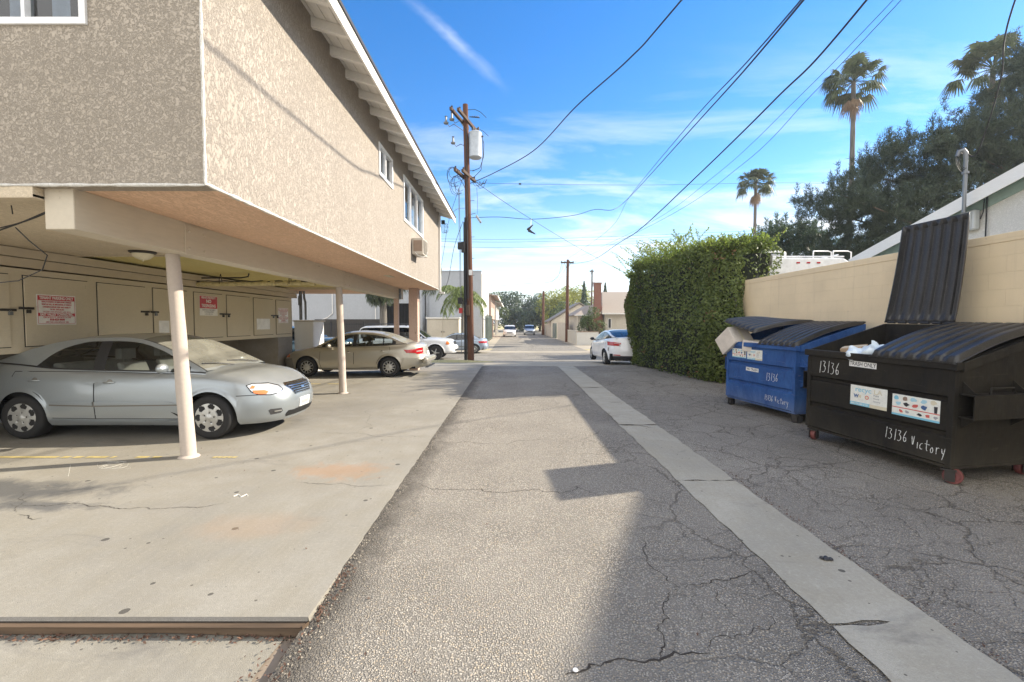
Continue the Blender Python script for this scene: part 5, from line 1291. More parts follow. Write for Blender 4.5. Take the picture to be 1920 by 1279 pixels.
def recycle_sticker(root, x0, x1, z0, z1, y):
    s_ = plate(root, x0, x1, z0, z1, y, 'decal_white'); W_, H_ = x1 - x0, z1 - z0
    plate(s_, x0, x0 + W_ * .55, z0, z0 + H_ * .16, y - .0014, 'decal_blue', name='blue_band'); plate(s_, x0 + W_ * .55, x1, z0, z0 + H_ * .16, y - .0014, 'decal_pale', name='pale_band')
    text('lettering', 'recyc', H_ * .34, 'decal_blue', s_, FF(x0 + W_ * .36, z0 + H_ * .80, y - .002), 'CENTER', .0006, 1.15); text('lettering', 'LA', H_ * .30, 'decal_pale', s_, FF(x0 + W_ * .76, z0 + H_ * .78, y - .002), 'CENTER', .0012, 1.2)
    text('lettering', 'W', H_ * .24, 'decal_navy', s_, FF(x0 + W_ * .17, z0 + H_ * .46, y - .002), 'CENTER', .003); text('lettering', 'M', H_ * .20, 'decal_pale', s_, FF(x0 + W_ * .27, z0 + H_ * .46, y - .002), 'CENTER', .002)
    m_ = MB(); m_.lathe([(H_ * .10, 0), (H_ * .10, .001)], 20, (x0 + W_ * .47, y - .0025, z0 + H_ * .46), 'y'); m_.build('seal', 'decal_red', s_)
    m_ = MB(); m_.lathe([(H_ * .065, 0), (H_ * .065, .001)], 12, (x0 + W_ * .47, y - .0037, z0 + H_ * .46), 'y'); m_.build('seal', 'decal_pale', s_)
    for k, l in enumerate(('Make', 'waste', 'history')): text('lettering', l, H_ * .13, 'sign_grey', s_, FF(x0 + W_ * .64, z0 + H_ * (.62 - .14 * k), y - .002), 'LEFT')
    text('lettering', '(800) 773-2489 or 311', H_ * .12, 'sign_white', s_, FF(x0 + W_ * .27, z0 + H_ * .08, y - .0028), 'CENTER', .0004, .85)
def picture_sticker(root, x0, x1, z0, z1, y):
    s_ = plate(root, x0, x1, z0, z1, y, 'decal_white'); W_, H_ = x1 - x0, z1 - z0
    plate(s_, x0, x1, z0 + H_ * .36, z0 + H_ * .40, y - .0014, 'decal_red', name='red_line'); plate(s_, x0, x1, z0, z0 + H_ * .09, y - .0014, 'decal_blue', name='blue_band')
    r = random.Random(4)
    mats = ['decal_blue', 'trim_brown', 'decal_blue_pale', 'decal_blue_pale', 'decal_pale', 'decal_blue_pale', 'ink_black', 'decal_red', 'decal_navy', 'ink_black', 'decal_red', 'sign_grey', 'ink_black', 'decal_red', 'sign_grey']
    k = 0
    for row, (zz_, xs_) in enumerate([(.85, (.09, .28, .47, .68, .87)), (.58, (.14, .31, .50, .70, .92)), (.22, (.20, .34, .60, .76, .92))]):
        for xx in xs_:
            m_ = MB(); cx_, cz_ = x0 + W_ * xx, z0 + H_ * zz_; n = 9; rr = [r.uniform(.5, 1) * H_ * (.13 if row < 2 else .10) for _ in range(n)]
            if (row, xx) == (1, .92): m_.prism([(cx_ - .013, y - .002, cz_ - .04), (cx_ + .013, y - .002, cz_ - .04), (cx_ + .018, y - .002, cz_ + .03), (cx_ - .018, y - .002, cz_ + .03)], (0, -.001, 0))
            else: m_.prism([(cx_ + 1.3 * rr[i] * math.cos(6.283 * i / n), y - .002, cz_ + rr[i] * math.sin(6.283 * i / n)) for i in range(n)], (0, -.001, 0))
            m_.build('pictogram', mats[k], s_); k += 1
def stick_black(root, w2):
    plate(root, -w2 + .62, -w2 + .97, 1.085, 1.155, -.0015, 'sign_white', rot=-.015); text('lettering', 'TRASH ONLY', .068, 'ink_black', root, FF(-w2 + .795, 1.12, -.003, -.015), 'CENTER', .0003, .82)
    recycle_sticker(root, -w2 + .65, -w2 + 1.11, .615, .86, .0035); picture_sticker(root, -w2 + 1.17, -w2 + 1.66, .60, .835, .0035)
    handwrite('13136', -w2 + .17, .955, .155, root, -.003, 3, wd=.0034); handwrite('13136', -w2 + 1.10, .315, .125, root, -.003, 5); handwrite('Victory', -w2 + 1.40, .28, .115, root, -.003, 6)
def stick_blue(root, w2):
    picture_sticker(root, -w2 + .16, -w2 + .54, .955, 1.12, -.0015); recycle_sticker(root, -w2 + .57, -w2 + .95, .945, 1.125, -.0015)
    plate(root, -w2 + .54, -w2 + .86, .735, .80, .0045, 'sign_white', rot=-.02); text('lettering', 'NO TRASH', .062, 'ink_black', root, FF(-w2 + .70, .767, .003, -.02), 'CENTER', .0003, .9)
    handwrite('13136', -w2 + 1.04, .625, .135, root, .0035, 8, wd=.0034); handwrite('13136', -w2 + 1.03, .285, .095, root, -.003, 9); handwrite('Victory', -w2 + 1.27, .27, .10, root, -.003, 10)
th1 = math.atan2(-.985, .185); c1, s1_ = math.cos(th1), math.sin(th1)
A1 = Vector((4.10, 6.30, 0)); W1 = 1.78; cen1 = A1 + Vector((c1, s1_, 0)) * W1 / 2
dumpster('black metal dumpster with one black lid flung open and TRASH ONLY sticker', (cen1.x, cen1.y, .0), th1, R(.95), W1, 1.26, 'bin_black', (R(115), R(111), .02, .06), (0, 0), stick_black, 'caster_red')
th2 = math.atan2(-.980, .180); c2, s2_ = math.cos(th2), math.sin(th2)
A2 = Vector((4.18, 8.84, 0)); W2 = 1.68; cen2 = A2 + Vector((c2, s2_, 0)) * W2 / 2
dumpster('blue metal dumpster with NO TRASH sticker and boxes propping its lid', (cen2.x, cen2.y, .02), th2, R(.5), W2, 1.24, 'bin_blue', (R(17), R(8.5)), (0, 0), stick_blue, 'rubber')
def onbin(cen, th, x, y, z): return Vector(cen) + Vector((math.cos(th) * x - math.sin(th) * y, math.sin(th) * x + math.cos(th) * y, z))
def carton(loc, sx, sy, sz, rot, label, mat, flaps=True, grp=None):
    e = empty('cardboard_box', loc, 0, label, 'box', grp); e.rotation_euler = rot
    m_ = MB(); m_.box(-sx / 2, sx / 2, -sy / 2, sy / 2, 0, sz); m_.build('carton', mat, e, bevel=.006)
    m_ = MB(); m_.box(-sx / 2 - .001, sx / 2 + .001, -.025, .025, -.001, sz + .0015); m_.build('packing_tape', 'decal_pale', e)
    return e
carton(onbin(cen2, th2, -.68, .12, 1.16), .46, .40, .34, (R(8), R(-34), th2), 'large white carton tipped out of the far corner of the blue dumpster', 'cardboard_white', grp='cartons in the blue dumpster')
carton(onbin(cen2, th2, -.22, .16, 1.10), .36, .34, .20, (R(0), R(6), th2 + .2), 'small white carton with dark hand hole under the propped blue dumpster lid', 'cardboard_white', grp='cartons in the blue dumpster')
m_ = MB(); m_.box(-.04, .04, -.172, -.169, .09, .13)
carton(onbin(cen1, th1, -.52, .40, 1.12), .26, .22, .20, (R(8), R(-8), th1 + .5), 'small brown carton lying inside the open black dumpster', 'cardboard')
m_ = MB(); rb = random.Random(12)
from mathutils.noise import noise as mnoise
m_.grid(lambda u, v: tuple(Vector((.27, .22, .17)) * 1 and Vector((.27 * math.sin(math.pi * v) * math.cos(6.2832 * u), .20 * math.sin(math.pi * v) * math.sin(6.2832 * u), .16 - .16 * math.cos(math.pi * v))) * (1 + .35 * mnoise(Vector((math.cos(6.2832 * u) * 1.6, math.sin(6.2832 * u) * 1.6, v * 4))) + .10 * mnoise(Vector((math.cos(6.2832 * u) * 6, math.sin(6.2832 * u) * 6, v * 12))))), 60, 34)
bagp = onbin(cen1, th1, -.20, .26, 1.02)
bg_ = m_.build('trash_bag', 'bag_white', smooth=60, loc=bagp); tag(bg_, 'crumpled pale plastic trash bag inside the open black dumpster', 'bag')
m_ = MB(); m_.grid(lambda u, v: (.05 + .13 * u, -.20 + .03 * math.sin(u * 6) + .02 * v, .10 + .13 * v + .02 * math.sin(u * 9)), 8, 6); o = m_.build('bag_print', 'bag_green', bg_, smooth=60)
m_ = MB(); m_.box(-.9, .9, -.5, .5, 0, .02); 
# heap of refuse below the rim so the bins are not empty
for cen, th, k in ((cen1, th1, 1), (cen2, th2, 2)):
    m_ = MB(); rr = random.Random(k)
    m_.grid(lambda u, v: (-.80 + 1.6 * u, .10 + 1.05 * v, .98 + .10 * mnoise(Vector((u * 6, v * 5, k)))), 26, 18)
    o = m_.build('refuse', 'cardboard' if k == 2 else 'interior_dark', smooth=20, loc=(cen.x, cen.y, 0)); o.rotation_euler = (0, 0, th)
    tag(o, 'dark heap of refuse filling the black dumpster' if k == 1 else 'brown heap of refuse filling the blue dumpster', 'refuse')

# ================================================================ RIGHT SIDE: WALL, HOUSE, CAMPER
WX = 5.92
mb = MB(); mb.box(WX, WX + .20, -6, 11.75, -.1, 2.60); mb.box(WX - .006, WX + .206, -6, 11.756, 2.60, 2.705)
tag(mb.build('block_wall', 'block_wall', bevel=.006), 'long tan painted concrete block wall behind the two dumpsters', 'wall')
# gabled house behind the wall; gable end faces the alley
hx = 13.4
hs = empty('stucco_house', (hx, 3.0, 0), 0, 'whitish stucco house gable with white rake board rising behind the tan wall', 'house')
def hb_(mb, n_, m_, par=None, **k):
    o = mb.build(n_, m_, par or hs, **k)
    if par is None: o.location = Vector(o.location) - Vector((hx, 3.0, 0))
    return o
ry, rz_, ey, ez = 4.6, 7.56, 16.6, 4.27      # ridge and eave
sl_ = (rz_ - ez) / (ey - ry)
mb = MB(); mb.prism([(hx, ry - 12, 0), (hx, ey, 0), (hx, ey, ez - .10), (hx, ry, rz_ - .10), (hx, ry - 12, ez - .10)], (12, 0, 0)); hb_(mb, 'wall', 'stucco_white')
mb = MB()
for s in (1, -1):
    y0_, z0_ = ry, rz_; y1_, z1_ = ry + s * (ey - ry + 1.0), rz_ - sl_ * (ey - ry + 1.0)
    mb.prism([(hx - .42, y0_, z0_), (hx - .42, y1_, z1_), (hx - .42, y1_, z1_ + .06), (hx - .42, y0_, z0_ + .06)], (13, 0, 0))
hb_(mb, 'roof', 'roofing_dark')
mb = MB()
for s in (1, -1):
    y0_, z0_ = ry, rz_; y1_, z1_ = ry + s * (ey - ry + 1.02), rz_ - sl_ * (ey - ry + 1.02)
    mb.prism([(hx - .45, y0_, z0_ - .30), (hx - .45, y1_, z1_ - .30), (hx - .45, y1_, z1_ + .07), (hx - .45, y0_, z0_ + .07)], (.028, 0, 0))
hb_(mb, 'rake_board', 'white_wood')
mb = MB()
for s in (1,):
    y0_, z0_ = ry, rz_; y1_, z1_ = ry + s * (ey - ry + .98), rz_ - sl_ * (ey - ry + .98)
    mb.prism([(hx - .001, y0_, z0_ - .10), (hx - .001, y1_, z1_ - .10), (hx - .001, y1_, z1_ - .02), (hx - .001, y0_, z0_ - .02)], (-.419, 0, 0))
    mb.prism([(hx - .03, y0_, z0_ - .40), (hx - .03, y1_, z1_ - .40), (hx - .03, y1_, z1_ - .103), (hx - .03, y0_, z0_ - .103)], (.028, 0, 0))
hb_(mb, 'rake_trim', 'trim_green')
# service mast with weather head
ms = empty('service_mast', (12.7, 12.93, 4.45), 0, 'grey electric service mast with curved weatherhead and coiled cables above the white roof', 'mast')
ms.scale = (1.35,) * 3
mb = MB(); mb.tube([(0, 0, .2), (0, 0, 1.32)], .035, 12); mb.lathe([(.06, 1.0), (.06, 1.04)], 12); mb.build('conduit', 'galv', ms, smooth=40)
mb = MB(); mb.tube([(0, 0, 1.30), (-.005, 0, 1.42), (-.04, .02, 1.49), (-.10, .05, 1.47), (-.12, .06, 1.38)], [.037, .042, .046, .042, .034], 12); mb.build('weatherhead', 'galv', ms, smooth=60)
for k in range(4):
    mb = MB(); rr = .10 + .015 * k
    mb.tube([(-.03 + rr * math.cos(q) * .8, .02 * k + rr * math.sin(q) * .3, 1.25 + rr * 1.5 * math.sin(q)) for q in lin(0, 5.6, 16)], .006, 6); mb.build('cable_loop', 'cable_black', ms, smooth=60)
mt = empty('junction_box', (hx - .02, 13.35, 4.58), 0, 'grey rounded utility box on the white stucco wall above the tan wall', 'box'); mt.scale = (1.8,) * 3
mb = MB(); mb.box(-.11, -.001, -.13, .13, -.16, .16); mb.build('housing', 'meter_grey', mt, bevel=.03)
mb = MB(); mb.box(-.125, -.112, -.09, .09, -.12, .12); mb.build('cover', 'meter_grey', mt, bevel=.006)
mb = MB(); mb.tube([(-.02, -.14, .0), (-.03, -.19, .1), (-.03, -.20, .3)], .008, 6); mb.tube([(-.02, -.23, -.4), (-.02, -.23, .55)], .010, 6); mb.build('conduit', 'cable_black', mt)
# camper roof seen over the wall
cp2 = empty('camper', (8.15, 12.6, .2), 0, 'white camper with chrome roof rack and red marker lights behind the tan wall', 'camper')
mb = MB(); mb.prism([(-1.15, 0, .5), (1.15, 0, .5), (1.15, 0, 3.12), (.98, 0, 3.22), (-.98, 0, 3.22), (-1.15, 0, 3.12)], (0, 6.2, 0)); mb.box(-1.1, 1.1, .4, 5.6, .35, .5); mb.build('body', 'white_vinyl', cp2, bevel=.05)
mb = MB(); mb.box(-.9, .9, -.012, -.002, 1.6, 2.3); mb.build('window', 'glass_dark', cp2)
for sx in (-1.0, 1.0):
    for sy in (1.2, 5.0):
        mb = MB(); mb.lathe([(.22, -.1), (.34, -.1), (.36, -.06), (.36, .06), (.34, .1), (.22, .1)], 24, (sx, sy, .16), 'x'); mb.build('wheel', 'rubber', cp2, smooth=40)
for k in (-.28, 0.0, .28):
    mb = MB(); mb.box(k - .05, k + .05, -.02, -.001, 3.055, 3.10); mb.build('marker_light', 'lamp_red', cp2, bevel=.008)
mb = MB(); mb.tube([(-1.05, .1, 3.2), (-1.05, .1, 3.32), (-1.03, .3, 3.34), (-1.0, 5, 3.34), (1.0, 5, 3.34), (1.03, .3, 3.34)], .02, 8); mb.tube([(-1.05, .1, 3.26), (1.05, .1, 3.26)], .02, 8)
for x in (.2, .75): mb.tube([(x, .1, 3.2), (x, .1, 3.38), (x + .04, .16, 3.42), (x + .45, .16, 3.42), (x + .5, .1, 3.38), (x + .5, .1, 3.2)], .018, 8)
mb.tube([(-.98, 1.0, 3.2), (-.98, 1.0, 3.52), (-.2, 1.0, 3.54), (-.05, 1.0, 3.5), (-.03, 1.0, 3.22)], .03, 8)
mb.build('roof_rack', 'white_vinyl', cp2, smooth=50)
mb = MB(); mb.box(-.92, -.12, 1.05, 1.6, 3.22, 3.48); mb.build('roof_unit', 'sign_grey', cp2, bevel=.03)
# ================================================================ VEGETATION
def add_leaves(name, C, Nn, size, mat, parent=None, aspect=.55, jitter=.9, smooth=False):
    """many small leaf blades; C centres (n,3), Nn preferred normals"""
    n = len(C); a = rng.normal(size=(n, 3)); nn = Nn + jitter * a; nn /= np.linalg.norm(nn, axis=1)[:, None]
    t = np.cross(nn, rng.normal(size=(n, 3))); t /= np.linalg.norm(t, axis=1)[:, None]; b = np.cross(nn, t)
    s = (size * rng.uniform(.6, 1.3, n))[:, None]
    V = np.stack([C - t * s, C - b * s * aspect + nn * s * .15, C + t * s, C + b * s * aspect + nn * s * .15], 1).reshape(-1, 3)
    return quads(name, V, mat, parent)
def quads(name, V, mat, parent=None, k=4):
    n = len(V) // k; me = bpy.data.meshes.new(name); me.vertices.add(n * k); me.vertices.foreach_set('co', V.astype(np.float32).ravel())
    me.loops.add(n * k); me.loops.foreach_set('vertex_index', np.arange(n * k, dtype=np.int32)); me.polygons.add(n)
    me.polygons.foreach_set('loop_start', np.arange(0, n * k, k, dtype=np.int32)); me.polygons.foreach_set('loop_total', np.full(n, k, np.int32))
    me.materials.append(M[mat]); me.update(calc_edges=True); me.validate()
    o = bpy.data.objects.new(name, me); COL.objects.link(o); o.parent = parent; return o
def vn(p, s): return mnoise(Vector(p) * s)
# ---- the tall clipped hedge
hg = empty('hedge', (5.2, 14.6, 0), 0, 'tall clipped dense green hedge between the white sedan and the tan wall', 'hedge')
HP = [Vector(p) for p in ((4.75, 18.3), (4.42, 17.5), (4.62, 15.2), (5.02, 12.6), (5.28, 11.8), (5.8, 11.5), (6.75, 11.9), (7.2, 13), (7.0, 18.0), (5.8, 18.8))]
def hedge_pt(t):
    n = len(HP); t = (t % 1) * n; i = int(t); f = t - i; p0, p1, p2, p3 = [HP[(i + k) % n] for k in (-1, 0, 1, 2)]
    return .5 * ((2 * p1) + (-p0 + p2) * f + (2 * p0 - 5 * p1 + 4 * p2 - p3) * f * f + (-p0 + 3 * p1 - 3 * p2 + p3) * f ** 3)
HC = Vector((5.9, 15))
def hedge_h(x, y): return 3.62 + .18 * vn((x, y, 0), .8) + .10 * vn((x, y, 4), 2.2) - (.25 if y > 17.4 else 0) + .10 * smooth01((13.5 - y) / 2)
def hedge_side(t, f):
    p = hedge_pt(t); x, y = p; h = hedge_h(x, y)
    k = 1.0 - .10 * (1 - f) ** 2 + .02 * math.sin(f * 5)
    if f > .93: k -= .06 * ((f - .93) / .07) ** 2
    d = p - HC; bul = 1 + .14 * vn((x, y, f * h), 1.0) + .06 * vn((x * 1.5, y * 1.5, f * h * .45), 2.6)
    q = HC + d * k * bul; return Vector((q.x, q.y, .06 + f * (h - .06)))
cen = []; nrm = []
for _ in range(36000):
    t = random.random(); 
    if .52 < t < .78 and random.random() < .8: continue
    f = random.random() ** .9; p = hedge_side(t, f); e = .004
    d = (p.to_2d() - HC).normalized(); k = random.random() ** 2 * .22 - .03
    if vn(p, 2.2) > .30 and random.random() < .85: k += .25
    cen.append((p.x - d.x * k, p.y - d.y * k, p.z)); nrm.append((d.x, d.y, .35))
for _ in range(9000):
    t, q = random.random(), math.sqrt(random.random()); p = hedge_pt(t); xy = HC + (p - HC) * q * .97; h = hedge_h(xy.x, xy.y)
    cen.append((xy.x, xy.y, h + random.gauss(0, .06))); nrm.append((0, 0, 1))
cen = np.array(cen) - np.array((5.2, 14.6, 0)); nrm = np.array(nrm)
add_leaves('foliage', cen, nrm, .042, 'hedge_leaf', hg)
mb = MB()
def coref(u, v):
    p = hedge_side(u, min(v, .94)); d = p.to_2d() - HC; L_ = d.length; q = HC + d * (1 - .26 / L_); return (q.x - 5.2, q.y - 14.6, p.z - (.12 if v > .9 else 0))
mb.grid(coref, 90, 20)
top = [coref(i / 90, 1) for i in range(90)]; mb.add(top, [tuple(range(90))]); mb.build('dark_core', 'hedge_core', hg)  # solid dark core added to block the view through the leaves
# new growth and upright sprigs, leaf colour brightened to suggest the sunlit top
cen = []; nrm = []; stems = MB()
def sprig(x, y, z, L_, lean, n=16, sz=1):
    a = random.uniform(0, 6.28); d = Vector((math.cos(a) * lean + .25 * (-1 if x < 5.2 else 0), math.sin(a) * lean, 1)).normalized(); p0 = Vector((x, y, z)); pts = []
    for i in range(n):
        f = i / (n - 1); p = p0 + d * L_ * f + Vector((d.x, d.y, -.3)) * L_ * .3 * f * f; pts.append(p)
        for s in (1, -1): q = p + Vector((random.uniform(-.035, .035), random.uniform(-.035, .035), random.uniform(-.02, .02))); cen.append(q[:]); nrm.append((random.uniform(-1, 1), random.uniform(-1, 1), .4))
    stems.tube([(p.x - 5.2, p.y - 14.6, p.z) for p in pts[::5] + [pts[-1]]], .005, 4, cap=False)
for _ in range(900):
    t, q = random.random(), math.sqrt(random.random()); p = hedge_pt(t); xy = HC + (p - HC) * q * .97
    sprig(xy.x, xy.y, hedge_h(xy.x, xy.y) - .05, random.uniform(.12, .42), .45, 9)
for _ in range(170):
    x, y = random.uniform(4.6, 6.0), random.uniform(13.4, 18.0); sprig(x, y, hedge_h(x, y) - .1, random.uniform(.5, 1.25), .75, 20)
for _ in range(40):
    x, y = random.uniform(5.6, 6.9), random.uniform(11.9, 13.4); sprig(x, y, hedge_h(x, y) - .1, random.uniform(.3, .75), .9, 14)
cen = np.array(cen) - np.array((5.2, 14.6, 0)); add_leaves('sunlit_new_growth', cen, np.array(nrm), .036, 'hedge_new_sunlit', hg); stems.build('twigs', 'bark', hg)
cen = []; nrm = []
for _ in range(1400):
    t = random.uniform(.02, .50); f = random.random(); p = hedge_side(t, f)
    if not (17.2 < p.y < 18.0 and p.x < 4.6) and vn(p, 2.5) < .36: continue
    d = (p.to_2d() - HC).normalized(); cen.append((p.x + d.x * .03, p.y + d.y * .03, p.z)); nrm.append((d.x, d.y, .2))
add_leaves('dead_leaves', np.array(cen) - np.array((5.2, 14.6, 0)), np.array(nrm), .04, 'hedge_dead', hg)
# ---- pines: tufts of needles on branches
def tufts(name, C, D_, L_, mat, parent, k=11, w=.022, spread=.75):
    C = np.asarray(C); D_ = np.asarray(D_, float); n = len(C); V = []
    D_ /= np.linalg.norm(D_, axis=1)[:, None]
    for i in range(k):
        d = D_ + spread * rng.normal(size=(n, 3)); d /= np.linalg.norm(d, axis=1)[:, None]; s = np.cross(d, rng.normal(size=(n, 3))); s /= np.linalg.norm(s, axis=1)[:, None]
        ln = (L_ * rng.uniform(.6, 1.2, n))[:, None]; b = C + rng.normal(size=(n, 3)) * .05
        V.append(np.stack([b - s * w, b + s * w, b + d * ln], 1))
    V = np.stack(V, 1).reshape(-1, 3); return quads(name, V, mat, parent, 3)
def inpoly(x, z, poly):
    c = False
    for (x0, z0), (x1, z1) in zip(poly, poly[1:] + poly[:1]):
        if (z0 > z) != (z1 > z) and x < (x1 - x0) * (z - z0) / (z1 - z0) + x0: c = not c
    return c
def pine(name, label, base, poly, ydepth, nclump, mat, L_, clr=.7, per=26, group=None, limbs=16, w=.022):
    """poly: crown silhouette in local x,z; crown fills +-ydepth"""
    e = empty(name, base, 0, label, 'tree', group); C = []; D_ = []; cl_ = []
    xs_ = [p[0] for p in poly]; zs_ = [p[1] for p in poly]
    while len(cl_) < nclump:
        x, z = random.uniform(min(xs_), max(xs_)), random.uniform(min(zs_), max(zs_))
        if not inpoly(x, z, poly): continue
        y = random.uniform(-1, 1) * ydepth
        if vn((x, y, z), .38) < -.42: continue
        cl_.append((x, y, z))
    for x, y, z in cl_:
        R_ = clr * random.uniform(.6, 1.25)
        for _ in range(per):
            a = Vector((random.gauss(0, 1), random.gauss(0, 1), random.gauss(0, .6))).normalized() * R_ * random.random() ** .4
            C.append((x + a.x, y + a.y, z + a.z * .7)); D_.append((a.x * .7, a.y * .7, abs(a.z) + R_ * .7))
        if random.random() < .5:          # candle-like shoot
            for q in range(8): C.append((x, y, z + R_ * .5 + q * .10)); D_.append((0, 0, 1))
    tufts('crown', C, D_, L_, mat, e, w=w)
    tr = MB(); zt = max(zs_) * .92
    tr.tube([(0, 0, 0), (.1, 0, zt * .3), (-.05, 0, zt * .6), (.1, 0, zt)], [.34, .27, .18, .05], 10)
    tk = tr.build('trunk', 'bark', e, smooth=60); 
    for _ in range(limbs):
        x, y, z = random.choice(cl_); lb = MB(); zz_ = min(zt * .95, max(1.0, z - abs(x) * .35)); lb.tube([(0, 0, zz_), (x * .5, y * .5, (zz_ + z) / 2 - .1), (x, y, z - .2)], [.12, .08, .03], 6); lb.build('limb', 'bark', tk)
    return e
bp = (30.5, 24.5, -.3)
sil = [(16.0, 7.3), (16.6, 9.0), (17.6, 9.2), (18.8, 10.4), (20.3, 10.9), (21.4, 11.9), (22.6, 11.3), (24.0, 11.7), (24.6, 12.4), (25.6, 13.0), (26.4, 14.6), (28.5, 17.6), (32, 18.6), (34.5, 14), (33, 9), (28, 8.0), (24, 7.0), (20, 5.0), (18.0, 4.4), (17.6, 5.8)]
pine('pine_tree', 'large dark pine spreading across the right behind the white rake board', bp, [(x - bp[0], z - bp[2]) for x, z in sil], 2.5, 1500, 'pine_needle', .25, .50, 19, limbs=26, w=.014)
sil2 = [(14.6, 4.0), (14.4, 5.6), (15.3, 7.2), (16.2, 7.5), (17.4, 8.0), (18.8, 8.1), (19.8, 7.7), (21, 7.2), (22.4, 6.9), (23.5, 5.0), (22.5, 3.4), (15, 3)]
bp = (18.6, 31, -.4)
pine('pine_tree', 'lower bushy green pine with upright shoots behind the hedge and camper', bp, [(x - bp[0], z - bp[2]) for x, z in sil2], 1.8, 300, 'pine_needle_blue', .24, .62, 24, limbs=10)
# ---- fan palms
def fan_palm(label, base, H_, cr, nl, seed, skirt=1.0):
    r = random.Random(seed); e = empty('fan_palm', base, 0, label, 'palm', 'tall fan palms in the sky'); tr = MB()
    tr.tube([(.25 * math.sin(z * .12), 0, z) for z in lin(0, H_, 26)], [.19 - .06 * (i / 26) + .01 * (i % 2) for i in range(27)], 12); tr.build('trunk', 'palm_trunk', e, smooth=30)
    top_ = Vector((.25 * math.sin(H_ * .12), 0, H_)); P4 = []; st = MB(); DD = []
    for i in range(nl):
        dead = i >= nl - int(8 * skirt); el_ = r.uniform(-.35, 1.35) if not dead else r.uniform(-1.45, -1.0); az = r.uniform(0, 6.283)
        dr = Vector((math.cos(az) * math.cos(el_), math.sin(az) * math.cos(el_), math.sin(el_))); pl = cr * r.uniform(.42, .80) * (.75 if dead else 1)
        hub = top_ + Vector((0, 0, -.2 if not dead else -.5)) + dr * pl + Vector((0, 0, -.10 * pl)); 
        if not dead: st.tube([top_, (top_ + hub) / 2 + Vector((0, 0, .08)), hub], .018, 5)
        up = Vector((0, 0, 1)); sd = dr.cross(up)
        sd = sd.normalized() if sd.length > .1 else Vector((1, 0, 0)); nr = sd.cross(dr).normalized(); FL = cr * r.uniform(.30, .42) * (1 if not dead else .8)
        ns_ = 17
        for k in range(ns_):
            q = (k / (ns_ - 1) - .5) * 3.9; d2 = (dr * math.cos(q) + sd * math.sin(q)).normalized(); ln = FL * (1 - .22 * abs(q) / 1.95) * r.uniform(.85, 1.1)
            wv = nr.cross(d2).normalized() * ln * .075; a = hub + nr * .02; b_ = hub + d2 * ln * .55 - nr * .02; c_ = hub + d2 * ln + Vector((0, 0, -ln * (.30 + (.5 if el_ < .3 else .1))))
            for quad in ((a - wv * .3, b_ - wv, b_ + wv, a + wv * .3), (b_ - wv, c_ - wv * .15, c_ + wv * .15, b_ + wv)): (DD if dead else P4).extend(quad)
    quads('crown', np.array([p[:] for p in P4]), 'palm_leaf', e); quads('dead_skirt', np.array([p[:] for p in DD]), 'palm_dead', e); st.build('leaf_stalk', 'palm_leaf', e)
    return e
fan_palm('tallest fan palm with a long thin trunk rising above the big pine', (23.3, 32, -.4), 18.6, 2.1, 64, 3)
fan_palm('shorter distant fan palm over the bushy pine behind the hedge', (24.6, 47, -.4), 16.3, 2.1, 60, 5, .8)
fan_palm('fan palm at the right edge half hidden by the big pine', (31.3, 30.5, -.4), 18.7, 2.5, 60, 9, .6)
# ---- feather palms on the left lot
def feather(tip_list, base, H_, label, seed, cr, tr_r=.16, arch=1.0, nf=15, mat='queen_leaf'):
    r = random.Random(seed); e = empty('feather_palm', base, 0, label, 'palm', 'feather palms beside the grey building'); tr = MB()
    tr.tube([(0, 0, z) for z in lin(0, H_, 14)], [tr_r * (1.15 - .3 * i / 14) + .006 * (i % 2) for i in range(15)], 12); tr.build('trunk', 'palm_trunk', e, smooth=30)
    V = []; st = MB()
    for i in range(nf):
        az = 6.283 * i / nf + r.uniform(-.3, .3); el0 = r.uniform(.1, 1.25); pts = []; p = Vector((0, 0, H_)); L_ = cr * r.uniform(.85, 1.15); n = 22; el_ = el0
        for k in range(n):
            d = Vector((math.cos(az) * math.cos(el_), math.sin(az) * math.cos(el_), math.sin(el_))); p = p + d * L_ / n; pts.append((p.copy(), d.copy())); el_ -= arch * .12 * (k / n + .35)
        st.tube([q for q, _ in pts[::3]], .014, 4)
        for q, d in pts[2:]:
            sd = d.cross(Vector((0, 0, 1))).normalized()
            for s in (1, -1):
                for _ in range(2):
                    dd = (sd * s * r.uniform(.6, 1) + d * .5 + Vector((0, 0, -r.uniform(.5, 1.3)))).normalized(); ln = cr * .26 * r.uniform(.7, 1.1); wv = dd.cross(Vector((r.uniform(-1, 1), r.uniform(-1, 1), .3))).normalized() * .034
                    V.extend([q - wv, q + wv, q + dd * ln + wv * .2, q + dd * ln - wv * .2])
    quads('crown', np.array([p[:] for p in V]), mat, e); st.build('leaf_stalk', mat, e); return e
feather(None, (-4.1, 38.0, -.45), 4.0, 'bright green feather palm behind the wooden pole by the grey building', 4, 2.3, .10, .9, 26)
feather(None, (-9.6, 34.0, -.45), 4.7, 'feather palm with pale thick trunk and hanging fronds seen through the carport', 8, 2.6, .27, 2.6, 24, 'palm_leaf')
feather(None, (-6.3, 30.5, -.45), 5.7, 'feather palm with frond tips poking out beside the carport eave', 6, 2.7, .14, 1.8, 16, 'palm_leaf')
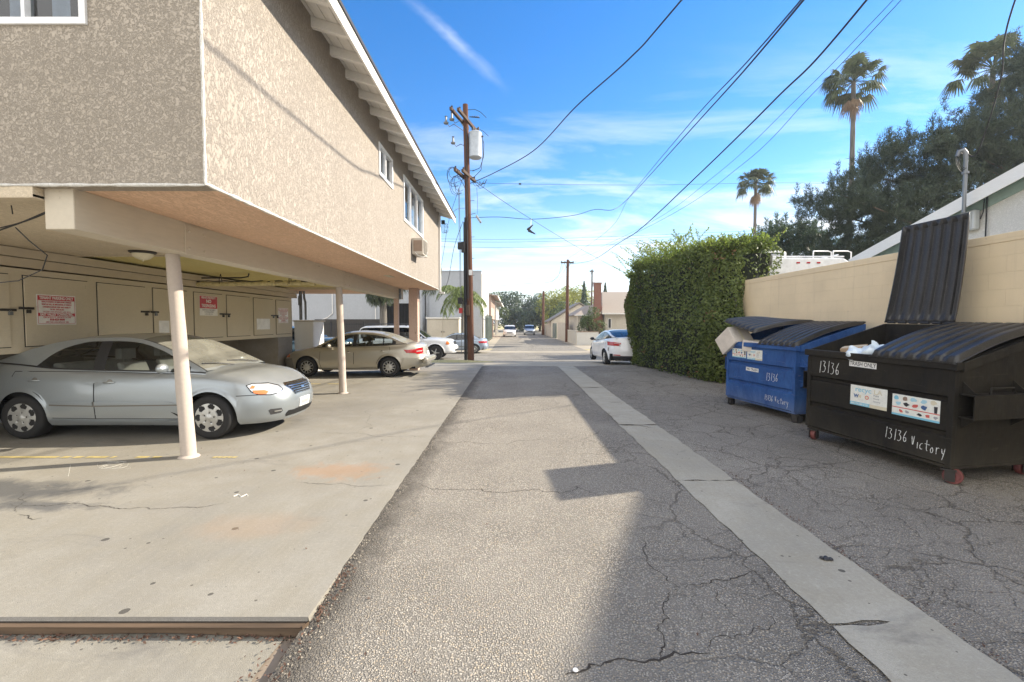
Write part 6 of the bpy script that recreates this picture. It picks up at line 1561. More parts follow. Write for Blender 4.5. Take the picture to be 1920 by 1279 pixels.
# ---- broadleaf trees across the end of the alley
def tree(name, label, base, H_, rx, mat, seed, n=2600, sz=.22, low=.18, grp='trees across the end of the alley', lob=9):
    r = random.Random(seed); e = empty(name, base, 0, label, 'tree', grp)
    lobes = [(Vector((r.uniform(-.62, .62) * rx, r.uniform(-.6, .6) * rx, H_ * r.uniform(low + .16, .84))), rx * r.uniform(.34, .56)) for _ in range(lob)] + [(Vector((0, 0, H_ * .84)), rx * .45)]
    C = []; Nn = []
    for _ in range(n):
        c, q = r.choice(lobes); d = Vector((r.gauss(0, 1), r.gauss(0, 1), r.gauss(0, 1))).normalized(); p = c + d * q * (r.uniform(.65, 1.08) + .15 * vn(c + d * q, 1.5)); p.z = min(p.z, H_); C.append(p[:]); Nn.append((d.x, d.y, d.z + .3))
    add_leaves('crown', np.array(C), np.array(Nn), sz, mat, e)
    tr = MB(); tr.tube([(0, 0, 0), (.1, 0, H_ * .3), (0, .1, H_ * .6)], [.3, .22, .1], 8); tk = tr.build('trunk', 'bark', e, smooth=60)
    for c, q in lobes[:5]: lb = MB(); lb.tube([(0, 0, H_ * .28), c * .6 + Vector((0, 0, H_ * .1)), c], [.12, .08, .03], 5); lb.build('limb', 'bark', tk)
    return e
kinds = ['dark rounded tree', 'mid green bushy tree', 'yellow green leafy tree']
spec = [(-14, 116, 10.5, 5, 0), (-7.5, 118, 10.2, 5, 0), (-1.5, 112, 9.6, 4.6, 0), (3.2, 118, 9.2, 4.4, 0), (7.5, 122, 9.8, 4.6, 0), (12, 116, 9.0, 4.4, 1), (9.5, 104, 9.2, 3.8, 2), (13, 108, 10.6, 4.2, 2), (10.8, 96, 6.4, 3.4, 1), (6.6, 108, 6.8, 3.6, 1), (17, 112, 9.8, 4.6, 2), (-3.8, 104, 9.0, 3.6, 1), (22, 118, 8.5, 5, 1), (0.6, 108, 5.6, 3.6, 0), (4.0, 106, 4.6, 3.2, 0), (28, 118, 8, 5, 0), (14.5, 92, 6.0, 3.6, 1)]
where = ['behind the left buildings', 'over the left building roof', 'left of the alley end above the minivan', 'straight above the white minivan', 'between the two distant minivans', 'behind the low pole on the right', 'just right of the short pole', 'behind the second pole top', 'above the cream garage gable', 'above the grey minivan', 'behind the cream garage roof', 'at the left buildings end', 'behind the tall conifer', 'low behind the white minivan', 'low between the distant minivans', 'behind the brick chimney', 'beside the cream garage eave']
for i, (x, y, h, rr_, k) in enumerate(spec):
    tree(['broadleaf_tree'] * 3 and 'broadleaf_tree', kinds[k] + ' ' + where[i], (x, y, -.45), h, rr_, ['tree_dark', 'tree_mid', 'tree_yellow'][k], 20 + i, 2600, .24, .02 if h < 7 else .12)
def conifer(base, H_, rr_, label, seed):
    r = random.Random(seed); e = empty('conifer', base, 0, label, 'tree', 'pointed conifers behind the houses'); C = []; Nn = []
    for _ in range(2200):
        f = r.random() ** .8; layer = (f * 9) % 1; q = rr_ * (1 - f) ** .8 * (1 - .4 * layer); a = r.uniform(0, 6.283); rad = q * r.uniform(.4, 1.05); C.append((rad * math.cos(a), rad * math.sin(a), H_ * (.12 + .88 * f))); Nn.append((math.cos(a), math.sin(a), .4))
    add_leaves('crown', np.array(C), np.array(Nn), .17, 'tree_dark', e); tr = MB(); tr.tube([(0, 0, 0), (0, 0, H_ * .95)], [.2, .03], 6); tr.build('trunk', 'bark', e); return e
conifer((14.2, 90, -.45), 10.2, 1.6, 'pointed conifer standing left of the brick chimney', 1); conifer((20.4, 100, -.45), 10.8, 1.5, 'pointed conifer top peeking just right of the brick chimney', 2)
# small climbing bush at the chimney house
tree('shrub', 'loose shrub growing against the chimney of the cream house', (7.9, 44.2, -.45), 3.6, 1.35, 'tree_mid', 77, 2200, .09, .2, None, 6)
# ================================================================ LEFT BACKGROUND BUILDINGS
def houseobj(name, loc, label, cat='building'): return empty(name, loc, 0, label, cat)
def rb(mb, name, mats, root, par=None, **k):
    o = mb.build(name, mats, par or root, **k)
    if par is None: o.location = Vector(o.location) - root.location
    return o
gb = houseobj('apartment_building', (-3.0, 44, -.45), 'blue grey two storey stucco building across the street with a sunlit white side')
mb = MB(); wall(mb, (-8.3, 44, -.45), (1, 0, 0), (0, 0, 1), 5.35, 7.0, [(4.1, 4.5, 1.3, 2.9)], .2, (0, -1, 0)); rb(mb, 'wall', 'stucco_grey', gb)
mb = MB(); mb.box(-8.3, -3.16, 58, 58.2, -.45, 6.5); mb.box(-3.15, -2.95, 44.01, 58.2, 2.45, 6.5); mb.box(-3.15, -2.95, 47, 58.2, -.45, 2.44); rb(mb, 'wall', 'stucco_white', gb)
mb = MB(); mb.box(-8.3, -3.0, 44.05, 58, 6.40, 6.46); rb(mb, 'roof', 'roofing_dark', gb); mb = MB(); mb.box(-8.34, -2.92, 43.95, 44.25, 6.55, 6.63); rb(mb, 'coping', 'stucco_grey', gb)
mb = MB(); mb.tube([(-8.0, 43.95, -.4), (-8.0, 43.95, 6.3)], .05, 8); rb(mb, 'downpipe', 'stucco_grey', gb); mb = MB(); mb.tube([(-2.9, 44.4, 2.4), (-2.9, 44.4, 6.4)], .05, 8); rb(mb, 'downpipe', 'white_wood', gb)
g2 = houseobj('apartment_building', (-16, 43, -.45), 'pale blue grey building seen through the carport behind the black iron fence')
mb = MB(); wall(mb, (-30, 43, -.45), (1, 0, 0), (0, 0, 1), 21.55, 7.6, [(18.1, 20.3, 0, 3.9), (15.05, 16.1, 4.85, 5.7)], .2, (0, -1, 0)); mb.box(-30, -8.45, 52, 52.2, -.45, 7.1); mb.box(-8.6, -8.42, 43.21, 52, -.45, 7.1); rb(mb, 'wall', 'stucco_grey', g2)
mb = MB(); mb.box(-30, -8.45, 43.0, 52, 7.15, 7.3); rb(mb, 'roof', 'roofing_dark', g2); mb = MB(); mb.box(-29.9, -8.6, 43.6, 43.7, -.45, 7.0); rb(mb, 'dark_backing', 'arch_dark', g2)  # last box: black sheet added behind the openings, stands in for the unlit inside
for x in (-14.95,): o = window(g2, (x - g2.location.x, 43 - g2.location.y, 4.85), (1, 0, 0), (0, 0, 1), (0, -1, 0), 1.4 if x < -16 else 1.05, .85, 2, None, t=.06)
for i in range(16):
    mb = MB(); mb.tube([(-11.85 + i * .14, 43.05, -.4), (-11.85 + i * .14, 43.05, 3.4)], .015, 5)
    rb(mb, 'gate_bar', 'iron_black', g2)
mb = MB(); mb.tube([(-20.4, 42.93, 6.9), (-18.9 - .0, 42.93, 6.9)], .04, 6); mb.tube([(-16.9, 42.93, 5.2), (-16.9, 42.93, 2.5), (-17.4, 42.93, 2.1), (-19.6, 42.93, 1.3), (-19.6, 42.93, -.3)], .045, 6); mb.tube([(-12.85, 42.93, -.3), (-12.85, 42.93, 7.0)], .05, 6); rb(mb, 'downpipe', 'white_wood', g2)
# storage shed with double doors
sh = houseobj('shed', (-7.0, 41.5, -.45), 'cream shed with plain double doors against the blue grey wall', 'shed')
mb = MB(); mb.box(-7.75, -4.85, 41.5, 43.9, -.45, 1.98); rb(mb, 'wall', 'stucco_cream', sh); mb = MB(); mb.box(-7.85, -4.75, 41.4, 43.93, 1.98, 2.12); rb(mb, 'roof', 'white_wood', sh, bevel=.01)
for a, b in ((-7.6, -6.32), (-6.28, -5.0)):
    mb = MB(); mb.box(a, b, 41.455, 41.498, -.38, 1.88); d = rb(mb, 'door', 'stucco_cream', sh, bevel=.005)
    mb = MB(); k = b - .12 if a < -7 else a + .06; mb.box(k, k + .06, 41.42, 41.454, .75, .85); rb(mb, 'handle', 'dark_metal', sh)
# iron fence in the lot
for (x0, x1, y, lab) in ((-15.2, -10.6, 32.6, 'black iron bar fence seen through the carport'),):
    fe = houseobj('iron_fence', (x0, y, -.45), lab, 'fence'); mb = MB(); n = 38
    for z in (.15, 1.95): mb.box(0, x1 - x0, -.015, .015, z, z + .04)
    mb.build('rail', 'iron_black', fe)
    mb = MB()
    for i in range(n): xx = (x1 - x0) * i / (n - 1); mb.box(xx - .011, xx + .011, -.011, .011, .05, 2.1)
    mb.build('bars', 'iron_black', fe)
    for i in (0, 18, 37): mb = MB(); xx = (x1 - x0) * i / 37; mb.box(xx - .04, xx + .04, -.04, .04, 0, 2.15); mb.build('post', 'iron_black', fe)
mb = MB(); mb.box(-15.6, -10.4, 36, 36.2, -.45, 1.9); tag(mb.build('block_wall', 'dark_metal'), 'dark screen wall behind the iron bar fence', 'wall')
# grey-green gates along the far alley
ga = houseobj('iron_gate', (-2.6, 44.3, -.45), 'tall grey green iron bar gates along the left side of the far alley', 'gate')
for j in range(4):
    mb = MB(); y0 = j * 3.6
    for i in range(18): mb.box(-.015, .015, y0 + i * .19, y0 + i * .19 + .03, .1, 2.75)
    mb.box(-.02, .02, y0, y0 + 3.4, .15, .20); mb.box(-.02, .02, y0, y0 + 3.4, 2.6, 2.66); mb.build('gate_leaf', 'iron_green', ga)
    mb = MB(); mb.box(-.07, .07, y0 + 3.42, y0 + 3.56, 0, 2.95); mb.build('post', 'iron_green', ga)
# further left-side buildings
def leftblock(y0, y1, x, z1, wallm, lab, eave, roofm):
    e = houseobj('apartment_building', (x, y0, -.45), lab); mb = MB(); mb.box(-9, 0, 0, y1 - y0, 2.6, z1 + .45); mb.box(-9, -1.2, .1, y1 - y0 - .1, 0, 2.6); mb.build('wall', wallm, e)
    mb = MB(); mb.prism([(.9, -.5, z1 + .25), (-9, -.5, z1 + 2.2), (-9, -.5, z1 + 2.35), (.9, -.5, z1 + .42)], (0, y1 - y0 + 1, 0)); mb.build('roof', roofm, e)
    mb = MB(); mb.box(.9, .95, -.5, y1 - y0 + .5, z1 + .20, z1 + .46); mb.build('fascia', 'white_wood', e)
    for k in range(int((y1 - y0) / 3.4)):
        mb = MB(); mb.box(-.05, .012, 1.2 + k * 3.4, 2.6 + k * 3.4, 4.0, 5.1); w_ = mb.build('window', 'white_vinyl', e); mb = MB(); mb.box(.013, .016, 1.27 + k * 3.4, 2.53 + k * 3.4, 4.08, 5.02); mb.build('pane', 'glass_dark', w_)
        mb = MB(); mb.box(-.15, 0, .2 + k * 3.4, .4 + k * 3.4, 0, 2.6); mb.build('post', wallm, e)
leftblock(60, 72, -2.75, 5.2, 'stucco_pink', 'pinkish two storey building with white eave beyond the blue grey building', True, 'trim_brown')
leftblock(74, 90, -2.6, 4.9, 'stucco_white', 'white two storey building with bright eave at the far left of the alley', True, 'shingle')
# ================================================================ RIGHT BACKGROUND HOUSES
def along_wall(name, x, y0, y1, h, mat, lab, th=.18, cat='wall'):
    mb = MB(); mb.box(x, x + th, y0, y1, -.45, h - .45); mb.box(x - .02, x + th + .02, y0 - .01, y1 + .01, h - .45, h - .38); return tag(mb.build(name, mat), lab, cat)
along_wall('garden_wall', 6.0, 42.6, 49.5, 1.25, 'stucco_cream', 'low cream garden wall at the foot of the second pole')
fwl = houseobj('garden_wall', (6.0, 42.0, -.45), 'low white wall with iron railing in front of the chimney house', 'wall')
mb = MB(); mb.box(0, 2.0, 0, .2, 0, 1.2); mb.box(2.0, 3.9, 0, .2, 0, .55); mb.box(3.9, 12, 0, .2, 0, 1.2); mb.build('wall', 'stucco_white', fwl)
mb = MB(); mb.box(-.03, 2.03, -.03, .23, 1.2, 1.27); mb.box(3.87, 12, -.03, .23, 1.2, 1.27); mb.build('coping', 'trim_brown', fwl)
mb = MB()
for i in range(15): mb.box(2.08 + i * .125, 2.10 + i * .125, .09, .11, .55, 1.15)
mb.box(2.0, 3.9, .085, .115, 1.1, 1.14); mb.build('railing', 'iron_black', fwl)
along_wall('garden_wall', 5.95, 50.5, 59, 2.0, 'stucco_cream', 'tall cream wall beside the far alley behind the second pole')
along_wall('garden_wall', 5.75, 70, 84, 1.8, 'stucco_tan', 'long tan wall at the far right side of the alley')
mb = MB(); mb.box(5.7, 5.9, 60.2, 64, -.45, 1.55); tag(mb.build('wooden_gate', 'iron_green'), 'green double gate in the wall by the cream garage', 'gate')
gr = houseobj('garage', (5.4, 65, -.45), 'cream garage with a grey shingled gable roof beside the far alley', 'garage')
mb = MB(); mb.prism([(.2, 0, 0), (8.2, 0, 0), (8.2, 0, 2.35), (4.2, 0, 4.75), (.2, 0, 2.35)], (0, 7, 0)); mb.build('wall', 'stucco_cream', gr)
mb = MB()
for s in (1, -1): mb.prism([(4.2, -.3, 4.85), (4.2 + s * 4.5, -.3, 2.15), (4.2 + s * 4.5, -.3, 2.30), (4.2, -.3, 5.0)], (0, 7.6, 0))
mb.build('roof', 'shingle_grey', gr); mb = MB(); mb.box(3.75, 4.7, -.04, -.002, 3.0, 3.7); w_ = mb.build('window', 'white_wood', gr)
for a in (3.8, 4.25):
    mb = MB(); mb.box(a, a + .4, -.05, -.041, 3.06, 3.64); mb.build('pane', 'glass_dark', w_)
ch = houseobj('brick_chimney_house', (6.7, 47.0, -.45), 'cream bungalow with red brick chimney and tan shingle roof', 'house')
mb = MB(); mb.box(.1, 3.2, 0, 8, 0, 2.9); mb.box(2.6, 14, -1.6, 8, 0, 3.05); mb.build('wall', 'stucco_cream', ch)
mb = MB()
mb.add([(2.2, -2.1, 2.98), (14.5, -2.1, 2.98), (14.5, 8.5, 2.98), (2.2, 8.5, 2.98), (3.2, 3.2, 5.45), (13, 3.2, 5.45)], [(0, 1, 5, 4), (1, 2, 5), (2, 3, 4, 5), (3, 0, 4), (3, 2, 1, 0)])
mb.add([(-.3, -.5, 2.85), (3.4, -.5, 2.85), (3.4, 8.4, 2.85), (-.3, 8.4, 2.85), (1.5, 2.5, 3.95), (3.4, 2.5, 3.95), (3.4, 6, 3.95), (1.5, 6, 3.95)], [(0, 1, 5, 4), (3, 0, 4, 7), (2, 3, 7, 6), (4, 5, 6, 7), (3, 2, 1, 0)])
rf_ = mb.build('roof', 'shingle', ch); mb = MB(); mb.box(2.18, 14.5, -2.14, -2.08, 2.90, 3.02); mb.box(-.32, 2.2, -.53, -.48, 2.78, 2.88); mb.build('fascia', 'white_wood', ch)
mb = MB(); mb.prism([(1.55, -1.0, 0), (2.45, -1.0, 0), (2.45, -1.0, 3.2), (2.3, -1.0, 3.9), (2.3, -1.0, 6.0), (1.65, -1.0, 6.0), (1.65, -1.0, 3.9), (1.55, -1.0, 3.2)], (0, .7, 0)); mb.box(1.6, 2.35, -1.05, -.25, 6.0, 6.12); mb.build('chimney', 'brick', rf_)
mb = MB(); mb.box(8.5, 9.1, 0, .6, 4.3, 4.6); mb.build('roof_vent', 'trim_brown', rf_)
for (x0, x1, z0, z1, y) in ((.45, .75, 1.5, 2.4, 0), (1.05, 1.35, .9, 2.4, 0), (2.85, 3.2, 1.5, 2.5, -1.6), (3.6, 5.2, .2, 2.5, -1.6), (7, 8.6, 1.1, 2.4, -1.6)):
    mb = MB(); mb.box(x0, x1, y - .05, y - .002, z0, z1); w_ = mb.build('window', 'white_wood' if x0 != 3.6 else 'stucco_cream', ch)
    if x0 != 3.6: mb = MB(); mb.box(x0 + .06, x1 - .06, y - .056, y - .051, z0 + .06, z1 - .06); mb.build('pane', 'glass_dark', w_)
# ================================================================ POLES AND WIRES
p1 = empty('utility_pole', (-2.05, 21.7, g(21.7)), 0, 'tall reddish wooden utility pole with a grey transformer at the alley corner', 'pole')
zt = 12.05
mb = MB(); mb.tube([(.08, 0, 0), (.04, 0, 4), (-.04, 0, 8), (-.13, 0, zt)], [.165, .15, .135, .12], 18); mb.build('shaft', 'pole_red', p1, smooth=60)
mb = MB(); mb.tube([(-.13, -.10, 0), (-.15, -.10, 6.8)], .045, 8); mb.tube([(-.20, -.06, 0), (-.22, -.06, 6.6)], .025, 8); mb.tube([(-.02, -.19, 3.0), (-.08, -.18, 10.9)], .03, 6); mb.build('riser_conduit', 'cable_black', p1, smooth=50)
mb = MB(); mb.tube([(-.36, -.02, .4), (-.38, -.02, 5.0), (-.44, 0, 8.2)], .016, 6); mb.tube([(-.42, -.02, 3.5), (-.48, .02, 8.2)], .010, 6); mb.build('riser_cable', 'galv', p1)
for z, dx in ((11.25, 0), (8.75, .0)):
    for s in (-1, 1):
        mb = MB(); L_ = 1.35 if z > 10 else .85; c = Vector((-.12 + s * .15, 0, z)); ax = Vector((.26, .96, -.0)).normalized(); sd = Vector((ax.y, -ax.x, 0))
        cc = c + ax * (.0 if s > 0 else -.35 if z > 10 else -.3)
        fm = frame(cc, ax, sd); LL = L_ * (1 if s > 0 else .8); mb.box(-LL, LL, -.055, .055, -.07, .07, 0, fm); mb.build('crossarm', 'pole_brown', p1, bevel=.01)
        for k in (-.85, .85):
            p = cc + ax * LL * k; mb = MB(); mb.lathe([(.02, .07), (.05, .09), (.03, .12), (.05, .15), (.02, .19)], 10, p); mb.build('insulator', 'dark_metal', p1, smooth=60)
for (dy, z) in ((-1.0, 11.05), (.9, 11.0)):
    mb = MB(); a = Vector((.15, dy, z)); mb.tube([a, a + Vector((.45, .05, -.02))], .02, 6)
    for k in range(4): mb.lathe([(.01, 0), (.055, .02), (.01, .05)], 10, a + Vector((.12 + k * .08, 0, 0)), 'x')
    mb.build('insulator', 'dark_metal', p1, smooth=50)
    mb = MB(); mb.tube([a + Vector((-.1, 0, .3)), a + Vector((.25, 0, .32)), a + Vector((.5, .05, .22)), a + Vector((.75, .1, .0))], .012, 5); mb.build('jumper_wire', 'cable_black', p1)
for (x, dy, z) in ((-.95, -.6, 11.0), (-.75, .3, 10.45), (-.70, -.5, 11.2)):
    mb = MB(); mb.lathe([(.0, -.10), (.10, -.09), (.12, -.03), (.05, .0), (.04, .22), (.07, .24), (0, .26)], 12, (x, dy, z)); mb.tube([(x, dy, z), (x + .15, dy, z - .22), (x + .35, dy, z - .1), (-.2, dy * .4, z - .25)], .018, 5); mb.build('fuse_cutout', 'galv', p1, smooth=50)
tr_ = MB(); tr_.lathe([(0, 0), (.27, .0), (.30, .03), (.30, 1.12), (.31, 1.14), (.29, 1.17), (.20, 1.22), (0, 1.23)], 26, (.34, -.05, 8.95 + .62)); t_ = tr_.build('transformer', 'transformer_grey', p1, smooth=40)
mb = MB(); mb.box(-.1, .06, -.08, .02, 9.85, 9.95); mb.box(-.1, .06, -.08, .02, 10.45, 10.55)
for k in (-.12, .14): mb.lathe([(.05, 0), (.035, .08), (.05, .12), (.03, .2)], 10, (.34 + k, -.1, 10.78))
mb.lathe([(.04, 0), (.04, .09)], 10, (.62, -.1, 10.55), 'x'); mb.build('bushing', 'dark_metal', t_, smooth=50)
mb = MB(); mb.tube([(.66, -.1, 10.5), (.74, -.1, 10.2), (.72, -.1, 9.6), (.55, -.1, 9.1), (.2, -.1, 8.95)], .014, 6); mb.tube([(.68, -.1, 10.4), (.70, -.1, 9.7), (.60, -.1, 9.0), (.3, -.1, 8.7), (.1, -.1, 8.6)], .014, 6); mb.build('lead_wire', 'cable_black', t_)
rw_ = random.Random(9)
for k in range(9):
    mb = MB(); a = Vector((rw_.uniform(-.75, -.15), rw_.uniform(-.4, .4), rw_.uniform(8.2, 9.0))); q = rw_.uniform(.15, .35)
    mb.tube([a + Vector((q * math.cos(t), .1 * math.sin(2 * t), q * 1.3 * math.sin(t))) for t in lin(0, 5.2, 12)], .010, 4); mb.build('wire_loop', 'cable_black', p1)
for k in range(6):
    mb = MB(); a = Vector((rw_.uniform(.2, .55), rw_.uniform(-.3, .5), 8.45)); mb.tube([a, a + Vector((.1, 0, -.15)), a + Vector((.28, 0, -.1)), a + Vector((.35, .1, .1))], .010, 4); mb.build('wire_loop', 'cable_black', p1)
mb = MB(); mb.tube([(-.1, -.05, 6.9), (.1, -.1, 6.95), (.35, -.12, 7.0)], .015, 6); o = mb.build('lamp_arm', 'galv', p1); fm = frame((.48, -.12, 6.72), (.55, 0, -.83), (0, 1, 0)); mb = MB(); mb.box(-.20, .20, -.10, .10, -.045, .045, 0, fm); mb.build('street_lamp_head', 'sign_grey', o, bevel=.02)
mb = MB(); mb.tube([(.42, -.12, 6.95), (.43, -.1, 7.6), (.40, -.1, 8.2)], .008, 5); mb.build('lamp_wire', 'cable_black', o)
for (x, z, h, w_, m_) in ((-.36, 5.3, .32, .13, 'cable_black'), (-.22, 5.15, .5, .10, 'cable_black'), (-.36, 2.75, .30, .14, 'cable_black'), (-.34, 2.3, .26, .11, 'lamp_red'), (-.02, 2.2, .5, .10, 'pole_brown')):
    mb = MB(); mb.box(x - w_, x + w_ * .6, -.3, -.12, z, z + h); mb.build('terminal_box', m_, p1, bevel=.015)
mb = MB(); mb.box(.02, .18, -.20, -.185, 4.1, 4.35); mb.build('pole_tag', 'plate_white', p1)
for z in (3.2, 4.1, 4.9, 5.9, 7.6, 9.0): mb = MB(); mb.tube([(-.05, 0, z), (.28, -.05, z + .01)], .010, 5); mb.build('step_bolt', 'dark_metal', p1)
def pole(loc, H_, r_, label, arm=None, mat='pole_brown', armz=.3):
    e = empty('utility_pole', loc, 0, label, 'pole'); mb = MB(); mb.tube([(0, 0, 0), (.02, 0, H_ * .5), (0.06, 0, H_)], [r_ * 1.2, r_, r_ * .8], 12); mb.build('shaft', mat, e, smooth=60)
    if arm:
        mb = MB(); mb.box(-arm, arm, -.06, .06, H_ - armz - .08, H_ - armz + .06); a_ = mb.build('crossarm', 'pole_brown', e); mb = MB(); mb.tube([(-arm * .55, -.07, H_ - armz), (0, -.12, H_ - armz - .75)], .02, 5); mb.tube([(arm * .55, -.07, H_ - armz), (0, -.12, H_ - armz - .75)], .02, 5); mb.build('brace', 'dark_metal', e)
        for k in (-.9, -.35, .35, .9): mb = MB(); mb.lathe([(.03, 0), (.05, .06), (.02, .14)], 8, (arm * k, 0, H_ - armz + .06)); mb.build('insulator', 'dark_metal', e)
    return e
pole((5.95, 49.3, -.45), 8.85, .17, 'second wooden pole with a single crossarm behind the cream walls', .70, 'pole_red')
pole((5.25, 77, -.45), 7.4, .22, 'short reddish pole without a crossarm by the far tan wall', None, 'pole_red')
p4 = pole((12.2, 70, -.45), 10.2, .13, 'slender distant pole just left of the brick chimney', .3, 'pole_brown')
mb = MB(); mb.lathe([(.22, 0), (.22, .7), (0, .75)], 12, (.35, 0, 7.6)); mb.build('transformer', 'transformer_grey', p4)
def wire(label, pts, r_=.012, seg=14, mat='cable_black', name='utility_wire', grp='overhead wires'):
    pts = [Vector(p) for p in pts]; out = []
    n = len(pts)
    for i in range(n - 1):
        p0, p1_, p2, p3 = pts[max(i - 1, 0)], pts[i], pts[i + 1], pts[min(i + 2, n - 1)]
        for k in range(seg):
            f = k / seg; out.append(.5 * ((2 * p1_) + (-p0 + p2) * f + (2 * p0 - 5 * p1_ + 4 * p2 - p3) * f * f + (-p0 + 3 * p1_ - 3 * p2 + p3) * f ** 3))
    out.append(pts[-1]); mb = MB(); mb.tube(out, r_, 6); return tag(mb.build(name, mat, smooth=60), label, 'wire', grp)
wire('thick black cable swooping from the transformer pole up over the alley', [(-1.95, 21.6, 8.15), P(925, 325, Y=19.5), P(1000, 283, Y=16), P(1080, 200, Y=12.3), P(1180, 110, Y=10.2), P(1278, 0, Y=8.4), (5.6, 1.5, 8.6), (8.2, -6, 10.5)], .016)
wire('black cable from the transformer pole sagging past the hanging shoes to the bundled wires', [(-2.0, 21.6, 6.55), P(935, 407, Y=21.8), P(1000, 411, Y=22.2), P(1075, 404, Y=22.6), P(1115, 393, Y=22.9), P(1150, 393, Y=23.1), P(1180, 370, Y=23.2), P(1300, 238, Y=11), P(1505, 2, Y=5), (2.3, -2, 4.7)], .013)
wire('thin wire from the second pole joining the sagging cable', [(5.95, 49.2, 8.45), P(1140, 432, Y=34), P(1180, 370, Y=23.4), P(1290, 236, Y=11), P(1500, 2, Y=5.1), (2.4, -3, 4.8)], .009)
wire('thickest black cable rising from the second pole to the upper right', [(6.0, 49.2, 7.9), P(1110, 488, Y=41), P(1160, 456, Y=30), P(1200, 430, X=6.0), P(1300, 337, X=6.0), P(1450, 190, X=6.0), P(1625, 0, X=6.0), (6.0, 0, 9.3)], .019)
wire('first hair thin wire right of the thickest cable', [(6.3, 49.2, 8.3), P(1200, 428, X=6.6), P(1340, 330, X=6.9), P(1500, 180, X=7), P(1675, 0, X=7)], .006)
wire('second hair thin wire right of the thickest cable', [(6.4, 49.2, 8.0), P(1230, 418, X=7.0), P(1390, 310, X=7.2), P(1520, 180, X=7.4), P(1690, 0, X=7.4)], .007)
wire('thin wire running from the transformer pole down to the hedge', [(-1.85, 21.7, 8.35), P(940, 375, Y=24), P(996, 411, Y=26.4), P(1080, 462, Y=32), (9.6, 40, 6.1)], .012)
wire('horizontal hair thin wire with a small splice behind the transformer pole', [(-1.9, 21.8, 8.25), P(975, 345, Y=22), P(1200, 347, Y=24), P(1550, 345, Y=28), (26, 33, 10.5)], .007)
mb = MB(); mb.box(-.06, .06, -.03, .03, -.03, .03); tag(mb.build('wire_splice', 'cable_black', loc=P(975, 345, Y=22)), 'tiny black splice box on the horizontal hair thin wire', 'splice')
for k, (y0, y1, lb) in enumerate(((447, 443, 'upper'), (452, 448, 'middle'), (462, 458, 'lowest'))):
    wire(lb + ' of the three level wires crossing the street behind the pole', [P(780, y0, Y=33), P(960, y0 + 2, Y=33), P(1165, y1, Y=33), P(1500, y1 - 14, Y=33)], .009)
wire('wavy drooping wire left of the short far pole', [P(912, 534, Y=60), P(935, 536, Y=60), P(1000, 531, Y=55), P(1025, 530, Y=53), P(1045, 520, Y=51), (5.4, 49.3, 8.2)], .016)
wire('faint straight wire above the distant trees', [P(905, 527, Y=75), P(1040, 520, Y=75), P(1107, 516, Y=72)], .012)
wire('left wire dropping from the second pole to the short pole', [(5.5, 49.4, 8.2), P(1050, 512, Y=58), (5.2, 77, 6.9)], .014)
wire('right wire dropping from the second pole to the short pole', [(5.9, 49.4, 7.7), P(1046, 528, Y=62), (5.3, 77, 6.0)], .014)
wire('dark service cable hanging steeply down to the weatherhead', [(7.2, 5, 9.8), P(1907, -10, Y=8.4), P(1878, 140, Y=10.6), P(1858, 215, Y=11.7), P(1830, 290, Y=12.7), (12.68, 12.93, 6.42)], .015)
wire('slack cable from the pole to the apartment roof corner', [(-2.2, 21.6, 7.0), (-2.3, 19, 6.3), (-2.35, 16.9, 5.45)], .010)
wire('drop cable from the pole bowing behind the apartment eave', [(-2.3, 21.6, 8.4), (-3.0, 22, 6.6), (-3.3, 22, 4.9), (-3.5, 22, 3.9)], .010)
wire('second drop cable falling steeply left of the pole', [(-2.3, 21.6, 6.4), (-2.75, 21.8, 5.2), (-3.1, 22, 3.6), (-3.6, 22.2, 2.7)], .012)
mb = MB()
for k in range(3): mb.tube([(-2.45 + .05 * k + .07 * math.cos(q), 16.42, 5.0 + .17 * math.sin(q)) for q in lin(0, 6.0, 14)], .007, 5)
mb.box(-2.52, -2.40, 16.37, 16.46, 5.15, 5.28)
tag(mb.build('cable_coil', 'cable_black', smooth=60), 'coiled service cables hanging at the apartment roof corner', 'cable')
# shoes over the wire
sp_ = P(996, 411, Y=26.4)
sh_ = empty('hanging_shoes', sp_, 0, 'pair of shoes slung over the thin wire between the poles', 'shoes'); sh_.scale = (1.25,) * 3
for k, (dx, dz, ry_, rz2) in enumerate(((-.02, -.42, -.9, .2), (.0, -.62, .35, .1))):
    mb = MB()
    fm = Matrix.Translation((dx, .04 * k, dz)) @ Matrix.Rotation(ry_, 4, 'Y')
    rings = [(-.16, .05, .10), (-.13, .065, .13), (-.06, .06, .12), (.02, .058, .085), (.10, .06, .065), (.17, .05, .05), (.20, .02, .03)]
    vs = []
    for x, w_, h_ in rings:
        for q in range(10): a = 6.283 * q / 10; vs.append(fm @ Vector((x, w_ * math.cos(a), h_ * (.5 + .5 * math.sin(a)))))
    mb.add(vs, [(i * 10 + j, i * 10 + (j + 1) % 10, (i + 1) * 10 + (j + 1) % 10, (i + 1) * 10 + j) for i in range(6) for j in range(10)] + [tuple(range(10)), tuple(range(60, 70))])
    o = mb.build('shoe', 'interior_dark', sh_, smooth=60)
    mb = MB(); mb.tube([(0, 0, .02), (dx * 1.5, .04 * k, dz + .12)], .008, 4); mb.build('lace', 'chalk', sh_)
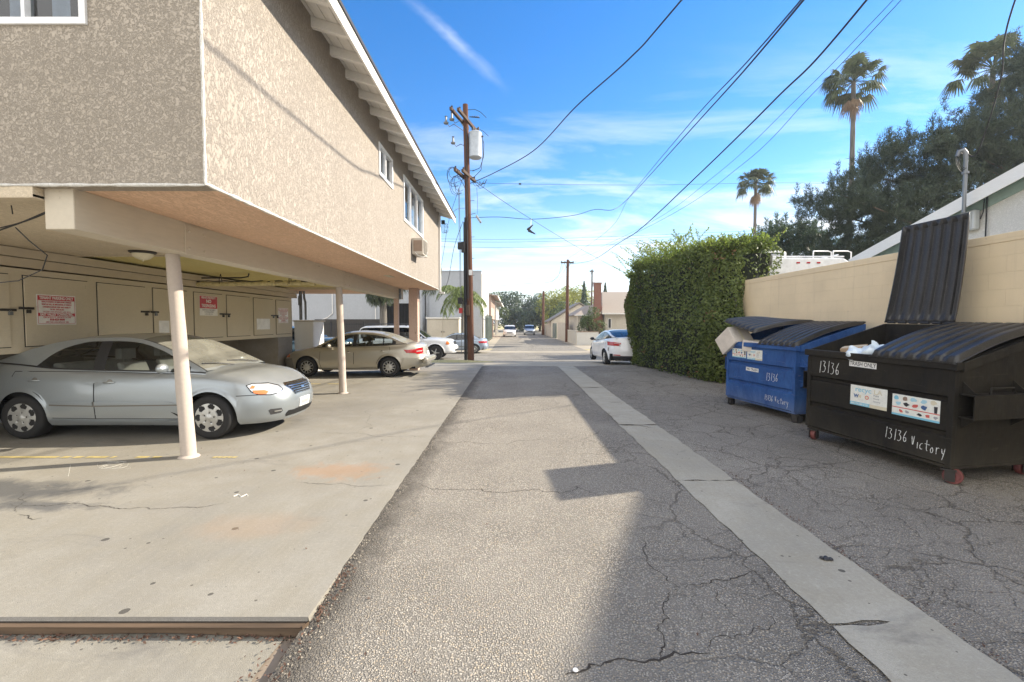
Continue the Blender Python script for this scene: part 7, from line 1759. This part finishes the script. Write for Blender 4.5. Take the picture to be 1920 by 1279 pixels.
# ================================================================ SMALL THINGS ON THE GROUND
C = []; Nn = []
for _ in range(900):
    if random.random() < .55: x = random.uniform(-4.4, -1.15); y = 2.415 - abs(random.gauss(0, .028)); z = -.079
    else: y = random.uniform(1.2, 3.0); x = -1.13 + abs(random.gauss(0, .05)) * (1 if y > 2.46 else 0) + (random.gauss(-.03, .07) if y <= 2.46 else 0); z = za(max(x, -1.1), y) + .006 if x > -1.12 else -.078
    C.append((x, y, z + random.uniform(.002, .014))); Nn.append((0, 0, 1.6))
lo = add_leaves('leaf_litter', np.array(C), np.array(Nn), .013, 'leaf_dry', None, .42, .7); tag(lo, 'dry reddish leaves gathered along the slab edge', 'leaves', kind='stuff')
C = []; Nn = []
for _ in range(800):
    k = random.random()
    if k < .5: y = random.uniform(8, 17.2); x = random.uniform(4.3, 5.9); 
    elif k < .8: y = random.uniform(1.5, 5); x = 2.33 + abs(random.gauss(0, .05))
    else: y = random.uniform(2, 12); x = random.uniform(-6, 3)
    C.append((x, y, (za(x, y) if x > -1.1 else 0) + .006)); Nn.append((0, 0, 2))
lo = add_leaves('fallen_leaves', np.array(C), np.array(Nn), .010, 'leaf_dry', None, .5, .5); tag(lo, 'scattered small fallen leaves on the alley and by the hedge foot', 'leaves', kind='stuff')
# loose stones of the broken asphalt edge
mb = MB(); r = random.Random(31)
for _ in range(1500):
    y = 1.2 + 8 * r.random() ** 1.8; x = -1.12 + abs(r.gauss(0, .045)); s = r.uniform(.003, .010); z = za(x, y) + s * .3
    vs = [(x + s * r.uniform(.6, 1.2) * a, y + s * r.uniform(.6, 1.2) * b, z + s * r.uniform(.4, .9) * c) for a, b, c in ((1, 0, 0), (0, 1, 0), (-1, 0, 0), (0, -1, 0), (0, 0, 1))]
    mb.add(vs, [(0, 1, 4), (1, 2, 4), (2, 3, 4), (3, 0, 4)], 0 if r.random() < .6 else 1)
simple('stone_dark', (.10, .09, .08), .9); simple('stone_pale', (.34, .30, .24), .9)
tag(mb.build('gravel', ['stone_dark', 'stone_pale']), 'loose crumbled asphalt stones along the slab edge', 'gravel', kind='stuff')
mb = MB(); p = P(1079, 1260, Z=-.02)
mb.lathe([(.011, 0), (.014, .003), (.011, .006), (0, .007)], 16, (p.x, p.y, za(p.x, p.y) + .002)); tag(mb.build('bottle_cap', 'sign_white', smooth=40), 'small white cap lying on the asphalt at the bottom of the alley', 'cap')
mb = MB(); p = P(1548, 1054, Z=-.02)
for k, (dx, dy, s) in enumerate(((0, 0, .022), (.03, -.005, .018), (-.02, .012, .014), (.012, .016, .016))): mb.lathe([(s, 0), (s * .9, .008), (s * .4, .014), (0, .015)], 7, (p.x + dx, p.y + dy, za(p.x, p.y) + .013))
tag(mb.build('debris', 'ink_black', smooth=20), 'dark lump of debris on the pale concrete strip', 'debris')

# the air of a hazy afternoon
b = NB('haze_air'); b.t.nodes.remove(b.p); pv = b.t.nodes.new('ShaderNodeVolumePrincipled'); pv.inputs['Color'].default_value = (.86, .91, 1, 1); pv.inputs['Density'].default_value = .0006; pv.inputs['Anisotropy'].default_value = .3
b.link(pv.outputs[0], b.out.inputs['Volume'])
mb = MB(); mb.box(-410, 410, -40, 1510, -1.8, 24.5); tag(mb.build('haze', 'haze_air'), kind='stuff', label='thin pale afternoon haze lying over the whole street')
